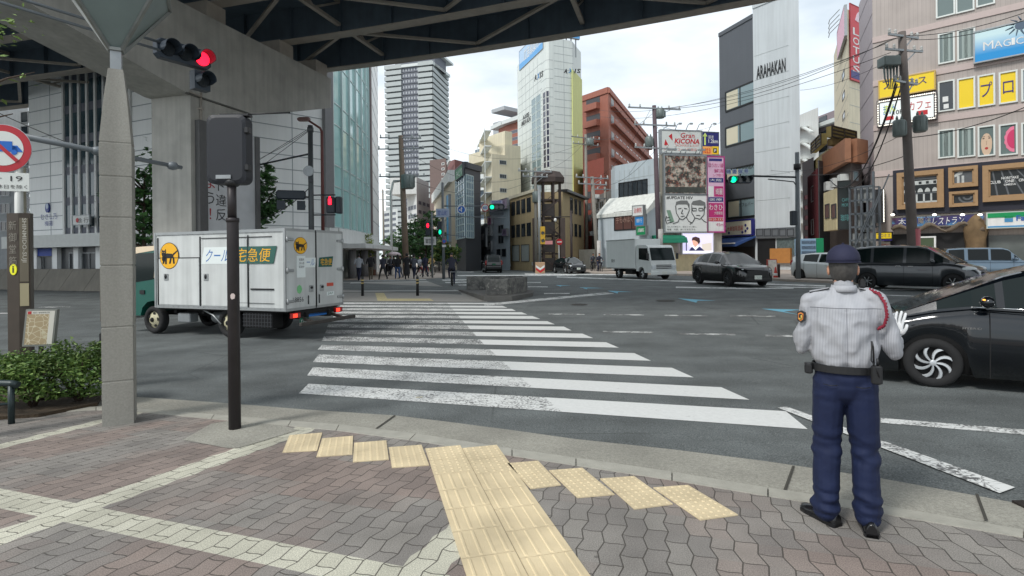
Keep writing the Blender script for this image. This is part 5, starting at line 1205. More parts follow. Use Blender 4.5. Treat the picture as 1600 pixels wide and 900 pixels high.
UND=mat('underbody_black',(16,16,17),.8);TRIM=mat('black_trim',(22,23,25),.4)
LENS=mat('headlamp_lens',(205,212,215),.12,spec=.9,coat=.6);TAIL=mat('tail_lamp',(150,18,22),.2,coat=.6)
CARG=mat('car_glass',(20,30,30),.08,spec=.3);CHROME=mat('chrome',(200,203,205),.12,1)
PLATE=mat('plate_white',(225,228,220),.5);PLG=mat('plate_green',(20,95,70),.5);AMB=mat('amber_lens',(230,120,30),.3)
def paintm(name,c,metal=.3,rough=.28):return mat(name,c,rough,metal,coat=.9,nz=.03,ns=2)
def interp(tab,x):
 if x<=tab[0][0]:return tab[0][1]
 for(a,za),(b_,zb_)in zip(tab,tab[1:]):
  if x<=b_:
   u=(x-a)/(b_-a);return za+(zb_-za)*u
 return tab[-1][1]
def wheel(parent,x,y,r,wd=.2,spokes=5,rim=RIM,side=1,style='spoke',detail=True,hub=None):
 b=MB();o=side
 b.lathe([(r*.62,-wd*.1),(r*.64,-wd/2),(r*.9,-wd/2),(r*.985,-wd*.36),(r,-wd*.2),(r,wd*.2),(r*.985,wd*.36),(r*.9,wd/2),(r*.64,wd/2),(r*.62,wd*.1)],28,(0,0,0),'y',0,caps=False)
 b.v=[Vector((v.x+x,v.y+y,v.z+r))for v in b.v]
 w_=b.build('wheel',TYRE,parent)
 c=MB();yo=y+o*wd*.42
 def ringp(rr,yy,n=28):return[(x+rr*cos(2*pi*k/n),yy,r+rr*sin(2*pi*k/n))for k in range(n)]
 c.loft([ringp(r*.74,yo),ringp(r*.74,yo+o*.012),ringp(r*.68,yo+o*.012),ringp(r*.66,yo-o*.05)],caps=False,smooth=False,m=0)
 c.add(ringp(r*.67,yo-o*.05),[tuple(range(28))],1)
 if style=='spoke':
  for k in range(spokes):
   a=2*pi*k/spokes+.3
   def pt(rr,da,yy):return(x+rr*cos(a+da),yy,r+rr*sin(a+da))
   wi,wo=.22,.5/spokes*1.15
   c.hexa([pt(r*.1,-wi*1.6,yo-o*.02),pt(r*.1,wi*1.6,yo-o*.02),pt(r*.65,wo,yo-o*.01),pt(r*.65,-wo,yo-o*.01),pt(r*.1,-wi*1.2,yo+o*.012),pt(r*.1,wi*1.2,yo+o*.012),pt(r*.65,wo*.8,yo+o*.01),pt(r*.65,-wo*.8,yo+o*.01)],0)
  ellip(c,(x,yo,r),(r*.17,.03,r*.17),10,0)
 elif style=='swirl':
  for k in range(spokes):
   a=2*pi*k/spokes
   rings=[]
   for q in range(7):
    f=q/6;rr=r*(.12+.56*f);tw=.55*f*f;hw=.13+.07*f if f<.5 else.165+.2*(f-.5)
    pts=[]
    for sg,lift in((-1,-.008),(-.6,.012),(.6,.016),(1,-.008)):
     aa=a+tw+sg*hw*(.62/(.3+f*.7));pts.append((x+rr*cos(aa),yo+o*(lift-.004*f),r+rr*sin(aa)))
    rings.append(pts)
   c.loft(rings,m=0,smooth=False)
  ellip(c,(x,yo+o*.006,r),(r*.13,.014,r*.13),14,0)
 elif style=='steel':
  c.loft([ringp(r*.62,yo-o*.045),ringp(r*.5,yo-o*.02),ringp(r*.3,yo+o*.02),ringp(r*.2,yo+o*.03)],caps=True,m=0)
  for k in range(5):
   a=2*pi*k/5+.5;cx,cz=x+r*.44*cos(a),r+r*.44*sin(a)
   c.add([(cx+.042*cos(t),yo+o*.004,cz+.042*sin(t))for t in(0,.8,1.57,2.35,3.14,3.93,4.71,5.5)],[tuple(range(8))],1)
  ellip(c,(x,yo+o*.03,r),(r*.17,.05,r*.17),12,1 if hub is None else hub)
 c.build('rim',[rim,UND],w_)
 return w_
def car(name,label,cat,loc,hd,S,paint,group=None,scale=1.0,near=None,tilt=0):
 """S: L W H wb fo(front overhang) r belt roof plan ..."""
 hd=Vector(hd).normalized();T=thing(name,label,cat,loc,math.atan2(hd.y,hd.x),group)
 T.scale=(scale,)*3
 L,W,r=S['L'],S['W'],S['r'];fx=L/2;wf=fx-S['fo'];wr=wf-S['wb'];hw=W/2
 clear=S.get('clear',.2)
 xs=sorted(set([round(-fx+i*L/64,3)for i in range(65)]+[-fx+.03,-fx+.07,fx-.03,fx-.07]+[round(wx+q*(r+.055)*1.0,3)for wx in(wf,wr)for q in(-1,-.94,-.8,-.6,-.3,0,.3,.6,.8,.94,1)]))
 top=S['top'];plan=S['plan'];bot=S.get('bot',[(-fx,.42),(-fx+.08,.3),(-fx+.35,clear),(fx-.4,clear),(fx-.08,.22),(fx,.3)])
 def sec(x,off=0):
  w_=hw*interp(plan,x)+off;zt=interp(top,x)+off;zb_=interp(bot,x)
  zs=zb_
  for wx in(wf,wr):
   d=abs(x-wx);R_=r+.055
   if d<R_:zs=max(zs,r+sqrt(max(R_*R_-d*d,0))-.0)
  zs=min(zs,zt-.16)
  zm=max(zs+.03,zb_+(zt-zb_)*.42);sh=min(.1,(zt-zs)*.3)
  z4=max(zm+.02,zt-sh*1.25)
  return[(0,zb_),(w_*.8,zb_),(w_*.965,zs),(w_,zm),(w_*.985,z4),(w_*.95,zt-sh*.45),(w_*.86,zt-sh*.1),(w_*.45,zt+.012),(0,zt+.018)]
 b=MB();n=9;R=[]
 for x in xs:
  q=sec(x);ring=[(x,y,z)for y,z in q]+[(x,-y,z)for y,z in reversed(q[1:-1])]
  R.append(ring)
 m_=len(R[0]);vs=[p for rr in R for p in rr];o=0;b.add(vs,[])
 for i in range(len(R)-1):
  for j in range(m_):
   a,c_=i*m_+j,i*m_+(j+1)%m_
   jj=j if j<8 else m_-1-j
   under=jj<=1;clad=jj==2 and S.get('clad')
   b.f.append((a,c_,c_+m_,a+m_));b.mi.append(1 if(under or clad)else 0);b.sm.append(not under)
 for i in(0,len(R)-1):b.f.append(tuple(range(i*m_,i*m_+m_)));b.mi.append(0);b.sm.append(False)
 body=b.build('body',[paint,UND],T)
 roof=S['roof'];x0,x1=roof[0][0],roof[-1][0];zt_=max(z for _,z in roof)
 xrf=[x for x,z in roof if z>zt_-.05*1.6];xa,xc=max(xrf),min(xrf)
 gx=sorted(set([x0+(x1-x0)*i/30 for i in range(31)]+[x for x,_ in roof]+[p for q in S['pillars']for p in q]))
 def gsec(x):
  zb_=interp(top,x)-.03;zr=max(interp(roof,x),zb_+.005);wb_=hw*interp(plan,x)*.93
  fr=(zr-zb_)/(zt_-interp(top,0)+.03);tum=S.get('tumble',.17)*W*fr
  w2=wb_-tum
  return[(wb_,zb_),(wb_-tum*.12,zb_+.03*min(1,fr*4)),(w2+.02*fr,zr-.075*fr),(w2-.04*fr,zr-.02*fr),(w2*.85,zr-.002),(w2*.4,zr+.015*fr),(0,zr+.02*fr)]
 sgl,sgr,ws,rg,rfm=MB(),MB(),MB(),MB(),MB()
 G_=[gsec(x)for x in gx]
 for i in range(len(gx)-1):
  xm=(gx[i]+gx[i+1])/2;pil=any(a<=xm<=c_ for a,c_ in S['pillars'])
  for sgn in(1,-1):
   for j in range(6):
    q=[(gx[i],sgn*G_[i][j][0],G_[i][j][1]),(gx[i+1],sgn*G_[i+1][j][0],G_[i+1][j][1]),(gx[i+1],sgn*G_[i+1][j+1][0],G_[i+1][j+1][1]),(gx[i],sgn*G_[i][j+1][0],G_[i][j+1][1])]
    if j==1:tgt,sm=(rfm,0)if pil else((sgl if sgn>0 else sgr),0)
    elif j==0:tgt,sm=rfm,0
    elif j>=4 and xm>xa:tgt,sm=ws,0
    elif j>=4 and xm<xc:tgt,sm=rg,0
    elif j>=4:tgt,sm=rfm,0
    else:tgt,sm=rfm,0
    tgt.add(q,[(0,1,2,3)],sm,smooth=True)
 rfm.build('roof',[S.get('roofpaint',paint)],T,outc=(0,0,.9))
 ws.f and ws.build('windscreen',mat('windscreen_glass',(26,36,38),.07,spec=.75),T,outc=(0,0,.9));ws=MB()
 for bb_,nm in((sgl,'side_window'),(sgr,'side_window'),(ws,'windscreen'),(rg,'rear_window')):
  if bb_.f:bb_.build(nm,CARG,T,outc=(0,0,.9))
 st=S.get('rim',('spoke',5,RIM));t=hw-.11
 for wx in(wf,wr):
  for s_ in(1,-1):wheel(T,wx,s_*t,r,.2,st[1],st[2],s_,st[0])
 b=MB()
 for x in S['doors']:
  q=[p for p in sec(x,.002)[2:6]]
  for sgn in(1,-1):
   for(y0_,z0_),(y1_,z1_)in zip(q,q[1:]):b.add([(x-.006,sgn*y0_,z0_),(x+.006,sgn*y0_,z0_),(x+.006,sgn*y1_,z1_),(x-.006,sgn*y1_,z1_)],[(0,1,2,3)])
 b.build('door_seam',UND,T)
 for x in S.get('handles',[]):
  for sgn in(1,-1):
   b=MB();yy=hw*interp(plan,x)*.99;zz=interp(top,x)-.13
   b.bbox(x-.09,x+.09,sgn*yy-.02,sgn*yy+.02,zz-.018,zz+.018,.008);b.build('door_handle',S.get('handlem',paint),T)
 mx_,mz=S['mirror']
 for sgn in(1,-1):
  b=MB();yy=hw*interp(plan,mx_)
  ellip(b,(mx_,sgn*(yy+.1),mz),(.08,.12,.075),12,0);b.beam((mx_,sgn*(yy-.06),mz-.04),(mx_,sgn*(yy+.06),mz-.03),.05,.04,1)
  b.build('wing_mirror',[S.get('mirrorm',paint),TRIM],T)
 for k,lst in(('headlight',S['head']),('tail_light',S['tail'])):
  for(c,rr,yaw)in lst:
   for sgn in(1,-1):
    b=MB();rot=Matrix.Rotation(sgn*yaw,3,'Z')
    ellip(b,(c[0],sgn*c[1],c[2]),rr,12,0,rot);b.build(k,LENS if k=='headlight' else TAIL,T)
 g=S['grille'];b=MB();b.bbox(fx-.12,fx+.012,-g[0],g[0],g[1],g[2],.01);gr=b.build('grille',TRIM,T)
 if S.get('intake'):
  g=S['intake'];b=MB();b.bbox(fx-.12,fx+.02,-g[0],g[0],g[1],g[2],.01);b.build('bumper_intake',TRIM,T)
 for(px_,z_,sgn)in((fx+.025,S['plz'][0],1),(-fx-.02,S['plz'][1],-1)):
  b=MB();b.box(px_-.012,px_+.012,-.165,.165,z_-.082,z_+.082);pl=b.build('number_plate',S.get('plate',PLATE),T)
  fr=lambda a,zz,d,px_=px_,sgn=sgn:Vector((px_+sgn*(.013+d*.2),sgn*a,zz))
  text(S['num'],fr,-.14,.14,z_-.06,z_+.015,PLG,pl,.01,local=True)
  text(S.get('num2','なにわ 300'),fr,-.1,.1,z_+.03,z_+.065,PLG,pl,.01,local=True)
 return T
def mid2(pf,pr,S,side=1,back=0):
 "place from the photo's front/rear near wheel contacts: centre and heading"
 A,B=G(*pf),G(*pr);h=(A-B);h.z=0;h.normalize()
 left=Vector((-h.y,h.x,0));nw=A+(B-A)*.5
 c=nw-left*side*(S['W']/2-.11);off=(S['L']/2-S['fo'])-S['wb']/2
 c=c-h*off;c.z=gz(c.x,c.y)
 return c,(h.x,h.y)
def base(L,W,H,r,wb,fo,belt,hood,nose,**k):
 f=L/2
 S=dict(L=L,W=W,H=H,r=r,wb=wb,fo=fo)
 S['plan']=[(-f,.8),(-f+.06,.88),(-f+.2,.95),(-f+.6,1),(f-1.0,1),(f-.4,.955),(f-.15,.87),(f-.05,.76),(f,.62)]
 S.update(k);return S
S_cx=base(4.4,1.8,1.54,.34,2.65,.92,1.0,.95,.7,clear=.2,clad=True,top=[(-2.2,.72),(-2.15,.98),(-1.9,1.06),(-1.2,1.06),(0,1.0),(.75,.99),(1.2,.98),(1.75,.92),(2.05,.83),(2.16,.7),(2.2,.6)],roof=[(-2.1,1.02),(-1.75,1.33),(-1.2,1.49),(-.5,1.54),(.1,1.52),(.45,1.45),(1.25,.98)],pillars=[(-2.1,-1.55),(-.62,-.5),(.36,.42),(1.0,1.25)],doors=[-1.25,-.55,.55,],handles=[-1.05,-.05],mirror=(.62,1.06),head=[((1.93,.68,.76),(.2,.11,.045),-.45)],tail=[((-2.1,.62,.88),(.1,.2,.05),.35)],grille=(.48,.45,.7),intake=(.6,.26,.38),plz=(.42,.8),num='・513',rim=('spoke',10,mat('dark_alloy',(90,92,95),.35,.7)))
S_sed=base(4.4,1.78,1.47,.32,2.7,.95,.95,.9,.66,clear=.18,top=[(-2.2,.66),(-2.16,.95),(-1.8,1.04),(-1.2,1.0),(0,.95),(.8,.95),(1.3,.93),(1.85,.84),(2.1,.72),(2.2,.55)],roof=[(-2.1,1.0),(-1.5,1.28),(-.8,1.43),(-.1,1.47),(.3,1.44),(.55,1.36),(1.35,.93)],pillars=[(-2.1,-1.35),(-.5,-.4),(1.15,1.35)],doors=[-1.1,-.45,.6],handles=[-.9,.05],mirror=(.68,1.0),head=[((1.9,.66,.72),(.24,.13,.06),-.5)],tail=[((-2.08,.66,.85),(.12,.16,.08),.35)],grille=(.35,.5,.58),intake=(.6,.22,.4),plz=(.46,.8),num='27-04')
S_hat=base(3.99,1.69,1.45,.3,2.55,.85,.95,.9,.66,clear=.16,top=[(-2.0,.6),(-1.96,.96),(-1.7,1.07),(-1.2,1.02),(0,.94),(.7,.93),(1.1,.92),(1.6,.82),(1.88,.7),(2.0,.52)],roof=[(-1.95,1.05),(-1.85,1.3),(-1.6,1.36),(-.8,1.44),(-.1,1.45),(.25,1.41),(.5,1.34),(1.25,.92)],pillars=[(-2.0,-1.2),(-.42,-.33),(1.05,1.25)],doors=[-1.1,-.38,.62],handles=[-.85,.1],mirror=(.66,1.0),head=[((1.7,.62,.72),(.22,.12,.07),-.5)],tail=[((-1.9,.66,.92),(.07,.12,.17),.35)],grille=(.3,.5,.58),intake=(.55,.2,.38),plz=(.44,.75),num='40-61',rim=('spoke',9,mat('dark_alloy',(90,92,95),.35,.7)))
S_mpv=base(4.12,1.695,1.67,.3,2.7,.76,1.0,.95,.75,clear=.16,tumble=.1,top=[(-2.06,.6),(-2.02,1.02),(-1.8,1.04),(0,1.01),(.75,1.0),(1.05,1.03),(1.4,.98),(1.8,.86),(1.98,.72),(2.06,.5)],roof=[(-2.02,1.02),(-1.98,1.4),(-1.85,1.6),(-1.2,1.66),(-.4,1.67),(.2,1.64),(.5,1.56),(1.35,1.02)],pillars=[(-2.02,-1.88),(-1.3,-1.2),(-.22,-.12),(.62,.74),(1.2,1.35)],doors=[-1.25,-.17,.72],handles=[-.35,.05],handlem=CHROME,mirror=(.75,1.06),head=[((1.72,.66,.8),(.24,.13,.09),-.5)],tail=[((-1.98,.72,.95),(.06,.09,.2),.2)],grille=(.34,.55,.7),intake=(.5,.2,.36),plz=(.45,.7),num='31-58',rim=('spoke',7,mat('hubcap',(120,124,126),.35,.5)))
S_van=base(4.05,1.695,1.7,.3,2.74,.72,1.05,1.0,.8,clear=.16,tumble=.07,top=[(-2.02,.6),(-2.0,1.04),(-1.8,1.06),(0,1.04),(.85,1.03),(1.3,1.02),(1.75,.94),(1.95,.8),(2.02,.5)],roof=[(-2.0,1.04),(-1.97,1.5),(-1.88,1.66),(-1.2,1.7),(-.4,1.7),(.4,1.68),(.62,1.6),(1.15,1.03)],pillars=[(-2.02,-1.85),(-1.2,-1.05),(-.2,-.1),(.72,.84),(1.0,1.15)],doors=[-1.15,-.15,.8],handles=[-.35,.05],mirror=(.85,1.1),head=[((1.82,.64,.82),(.14,.13,.12),-.4)],tail=[((-1.96,.74,1.1),(.05,.07,.28),.2)],grille=(.4,.6,.8),intake=(.5,.22,.38),plz=(.45,.7),num='72-10')
S_taxi=base(4.4,1.695,1.75,.31,2.75,.82,1.02,.98,.75,clear=.17,tumble=.1,top=[(-2.2,.6),(-2.17,1.02),(-1.95,1.04),(0,1.0),(.75,1.0),(1.3,1.0),(1.85,.92),(2.1,.76),(2.2,.5)],roof=[(-2.17,1.03),(-2.0,1.45),(-1.75,1.68),(-1.0,1.75),(-.1,1.75),(.35,1.7),(.6,1.62),(1.2,1.0)],pillars=[(-2.17,-1.8),(-1.3,-1.2),(-.22,-.12),(.95,1.2)],doors=[-1.2,-.17,.75],handles=[-.35,.05],handlem=CHROME,mirror=(.8,1.08),head=[((1.98,.62,.82),(.14,.15,.1),-.4)],tail=[((-2.12,.74,.95),(.06,.1,.26),.1)],grille=(.45,.45,.75),intake=(.5,.22,.36),plz=(.5,.82),num='50-12',plate=mat('plate_taxi',(20,90,60),.5))
S_pri=base(4.6,1.78,1.575,.318,2.78,.95,1.0,.95,.7,clear=.17,tumble=.15,top=[(-2.3,.66),(-2.26,1.0),(-1.9,1.06),(-.8,1.03),(.3,1.03),(.95,1.06),(1.35,1.0),(1.75,.9),(2.05,.79),(2.22,.66),(2.3,.5)],roof=[(-2.2,1.02),(-1.95,1.38),(-1.4,1.5),(-.6,1.56),(0,1.575),(.3,1.53),(.6,1.44),(1.72,.94)],pillars=[(-2.2,-1.6),(-.55,-.45),(.62,.7),(1.3,1.72)],doors=[-1.2,-.5,.78],handles=[-1.0,-.05],mirror=(.82,1.13),mirrorm=None,head=[((1.92,.7,.77),(.3,.13,.065),-.42)],tail=[((-2.18,.66,.95),(.1,.14,.12),.35)],grille=(.4,.52,.62),intake=(.6,.2,.38),plz=(.45,.85),num='81-36',rim=('swirl',8,mat('silver_hubcap',(190,194,197),.4,.3)))
P_BLK=paintm('gloss_black',(14,16,19),.2,.18);P_WHT=paintm('pearl_white',(215,220,220),.1,.3);P_GRY=paintm('dark_grey_paint',(52,56,60),.5,.3)
P_SIL=paintm('silver_paint',(165,170,174),.6,.3);P_LBL=paintm('pale_blue_paint',(128,150,168),.5,.3);P_TEAL=paintm('turquoise_paint',(20,130,160),.3,.25);P_NVY=paintm('navy_car_paint',(20,28,58),.3,.25)
P_PRI=paintm('midnight_blue_black',(9,14,20),.25,.14)
S_pri['mirrorm']=P_PRI
hd=Vector((-.86,.51)).normalized();fwc=G(1457,603.5)
lf=Vector((-hd.y,hd.x));c=Vector((fwc.x,fwc.y))-lf*(S_pri['W']/2-.11)-hd*(S_pri['L']/2-S_pri['fo'])
pri=car('hybrid_hatchback','glossy black hybrid hatchback with silver hubcaps, cut off by the right edge','car',(c.x,c.y,gz(fwc.x,fwc.y)),hd,S_pri,P_PRI)
fr=lambda a,z,d:Vector((-a,S_pri['W']/2*1.0+.002+d*.2,z))
text('HYBRID',fr,-1.05,-.86,.775,.8,CHROME,pri,.01,local=True,name='badge')
b=MB();b.tube([(-2.0,.86,1.05),(-.6,.885,1.035),(.3,.885,1.035),(.95,.86,1.055)],.012,6);b.build('belt_trim',CHROME,pri)
b=MB();ellip(b,(.86,1.03,1.16),(.02,.07,.012),8);b.build('indicator',mat('amber_glow',(255,150,60),.4,emis=2.5),pri)
b=MB();b.beam((1.55,-.5,1.005),(1.42,.25,1.03),.02,.02);b.beam((1.5,.1,1.01),(1.38,.72,1.03),.02,.02);b.build('wiper',TRIM,pri)
def put(name,label,S,pf,pr,paint,side=-1,scale=1,group=None,cat='car'):
 c,h=mid2(pf,pr,S,side);return car(name,label,cat,c,h,S,paint,group,scale)
put('crossover_car','black compact crossover turning towards the camera in front of the barber advertising wall',S_cx,(1141,448),(1092,443.2),P_BLK,-1,1.0)
put('minivan','dark grey seven-seat minivan passing behind the traffic officer',S_mpv,(1480,457),(1365,451.5),P_GRY,-1,1.02)
put('white_hatchback','small white hatchback half hidden behind the officer\'s head',S_hat,(1330,441),(1245,438),P_WHT,-1,1.0)
v=G(1545,437);car('boxy_wagon','pale blue boxy wagon behind the dark grey minivan, under the restaurant sign','car',(v.x,v.y,v.z),(.9,-.43),S_van,P_LBL,scale=.95)
v=G(1150,430);car('dark_hatchback','dark hatchback half hidden behind the black crossover, under the blue awning','car',(v.x-.5,v.y,v.z),(.6,-.8),S_hat,P_GRY)
v=G(768,426.2);car('taxi','black tall-roofed taxi seen from behind on the far avenue','taxi',(v.x,v.y+1.2,v.z),(-.12,.99),S_taxi,P_BLK,scale=.94)
S_sedo=dict(S_sed);S_sedo['head']=[((1.9,.66,.72),(.24,.13,.06),-.5)]
put('black_hatchback','black hatchback waiting at the far corner below the brown stair tower',S_sedo,(889,428.3),(862,426.4),P_BLK,-1,.92)
v=G(716,419.5);car('turquoise_car','turquoise car seen from behind beyond the cyclist','car',(v.x,v.y,v.z),(-.14,.99),S_hat,P_TEAL)
v=G(802,421);car('silver_car','silver car facing the camera behind the white guardrail','car',(v.x,v.y,v.z),(.1,-1),S_hat,P_SIL)
v=G(744,419);car('silver_wagon','silver tall wagon parked beyond the black taxi','car',(v.x,v.y,v.z),(-.14,.99),S_van,P_SIL,scale=.95)
v=Vector((P(138,400,37).x,37,.2));car('navy_car','navy car showing above the stone median wall','car',v,(-.95,.3),S_sed,P_NVY)
v=Vector((P(62,400,40).x,40,.2));car('pale_car','pale grey car behind the median wall and the information pillar','car',v,(-.95,.3),S_sed,P_SIL)
TG=mat('truck_green',(0,84,72),.4,coat=.4,nz=.04,ns=3);TC=mat('truck_cream',(225,205,175),.45,coat=.3)
TW=mat('truck_white',(206,209,207),.45,nz=.07,ns=2.5,streak=.2);CRM=mat('cream_rim',(188,182,152),.6,nz=.2,ns=18)
hd=Vector((-.934,.358)).normalized();rz=math.atan2(hd.y,hd.x);lf=Vector((-hd.y,hd.x))
nc=Vector((P(445,400,12.1).x,12.1));o=nc-lf*.95
tr=thing('delivery_truck','white box delivery truck with green cab and round yellow cat emblems','truck',(o.x,o.y,-.16),rz)
ZB0,ZB1=.65,2.43;LB=3.92
b=MB();b.bbox(0,LB,-.95,.95,ZB0,ZB1,.018);cb=b.build('cargo_box',TW,tr)
AL=mat('aluminium_edge',(165,168,168),.4,.6,nz=.1)
b=MB()
for y in(-.955,.955):
 for z in(ZB0+.03,ZB1-.03):b.box(-.005,LB+.005,y-.012,y+.012,z-.035,z+.035)
for x in(0,LB):
 for y in(-.95,.95):b.box(x-.025,x+.025,y-.022,y+.022,ZB0,ZB1)
for z in(ZB0+.02,ZB1-.02):b.box(-.02,.01,-.95,.95,z-.03,z+.03)
b.build('edge_rail',AL,tr)
sy=.952
def sidebox(b,x0,x1,z0,z1,d=.012,m=None):b.box(x0,x1,sy-.005,sy+d,z0,z1,m)
b=MB();sidebox(b,2.5,3.8,ZB0+.08,ZB1-.62,.014);b.build('side_door',TW,tr)
b=MB();sidebox(b,1.05,2.42,ZB0+.08,ZB1-.2,.014);b.build('side_door',TW,tr)
b=MB()
for x in(2.46,1.02,3.83):sidebox(b,x-.008,x+.008,ZB0+.06,ZB1-.12,.022)
sidebox(b,2.46,3.83,ZB1-.608,ZB1-.592,.022);b.build('door_seam',TRIM,tr);b=MB()
sidebox(b,.35,2.42,ZB1-.17,ZB1-.155,.02);sidebox(b,.3,.95,1.12-.02,1.12+.015,.02);sidebox(b,.3,1.6,ZB0+.16,ZB0+.165,.02)
b.build('door_seam',TRIM,tr)
b=MB()
for k in range(24):ellip(b,(.12+k*.16,sy+.022,ZB1-.06),(.011,.008,.011),6);ellip(b,(.12+k*.16,sy+.022,ZB0+.045),(.011,.008,.011),6)
b.tube([(.1,sy+.016,ZB1-.06),(3.85,sy+.016,ZB1-.06)],.003,4)
b.build('rivets',AL,tr,kind='stuff')
for x in(3.55,2.27):
 b=MB();b.bbox(x-.07,x+.07,sy,sy+.03,1.3,1.46,.006,0);ellip(b,(x,sy+.035,1.39),(.035,.02,.06),8,1);b.build('door_latch',[AL,TRIM],tr)
YLO=mat('emblem_yellow',(240,178,20),.45);EMB=mat('emblem_black',(22,18,16),.5);LBLU=mat('logo_blue',(35,105,175),.45);LWH=mat('logo_white',(225,232,230),.5)
def emblem(fr,cx,cz,rx,rz_,parent):
 "yellow oval with a walking black cat carrying its kitten"
 b=MB();n=28
 b.loft([[fr(cx+rx*1.05*cos(2*pi*k/n),cz+rz_*1.05*sin(2*pi*k/n),d)for k in range(n)]for d in(0,.003)],m=1)
 b.loft([[fr(cx+rx*cos(2*pi*k/n),cz+rz_*sin(2*pi*k/n),d)for k in range(n)]for d in(.003,.006)],m=0)
 def poly(pts,d):b.loft([[fr(cx+rx*x,cz+rz_*y,dd)for x,y in pts]for dd in(d,d+.003)],m=1)
 poly([(-.55,.08),(-.2,.2),(.35,.16),(.5,.05),(.5,-.2),(.35,-.15),(-.2,-.2),(-.45,-.25)],.006)
 poly([(-.8,.55),(-.68,.42),(-.45,.42),(-.33,.56),(-.3,.1),(-.42,-.12),(-.66,-.12),(-.8,.1)],.006)
 poly([(.42,.15),(.5,.02),(.98,.36),(.93,.44)],.006)
 for x0_,x1_,y1_ in((-.5,-.6,-.62),(-.32,-.3,-.66),(.25,.12,-.62),(.48,.58,-.62)):poly([(x0_-.09,-.1),(x0_+.09,-.1),(x1_+.07,y1_),(x1_-.12,y1_)],.006)
 poly([(-.74,-.05),(-.42,-.08),(-.4,-.4),(-.55,-.5),(-.76,-.35)],.006)
 for x in(-.66,-.48):b.loft([[fr(cx+rx*(x+.05*cos(q)),cz+rz_*(.28+.035*sin(q)),dd)for q in(0,1.57,3.14,4.71)]for dd in(.009,.011)],m=0)
 b.build('emblem',[YLO,EMB],parent)
fs=lambda a,z,d:Vector((-a,sy+.014+d,z))
emblem(fs,-3.45,1.88,.3,.3,tr)
def banner(fr,a0,a1,z0,z1,sk,parent,cut):
 b=MB();am=a0+(a1-a0)*cut
 for(p,q,m_)in((a0,am,0),(am,a1,1)):
  b.loft([[fr(p,z0,d),fr(q,z0,d),fr(q+sk,z1,d),fr(p+sk,z1,d)]for d in(0,.004)],m=m_)
 b.build('logo_panel',[LWH,TG],parent)
banner(fs,-2.42,-.3,1.68,2.06,.1,tr,.45)
text('クール',fs,-2.3,-1.6,1.73,2.01,LBLU,tr,.005,skew=.25,local=True,bold=.02)
text('宅急便',fs,-1.38,-.4,1.72,2.02,YLO,tr,.005,skew=.15,local=True,bold=.02)
fb=lambda a,z,d:Vector((-.026-d,-a,z))
b=MB();b.box(-.026,0,.025,.93,ZB0+.05,ZB1-.05);b.build('rear_door',TW,tr)
b=MB();b.box(-.026,0,-.93,-.025,ZB0+.05,ZB1-.05);b.build('rear_door',TW,tr)
b=MB();b.box(-.03,0,-.02,.02,ZB0+.03,ZB1-.03);b.box(-.035,-.02,.0,.012,ZB0,ZB1);b.build('door_gasket',UND,tr)
for y,sg_ in((.93,-1),(-.93,1)):
 for z in(.85,1.52,2.2):
  b=MB();b.bbox(-.06,-.02,min(y,y+sg_*.2),max(y,y+sg_*.2),z-.03,z+.03,.01);ellip(b,(-.05,y,z),(.03,.03,.07),8);b.build('hinge',AL,tr)
for y in(.18,-.18):
 b=MB();b.bbox(-.05,-.02,y-.06,y+.06,1.02,1.17,.006,0);ellip(b,(-.055,y,1.12),(.02,.05,.03),8,1);b.tube([(-.045,y+.1,.95),(-.045,y+.1,.75)],.012,6,1);b.build('rear_latch',[AL,TRIM],tr)
emblem(fb,-.5,2.07,.2,.18,tr)
banner(fb,-.63+.25,-.03,1.58,1.8,.03,tr,.99);text('ール',fb,-.33,-.07,1.62,1.77,LBLU,tr,.005,skew=.2,local=True,bold=.02)
b=MB();b.loft([[fb(x,z,d)for x,z in((.08,1.58),(.55,1.58),(.6,1.83),(.11,1.8))]for d in(0,.004)]);b.build('logo_panel',TG,tr)
text('宅急便',fb,.14,.54,1.62,1.78,YLO,tr,.005,skew=.1,local=True,bold=.02)
b=MB();b.box(-.034,-.026,.36,.62,1.36,1.84);b.build('paper_notice',LWH,tr)
for i,s_ in enumerate(('営業所','送料人様','配達中')):text(s_,fb,-.56,-.4,1.73-i*.08,1.785-i*.08,mat('notice_ink',(70,60,70),.6),tr,.01,local=True)
text('18856',fb,-.75,-.42,.82,.93,TRIM,tr,.003,local=True)
b=MB();b.loft([[fb(x,z,d)for x,z in((.36,1.12),(.6,1.12),(.6,1.2),(.36,1.2))]for d in(0,.004)]);b.build('sticker',mat('sticker_red',(200,80,60),.5),tr)
b=MB();b.loft([[fb(x,z,d)for x,z in((.36,.9),(.62,.9),(.62,.99),(.36,.99))]for d in(0,.004)]);b.build('sticker',LWH,tr)
text('JAF',fb,.4,.58,.915,.975,TG,tr,.006,local=True)
b=MB();b.loft([[fb(-.55+.08*cos(q),1.1+.1*sin(q),d)for q in(0,.8,1.6,2.4,3.2,4,4.8,5.6)]for d in(0,.004)]);b.build('sticker',mat('leaf_green',(120,190,130),.5),tr)
b=MB();prof=[(3.98,.55),(3.98,2.0),(4.1,2.06),(4.75,2.04),(4.98,1.92),(5.28,1.2),(5.34,.6),(5.3,.42),(4.62,.42),(4.55,.62),(4.38,.76),(4.16,.8),(3.99,.72)]
def lr(y,ins=0):return[(x,y,z)for x,z in prof]
b.loft([[(x,-.84,z)for x,z in prof],[(x,-.8+.0,z)for x,z in prof],[(x,.8,z)for x,z in prof],[(x,.84,z)for x,z in prof]]);b.build('cab',TG,tr)
b=MB();pr=[(3.98,1.97),(4.0,2.09),(4.1,2.13),(4.72,2.11),(4.97,2.0),(5.03,1.9),(4.93,1.93),(4.1,2.02)]
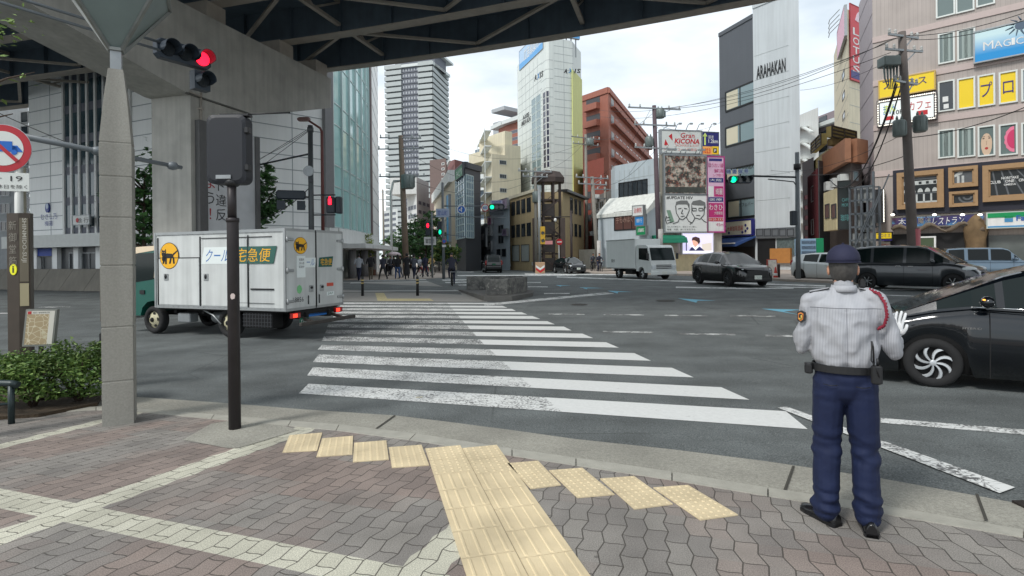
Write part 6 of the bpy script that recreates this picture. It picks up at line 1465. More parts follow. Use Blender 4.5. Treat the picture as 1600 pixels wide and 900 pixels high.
b.loft([[(x,-.85,z)for x,z in pr],[(x,.85,z)for x,z in pr]]);b.add([(x,.852,z)for x,z in((3.98,1.35),(4.12,1.35),(4.07,1.99),(3.98,1.99))],[(0,1,2,3)]);b.build('cab_roof',TC,tr)
for sg_ in(1,-1):
 b=MB();q=[(4.13,1.32),(5.12,1.2),(4.95,1.84),(4.8,1.95),(4.1,1.96)];b.loft([[(x,sg_*.835,z)for x,z in q],[(x,sg_*.847,z)for x,z in q]]);b.build('side_window',CARG,tr)
b=MB();q=[(5.02,1.82),(5.24,1.3)];b.loft([[(x+d,y,z)for x,z in q for y in((-.75,.75)if(x,z)==q[0]else(.75,-.75))]for d in(.012,.03)]);b.build('windscreen',CARG,tr)
b=MB();b.bbox(4.45,4.62,.83,.865,.95,1.05,.008);b.build('door_handle',TRIM,tr)
for sg_ in(1,-1):
 b=MB();b.bbox(5.2,5.28,sg_*1.02-.09,sg_*1.02+.09,1.3,1.62,.02);b.tube([(5.15,sg_*.84,1.7),(5.24,sg_*1.02,1.66),(5.24,sg_*1.02,1.3),(5.2,sg_*.84,1.1)],.013,6);b.build('wing_mirror',TRIM,tr)
b=MB();b.bbox(5.25,5.4,-.86,.86,.3,.55,.03);b.build('front_bumper',TW,tr)
for sg_ in(1,-1):
 b=MB();b.bbox(5.2,5.37,sg_*.65-.13,sg_*.65+.13,.62,.78,.02);b.build('headlight',LENS,tr)
b=MB()
for y in(-.38,.38):b.box(-.1,5.0,y-.04,y+.04,.42,.58)
for x in(0,.9,1.8,2.7,3.6):b.box(x-.04,x+.04,-.7,.7,.5,.62)
b.box(.05,3.9,-.85,.85,.6,.66);b.build('chassis',UND,tr)
for x,dual in((4.16,0),(1.73,1)):
 for sg_ in(1,-1):wheel(tr,x,sg_*.76,.335,.2,5,CRM,sg_,'steel')
b=MB();b.bbox(.42,1.25,.55,.9,.25,.6,.02,0)
for k in range(10):b.box(.44+k*.085,.455+k*.085,.9,.91,.27,.58,1)
for k in range(4):b.box(.42,1.25,.9,.912,.3+k*.08,.31+k*.08,1)
b.build('battery_cage',[UND,DKGREY],tr)
b=MB();b.bbox(2.95,3.35,.6,.85,.3,.52,.02);b.build('tool_box',STEEL,tr)
b=MB();b.lathe([(.13,-.35),(.15,-.3),(.15,.3),(.13,.35)],16,(2.35,.35,.4),'x');b.build('fuel_tank',STEEL,tr)
b=MB();b.tube([(2.6,.8,.62),(2.2,.85,.5),(1.95,.86,.3)],.02,6);b.build('mudguard_stay',AL,tr)
b=MB();b.bbox(-.42,-.34,-.93,.93,.33,.41,.012);b.beam((-.4,.5,.37),(.1,.5,.5),.06,.06);b.beam((-.4,-.5,.37),(.1,-.5,.5),.06,.06);b.build('rear_bumper',mat('worn_bumper',(70,66,62),.6,.3,nz=.3,ns=12),tr)
for sg_ in(1,-1):
 b=MB();b.bbox(-.1,-.02,sg_*.72-.13,sg_*.72+.13,.48,.6,.01,0);b.box(-.105,-.1,sg_*.72-.02,sg_*.72+.11,.5,.58,1);b.build('tail_light',[TAIL,mat('brake_glow',(255,60,40),.4,emis=1.2)],tr)
b=MB();b.bbox(-.04,.12,-.35,.3,.46,.54,.01);b.build('blue_step',mat('step_blue',(30,110,190),.5),tr)
b=MB();b.box(-.1,-.085,.35,.62,.35,.47);pl=b.build('number_plate',PLG,tr)
text('73-66',lambda a,z,d:Vector((-.1-d*.3,-a,z)),-.6,-.37,.365,.43,LWH,pl,.01,local=True)
EW=mat('plain_truck_white',(222,226,224),.45,nz=.03,ns=2,streak=.05)
fc=G(1012,437.3);hd=Vector((.34,-.94)).normalized();lf=Vector((-hd.y,hd.x));o=Vector((fc.x,fc.y))+lf*.85-hd*4.3
el=thing('box_truck','plain white box truck with black windscreen turning at the far corner','truck',(o.x,o.y,.2),math.atan2(hd.y,hd.x))
b=MB();b.bbox(-.35,3.05,-.9,.9,.62,2.42,.02);b.build('cargo_box',EW,el)
b=MB()
for z in(.65,2.4):
 for y in(-.905,.905):b.box(-.35,3.05,y-.01,y+.01,z-.03,z+.03)
b.build('edge_rail',AL,el)
b=MB();pr=[(3.12,.5),(3.12,1.95),(3.25,2.05),(4.15,2.02),(4.35,1.9),(4.6,1.15),(4.66,.8),(4.66,.42),(3.98,.42),(3.9,.66),(3.7,.76),(3.45,.72),(3.3,.5)]
b.loft([[(x,y,z)for x,z in pr]for y in(-.85,.85)]);b.build('cab',EW,el)
b=MB();b.loft([[(4.365+d,-.76,1.86),(4.365+d,.76,1.86),(4.6+d,.79,1.14),(4.6+d,-.79,1.14)]for d in(.0,.02)]);b.build('windscreen',CARG,el)
for sg_ in(1,-1):
 b=MB();q=[(3.4,1.2),(4.45,1.12),(4.28,1.84),(3.4,1.86)];b.loft([[(x,sg_*.84,z)for x,z in q],[(x,sg_*.858,z)for x,z in q]]);b.build('side_window',CARG,el)
 b=MB();b.bbox(4.6,4.69,sg_*.68-.14,sg_*.68+.14,.62,.86,.02);b.build('headlight',LENS,el)
 b=MB();b.bbox(4.5,4.58,sg_*1.0-.08,sg_*1.0+.08,1.2,1.55,.02);b.tube([(4.4,sg_*.84,1.65),(4.54,sg_*1.0,1.58),(4.54,sg_*1.0,1.2)],.014,6);b.build('wing_mirror',TRIM,el)
 for x in(3.7,1.0):wheel(el,x,sg_*.74,.34,.2,5,RIM,sg_,'steel')
b=MB();b.bbox(4.62,4.74,-.86,.86,.3,.52,.03);b.build('front_bumper',EW,el)
b=MB()
for k in range(3):b.box(4.655,4.69,-.5,.5,.66+k*.09,.7+k*.09)
b.build('grille',DKGREY,el)
b=MB();b.box(4.74,4.76,-.16,.16,.34,.5);b.build('number_plate',PLATE,el)
b=MB();b.box(-.2,4.2,-.4,.4,.42,.6);b.box(1.8,2.6,-.8,-.5,.3,.56);b.build('chassis',UND,el)
text('軽米',lambda a,z,d:Vector((a,-.91-d*.3,z)),.3,.75,1.0,1.22,DKGREY,el,.01,local=True)
import numpy as np
SKIN=mat('skin',(196,146,120),.6);HAIRB=mat('hair_black',(26,23,22),.6);HAIRG=mat('hair_grey',(70,68,66),.65,nz=.3,ns=60)
def fuse(prims,voxel,mats,parent,name='body',disp=None,smooth=1,force=None):
 """one continuous skin: overlapping tapered limbs voxel-fused, then each face takes the garment of the limb it belongs to.
    prims: (points, radii, garment index, flatten) ; radii may be (rx, ry) pairs"""
 b=MB();segs=[]
 for pts,rad,gi,*fl in prims:
  pts=[Vector(p)for p in pts];rad=[r if isinstance(r,tuple)else(r,r)for r in rad]
  rings=[];n=14
  for i,p in enumerate(pts):
   d=(pts[min(i+1,len(pts)-1)]-pts[max(i-1,0)]).normalized()
   if abs(d.z)>.6:ax,ay=Vector((1,0,0)),Vector((0,1,0));ax=(ax-d*ax.dot(d)).normalized();ay=d.cross(ax)
   else:ax=d.cross(Vector((0,0,1))).normalized();ay=ax.cross(d)
   rings.append([p+ax*rad[i][0]*cos(2*pi*k/n)+ay*rad[i][1]*sin(2*pi*k/n)for k in range(n)])
  d0=(pts[0]-pts[1]).normalized();d1=(pts[-1]-pts[-2]).normalized()
  def cap(ring,c,d,r):return[[c+(q-c)*f+d*r*g for q in ring]for f,g in((.8,.5),(.4,.85))]
  r0,r1=min(rad[0]),min(rad[-1])
  rings=cap(rings[0],pts[0],d0,r0)[::-1]+rings+cap(rings[-1],pts[-1],d1,r1)
  b.loft(rings)
  for i in range(len(pts)-1):segs.append((pts[i],pts[i+1],sum(rad[i])/2,sum(rad[i+1])/2,gi))
 me=bpy.data.meshes.new(name);me.from_pydata([tuple(v)for v in b.v],[],b.f)
 bm=bmesh.new();bm.from_mesh(me);bmesh.ops.recalc_face_normals(bm,faces=bm.faces);bm.to_mesh(me);bm.free()
 o=bpy.data.objects.new(name,me);COL.objects.link(o)
 r=o.modifiers.new('r','REMESH');r.mode='VOXEL';r.voxel_size=voxel;r.use_smooth_shade=True
 if smooth:s_=o.modifiers.new('s','SMOOTH');s_.iterations=smooth;s_.factor=.5
 dg=bpy.context.evaluated_depsgraph_get();m2=bpy.data.meshes.new_from_object(o.evaluated_get(dg),depsgraph=dg)
 o.modifiers.clear();o.data=m2;m2.name=name;bpy.data.meshes.remove(me)
 for m in mats:m2.materials.append(m)
 nv,nf=len(m2.vertices),len(m2.polygons)
 if disp:
  nn_=[v.normal.copy()for v in m2.vertices];cc_=[v.co.copy()for v in m2.vertices]
  m2.vertices.foreach_set('co',[q for a_,n_ in zip(cc_,nn_)for q in a_+disp(a_,n_)])
 c=np.empty(nf*3);m2.polygons.foreach_get('center',c);c=c.reshape(-1,3)
 best=np.full(nf,1e9);idx=np.zeros(nf,int)
 for p,q,r0,r1,gi in segs:
  p,q=np.array(p),np.array(q);d=q-p;t=np.clip(((c-p)@d)/max(d@d,1e-9),0,1)
  ds=np.linalg.norm(c-(p+t[:,None]*d),axis=1)/(r0+(r1-r0)*t);k=ds<best;best[k]=ds[k];idx[k]=gi
 if force:idx=force(c,idx)
 m2.polygons.foreach_set('material_index',idx);m2.polygons.foreach_set('use_smooth',np.ones(nf,bool));m2.update()
 o.parent=parent;return o
def person(label,px,foot,hgt,yaw,top,legs,hair=HAIRB,stride=.25,skirt=False,armb=.3,group='pedestrians crossing beyond the island',shoes=BLACK,vox=.022,extra=None,loc=None,sit=False,bagm=None,long_hair=False,sleeve=True):
 g=G(px,foot)if loc is None else Vector(loc);T=thing('person',label,'person',g,yaw,group)
 s=hgt/1.7;V=lambda x,y,z:(x*s,y*s,z*s)
 TOP,LEG=top,legs;mats=[SKIN,TOP,LEG,shoes];P_=[]
 P_.append(([V(0,0,.86),V(0,0,.98),V(.01,0,1.14),V(.01,0,1.3),V(0,0,1.4)],[(.13*s,.165*s),(.115*s,.15*s),(.12*s,.165*s),(.11*s,.17*s),(.06*s,.12*s)],1))
 P_.append(([V(0,0,.84),V(0,0,.9)],[(.12*s,.165*s),(.12*s,.16*s)],2))
 P_.append(([V(0,0,1.4),V(.01,0,1.52)],[.055*s,.052*s],0))
 P_.append(([V(.02,0,1.52),V(.015,0,1.58),V(.0,0,1.64)],[(.07*s,.062*s),(.092*s,.075*s),(.07*s,.06*s)],0))
 P_.append(([V(.09,0,1.57),V(.105,0,1.555)],[.014*s,.014*s],0))
 for sd in(1,-1):
  f=stride*sd
  if sit:hip,kn,an=V(0,.09*sd,.85),V(.3,.1*sd,.62+.06*sd),V(.2,.1*sd,.22+.1*sd)
  else:hip,kn,an=V(0,.09*sd,.84),V(f*.5+.04,.095*sd,.47),V(f-.04*(f<0),.1*sd,.08+(.07 if f<-.05 else 0))
  P_.append(([hip,kn,an],[.085*s,.062*s,.045*s],0 if(skirt and sd)and False else 2))
  P_.append(([V(an[0]/s-.04,an[1]/s,an[2]/s-.03),V(an[0]/s+.13,an[1]/s,an[2]/s-.045)],[(.04*s,.035*s),(.035*s,.025*s)],3))
  sh=V(0,.19*sd,1.35);el=V(-.02-f*.35,.24*sd,1.08);wr=V(.06-f*.6+armb*.5,.23*sd,.88+armb*.5)
  P_.append(([sh,el],[.052*s,.042*s],1));P_.append(([el,wr],[.04*s,.028*s],1 if sleeve else 0))
  P_.append(([wr,(wr[0]+.05*s,wr[1]-.005,wr[2]-.08*s)],[(.03*s,.018*s),(.026*s,.016*s)],0))
 if skirt:P_.append(([V(0,0,.9),V(0,0,.62),V(0,0,.42)],[(.13*s,.16*s),(.16*s,.19*s),(.18*s,.21*s)],2))
 fuse(P_,vox,mats,T)
 b=MB()
 rings=[]
 for i in range(6):
  ph=-.15+i*.33;z=1.59+.115*sin(ph);q=max(cos(ph),.05)
  rings.append([V(-.012+.104*q*cos(a)-(0.0),.084*q*sin(a),z+(.0 if cos(a)<.35 else.035*max(0,1-i*.4)))for a in[2*pi*k/14 for k in range(14)]])
 b.loft(rings,smooth=True)
 b.loft([[V(-.03+.082*q*cos(a),.08*q*sin(a),z)for a in[pi*.5+pi*k/8 for k in range(9)]]for q,z in((.8,1.5),(1,1.54),(1.02,1.6))],smooth=True)
 if long_hair:b.loft([[V(-.06+.05*cos(a),.085*w_*sin(a),z)for a in[2*pi*k/10 for k in range(10)]]for w_,z in((.6,1.28),(1,1.36),(1.1,1.5),(.9,1.62))],smooth=True)
 b.build('hair',hair,T)
 if bagm is not None:
  b=MB();b.bbox(-.3*s,-.13*s,-.14*s,.14*s,1.0*s,1.4*s,.03);b.build('backpack',bagm,T)
 return T
C_=lambda n,c:mat('cloth_'+n,c,.85,nz=.12,ns=25)
GS,LS,NV,BK,WT,DB_,OL,JN,YE,ORB,RDD,CR=C_('grey',(92,96,106)),C_('light',(160,164,172)),C_('navy',(36,40,62)),C_('black',(34,34,38)),C_('white',(198,200,200)),C_('dusk',(52,54,68)),C_('olive',(92,84,70)),C_('jeans',(58,84,130)),C_('straw',(196,168,110)),C_('rust',(110,64,56)),C_('wine',(110,50,60)),C_('cream',(190,184,170))
AW=pi/2+.15
person('man in grey jacket and dark trousers, leftmost walker beside the truck',547,435,1.68,AW,GS,BK,stride=.16)
person('person in pale shirt just behind the leftmost grey-jacketed man',552.5,431,1.64,AW,LS,BK,HAIRG,stride=.12)
person('man in pale waistcoat shirt with navy trousers behind the left bollard',561,439,1.7,AW-.1,LS,NV,stride=.3)
person('person in black behind the man with the backpack',573,431.5,1.72,AW,BK,LS,stride=.2)
person('man in black shirt and olive trousers wearing a black backpack',579.5,438.2,1.74,AW,BK,OL,bagm=BK,stride=.34)
person('slim person in black top and trousers, mid-stride between the two bollards',598.5,437.5,1.66,AW+.5,DB_,BK,stride=.4)
person('person in white shirt and long dark skirt',605.5,429.2,1.68,AW-.2,WT,BK,skirt=True,stride=.1)
person('person in grey with white trim under the pale parasol',610,430.5,1.6,-AW,GS,BK,stride=.2)
person('person in black striding below the pale parasol',615.5,431.5,1.6,2.6,BK,DB_,stride=.5)
person('long-haired woman in black top and blue jeans',621.5,436,1.66,AW+.3,BK,JN,long_hair=True,stride=.2)
person('woman in pale blouse facing the long-haired woman',626.5,435.5,1.58,pi,CR,GS,long_hair=True,stride=.1,sleeve=False)
person('stout person in long black dress in front of the timber power pole',636,437,1.72,AW,BK,BK,skirt=True,stride=.12)
person('person in grey check shirt and dark trousers by the right bollard',647,436.4,1.64,AW-.4,GS,NV,stride=.2)
cy2=person('person in grey bent over a red bicycle',656,431.8,1.55,-.6,LS,BK,stride=.3,armb=.7)
person('person in navy jacket and skirt beside the yellow-shirted cyclist',664.5,434,1.68,2.2,NV,NV,stride=.2)
person('person in straw yellow shirt with shoulder bag and rust shorts',674.5,428.5,1.66,-AW,YE,ORB,HAIRG,stride=.12,bagm=BK)
person('dark-dressed person waiting beside the white box truck',1062,424.5,1.66,-1.3,OL,BK,stride=.06,group='people on the far corner',shoes=WT)
person('person in dark jacket half hidden beside the minivan roof',1352,429,1.66,-2.2,WT,DB_,loc=(G(1352,441).x,G(1352,441).y,.3),stride=.1,group='people on the far corner')
for lb,px_,f_,t_ in(('small distant walker in white between the avenue cars',736,412,WT),('small distant walker in grey between the avenue cars',731,412.5,GS)):person(lb,px_,f_,1.66,AW,t_,BK,stride=.15,group='distant walkers on the avenue',vox=.03)
def bicycle(name,label,loc,yaw,col=BLACK,group=None):
 T=thing(name,label,'bicycle',loc,yaw,group)
 for x in(-.52,.52):
  b=MB();b.tube([(x+.33*cos(2*pi*k/24),0,.34+.33*sin(2*pi*k/24))for k in range(25)],.022,6,0,caps=False)
  for k in range(8):b.tube([(x,0,.34),(x+.32*cos(2*pi*k/8),0,.34+.32*sin(2*pi*k/8))],.004,4,1)
  b.build('wheel',[TYRE,STEEL],T)
 b=MB();A,B,C,D,E=(-.52,0,.34),(-.08,0,.3),(-.22,0,.78),(.36,0,.82),(.52,0,.34)
 for p,q in((A,B),(A,C),(B,C),(C,(.36,0,.76)),(B,D),(D,E)):b.tube([p,q],.018,6)
 b.tube([D,(.33,0,1.0),(.3,.26,1.02)],.014,6);b.tube([(.33,0,1.0),(.3,-.26,1.02)],.014,6);b.build('frame',col,T)
 b=MB();ellip(b,(-.25,0,.86),(.14,.08,.045),10);b.build('saddle',BLACK,T)
 b=MB();b.bbox(-.75,-.45,-.12,.12,.68,.72,.01);b.build('carrier',STEEL,T)
 return T
def rider(label,loc,yaw,top,legs,hair=HAIRG,hgt=1.68,group=None):
 T=thing('person',label,'person',loc,yaw,group);s=hgt/1.7;V=lambda x,y,z:(x*s,y*s,z*s);P_=[]
 P_.append(([V(-.24,0,.9),V(-.2,0,1.05),V(-.1,0,1.22),V(-.02,0,1.38)],[(.12,.16),(.12,.16),(.12,.19),(.08,.13)],1))
 P_.append(([V(-.02,0,1.38),V(.03,0,1.5)],[.055,.052],0));P_.append(([V(.04,0,1.5),V(.04,0,1.57),V(.02,0,1.63)],[(.07,.06),(.09,.075),(.07,.06)],0))
 for sd in(1,-1):
  kx=.22+.05*sd;kz=.72+.14*sd
  P_.append(([V(-.22,.09*sd,.9),V(kx,.13*sd,kz),V(.02+.08*sd,.12*sd,.3+.16*sd)],[.09,.065,.045],2))
  P_.append(([V(-.03+.08*sd,.12*sd,.25+.16*sd),V(.14+.08*sd,.12*sd,.24+.16*sd)],[(.04,.035),(.035,.025)],3))
  P_.append(([V(-.05,.2*sd,1.32),V(.05,.28*sd,1.12),V(.3,.25*sd,1.05)],[.055,.045,.03],1));P_.append(([V(.3,.25*sd,1.05),V(.36,.24*sd,1.03)],[.03,.026],0))
 fuse(P_,.02,[SKIN,top,legs,BLACK],T)
 b=MB();rings=[]
 for i in range(6):
  ph=-.1+i*.33;q=max(cos(ph),.05);rings.append([V(.02+.1*q*cos(a),.082*q*sin(a),1.575+.11*sin(ph))for a in[2*pi*k/12 for k in range(12)]])
 b.loft(rings,smooth=True);b.build('hair',hair,T);return T
g=G(706,446);bicycle('bicycle','bicycle ridden away from the camera along the far crosswalk',g,AW)
rider('cyclist in dusk-grey shirt riding away between the kerb pole and the granite planter',g,AW,DB_,NV)
g=G(657,432);bicycle('bicycle','red bicycle among the walkers right of the right bollard',(g.x+.25,g.y,g.z),-.6,RED)
for i,px_ in enumerate((927,936.5)):
 g=G(px_,425.5+i*.8);bicycle('bicycle',['bicycle of the left rider waiting by the white fence','bicycle of the right rider waiting by the white fence'][i],g,-1.4);rider(['left of two riders waiting by the white fence','right of two riders waiting by the white fence'][i],g,-1.4,[GS,DB_][i],[BK,NV][i],HAIRB)
g=G(672,430);bicycle('bicycle','bicycle standing beside the person in straw yellow',g,2.2,GRN)
g=G(612,431);T=thing('umbrella','pale pink open umbrella held above the crowd','umbrella',g)
b=MB();n_=16
b.loft([[(r_*cos(2*pi*k/n_)+.2,r_*sin(2*pi*k/n_),z)for k in range(n_)]for r_,z in((.62,1.62),(.5,1.78),(.3,1.88),(.03,1.93))],smooth=True);b.build('canopy',mat('umbrella_pale',(214,196,200),.6),T)
b=MB();b.tube([(.2,0,.95),(.2,0,1.98)],.012,6);b.build('shaft',STEEL,T)
k_=ray(1318,400)[0];OY=3.32
of=thing('person','traffic officer in navy cap, striped grey shirt and navy trousers seen from behind','person',(k_*OY,OY,0),-.46)
of.scale=(.9,1,.985)
n=NT('officer_shirt')
oi=_n(n.t,'ShaderNodeTexCoord');sp=_n(n.t,'ShaderNodeSeparateXYZ');n.link(oi.outputs['Object'],sp.inputs[0])
st=n.math('FRACT',n.math('MULTIPLY',sp.outputs[0],120));st=n.math('LESS_THAN',st,.42)
yk=n.math('GREATER_THAN',sp.outputs[2],1.305)
st=n.math('MULTIPLY',st,n.math('SUBTRACT',1,n.math('MULTIPLY',yk,.75)))
c=n.mix(n.math('MULTIPLY',st,.5),(*srgb((168,170,175)),1),(*srgb((88,90,98)),1))
seam=n.math('MULTIPLY',n.math('LESS_THAN',n.math('ABSOLUTE',n.math('SUBTRACT',sp.outputs[2],1.305)),.0022),n.math('LESS_THAN',n.math('ABSOLUTE',sp.outputs[0]),.2))
c=n.mix(n.math('MULTIPLY',seam,.8),c,(*srgb((70,72,78)),1))
pl=n.math('MULTIPLY',n.math('LESS_THAN',n.math('ABSOLUTE',n.math('SUBTRACT',sp.outputs[0],.005)),.002),n.math('SUBTRACT',1,yk));c=n.mix(n.math('MULTIPLY',pl,.6),c,(*srgb((80,82,90)),1))
n.bump(n.noise(9,4),.35,.02);SHIRT=n.done(c,.8)
TRO=mat('trouser_navy',(7,24,60),.8,nz=.1,ns=12,bump=.25,bs=14);CAPM=mat('cap_navy',(34,36,62),.8,nz=.08,ns=20,bump=.15,bs=200);SHOE=mat('shoe_black',(20,21,24),.28,coat=.3);GLV=mat('glove_white',(226,228,230),.75)
def wr_disp(co,no):
 "cloth folds: directional creases pulled towards the armpits and belt, trouser breaks at knee and hem"
 x,y,z=co
 if z>1.44 or z<.07:return Vector((0,0,0))
 if z>.93:
  a=mnoise.noise(Vector((x*7+z*6,y*5,z*8-x*9)))*.015-abs(mnoise.noise(Vector((x*10-z*8,y*8,z*10+4+x*7))))*.015
  a+=.007*sin(z*30+x*26*(1 if x<0 else-1))*max(0,1-abs(z-1.12)/.16)*min(1,abs(x)*7)
  a+=-.008*math.exp(-((x-.005)/.018)**2)*(1 if z<1.3 else 0)
 else:
  kf=math.exp(-((z-.46)/.1)**2)+1.3*math.exp(-((z-.15)/.09)**2)+.5*math.exp(-((z-.84)/.08)**2)
  a=(mnoise.noise(Vector((x*9,y*6,z*22)))*.02-abs(mnoise.noise(Vector((x*6+z*9,y*7,z*16))))*.012)*kf+mnoise.noise(Vector((x*10,y*8,z*5)))*.006
 return Vector(no)*a
PR=[([(0,0,.84),(0,0,.9),(0,.0,.945)],[(.175,.125),(.178,.128),(.178,.125)],2),([(0,0,.97),(0,-.005,1.0),(0,-.01,1.1),(0,0,1.22),(0,.01,1.32),(0,.015,1.385)],[(.18,.13),(.196,.143),(.198,.146),(.204,.14),(.19,.115),(.11,.075)],1),([(0,.01,1.38),(0,.02,1.405)],[(.075,.07),(.06,.06)],1),([(0,.02,1.41),(0,.035,1.5)],[.055,.057],0),([(0,.05,1.47),(0,.055,1.53),(0,.045,1.6)],[(.062,.08),(.078,.095),(.07,.085)],0),([(-.01,.15,1.52),(-.01,.165,1.505)],[.014,.016],0)]
for sd in(-1,1):
 PR.append(([(sd*.088,0,.86),(sd*.1,.01,.66),(sd*.108,.02,.47),(sd*.115,.0,.26),(sd*.12,-.01,.09)],[(.1,.115),(.095,.105),(.086,.094),(.081,.09),(.084,.098)],2))
 PR.append(([(sd*.118,0,1.375),(sd*.2,0,1.335)],[.05,.062],1))
PR+=[([(-.19,0,1.33),(-.225,-.02,1.2),(-.25,-.01,1.07)],[.062,.056,.053],1),([(-.25,-.01,1.06),(-.13,.22,1.08)],[.05,.034],1),([(.19,0,1.33),(.235,.0,1.2),(.27,.01,1.06)],[.062,.056,.054],1),([(.27,.01,1.05),(.318,.13,1.1)],[.054,.04],1)]
fuse(PR,.0085,[SKIN,SHIRT,TRO],of,'body',wr_disp,2,lambda c,i:np.where((c[:,2]<.945)&(np.abs(c[:,0])<.2),2,i))
for sd,ang,ox,oy in((-1,.8,-.12,.02),(1,.05,.125,-.02)):
 b=MB();ca,sa=cos(ang),sin(ang);tf=lambda x,y,z:(ox+(-sa*y+ca*x)*1,oy+(ca*y+sa*x),z)
 prf=[(-.1,.03,.075),(-.08,.038,.085),(-.02,.038,.082),(.06,.042,.066),(.12,.046,.052),(.165,.038,.044),(.185,.018,.036)]
 b.loft([[tf(w_*1.0*cos(a),y,.018+(zt-.018)*(max(0,sin(a))))for a in[pi*k/8 for k in range(9)]]+[tf(-w_,y,.0),tf(w_,y,.0)]for y,w_,zt in prf],smooth=True)
 b.loft([[tf(-w_-.006,y,0),tf(w_+.006,y,0),tf(w_+.006,y,.022),tf(-w_-.006,y,.022)]for y,w_,zt in prf]);b.build('shoe',SHOE,of)
b=MB();HC=(0,.035,1.585)
rings=[]
for i in range(9):
 ph=-.2+i*.215;q=max(cos(ph),.04);rings.append([(HC[0]+.099*q*cos(a),HC[1]+.113*q*sin(a),HC[2]+.008+.09*sin(ph)*(1.0))for a in[2*pi*k/28 for k in range(28)]])
b.loft(rings,smooth=True);ellip(b,(0,.035,1.686),(.009,.009,.005),8)
b.loft([[(x,HC[1]+.1+yy,1.585-z)for x,z in((-.075,.012),(-.04,.0),(0,-.004),(.04,.0),(.075,.012),(.04,.012),(0,.008),(-.04,.012))]for yy in(0,.075)],smooth=False)
b.tube([(HC[0]+.1*cos(a),HC[1]+.114*sin(a),1.574)for a in[2*pi*k/28 for k in range(29)]],.004,5,caps=False);b.build('cap',CAPM,of)
b=MB();rings=[]
for z,rx,ry in((1.452,.05,.055),(1.475,.066,.078),(1.515,.08,.097),(1.55,.083,.101),(1.585,.086,.1)):
 rings.append([(rx*cos(a),.04+ry*sin(a)*1.0,z+.004*sin(9*a))for a in[pi*.98+pi*1.04*k/20 for k in range(21)]]+[(rx*.6*cos(a),.04+ry*.6*sin(a),z)for a in[2*pi+.06-pi*1.08*k/6 for k in range(7)]])
b.loft(rings,smooth=True);b.build('hair',HAIRG,of)
for sd in(-1,1):
 b=MB();b.tube([(sd*.05,-.131,.86),(sd*.09,-.131,.855),(sd*.13,-.118,.86)],.0022,4);b.build('pocket_welt',BLACK,of)
 b=MB();ellip(b,(sd*.083,.05,1.525),(.012,.022,.032),10);b.build('ear',SKIN,of)
b=MB();b.tube([(-.084,.07,1.545),(-.088,.13,1.54),(-.06,.17,1.538),(.06,.17,1.538),(.088,.13,1.54),(.084,.07,1.545)],.0025,5);b.build('glasses',BLACK,of)
b=MB()
for q in range(2):b.loft([[((.068+.004*w_)*cos(a)*(1+.04*q),.018+(.066+.004*w_)*sin(a),z)for a in[2*pi*k/24 for k in range(24)]]for w_,z in((0,1.438),(1.4,1.415+q*.006),(3,1.398))],smooth=True)
b.build('collar',SHIRT,of)
b=MB();b.loft([[((.188+e)*cos(a),(.135+e)*sin(a),z)for a in[2*pi*k/32 for k in range(32)]]for e,z in((0,.925),(.004,.928),(.004,.968),(0,.971))],smooth=False,caps=False);b.build('belt',BLACK,of)
b=MB();b.bbox(-.235,-.185,-.05,.03,.9,.96,.008);b.build('belt_pouch',BLACK,of)
b=MB();b.bbox(.13,.19,-.155,-.11,.885,.99,.008);b.tube([(.145,-.14,.99),(.14,-.16,1.1),(.132,-.155,1.13)],.006,6);b.tube([(.165,-.135,.99),(.165,-.135,1.03)],.008,6);b.build('radio',BLACK,of)
b=MB();b.tube([(.132,-.156,1.13),(.13,-.15,1.02),(.15,-.15,.99),(.17,-.16,.93)],.004,5);b.build('radio_cord',BLACK,of)
b=MB();b.bbox(.085,.125,.02,.06,1.42,1.475,.01);b.build('shoulder_microphone',BLACK,of)
for sd in(-1,1):
 b=MB();b.hexa([(sd*.085,-.02,1.409),(sd*.2,-.03,1.387),(sd*.2,.03,1.392),(sd*.085,.03,1.414),(sd*.085,-.018,1.418),(sd*.2,-.028,1.396),(sd*.2,.028,1.4),(sd*.085,.028,1.422)]);b.tube([(sd*.085,-.024,1.416),(sd*.2,-.034,1.392)],.0035,5,1);b.build('epaulette',[SHIRT,BLACK],of)
b=MB()
lp=[(.135,-.01,1.415),(.185,-.06,1.395),(.215,-.085,1.34),(.225,-.085,1.27),(.21,-.075,1.21),(.18,-.06,1.19)]
for ph in(0,pi):b.tube([Vector(lp[0]).lerp(Vector(lp[0]),0)]+[Vector(lp[min(int(t),4)]).lerp(Vector(lp[min(int(t),4)+1]),t-min(int(t),4))+Vector((.006*cos(t*11+ph),-.006,.006*sin(t*11+ph)))for t in[q*.125 for q in range(41)]],.0065,5)
b.build('braided_cord',mat('cord_red',(130,28,48),.7),of)
b=MB();px0=[(-.268,-.075,1.27),(-.235,-.082,1.285),(-.228,-.085,1.235),(-.248,-.083,1.215),(-.275,-.07,1.225)]
PB=Vector((-.252,-.08,1.245));nrm=Vector((-.45,-.88,.1)).normalized();tx_=Vector((.88,-.45,0)).normalized();tz_=nrm.cross(tx_)*-1
if tz_.z<0:tz_=-tz_
def pch(x,z,d):return PB+tx_*x+tz_*z+nrm*d
sh_=[(-.024,.03),(0,.04),(.024,.03),(.022,-.018),(0,-.034),(-.022,-.018)]
b.loft([[pch(x*1.0,z*1.0,d)for x,z in sh_]for d in(-.012,.006)],m=0);b.loft([[pch(x*.72,z*.72,d)for x,z in sh_]for d in(.006,.008)],m=1);b.loft([[pch(x*.5,z*.5,d)for x,z in sh_]for d in(.008,.0095)],m=0)
b.tube([pch(.006,.012,.011),pch(.007,-.006,.011),pch(0,-.014,.011),pch(-.008,-.006,.011)],.0035,5,2);b.build('sleeve_patch',[BLACK,mat('patch_orange',(200,120,50),.6),mat('patch_gold',(220,190,90),.6)],of)
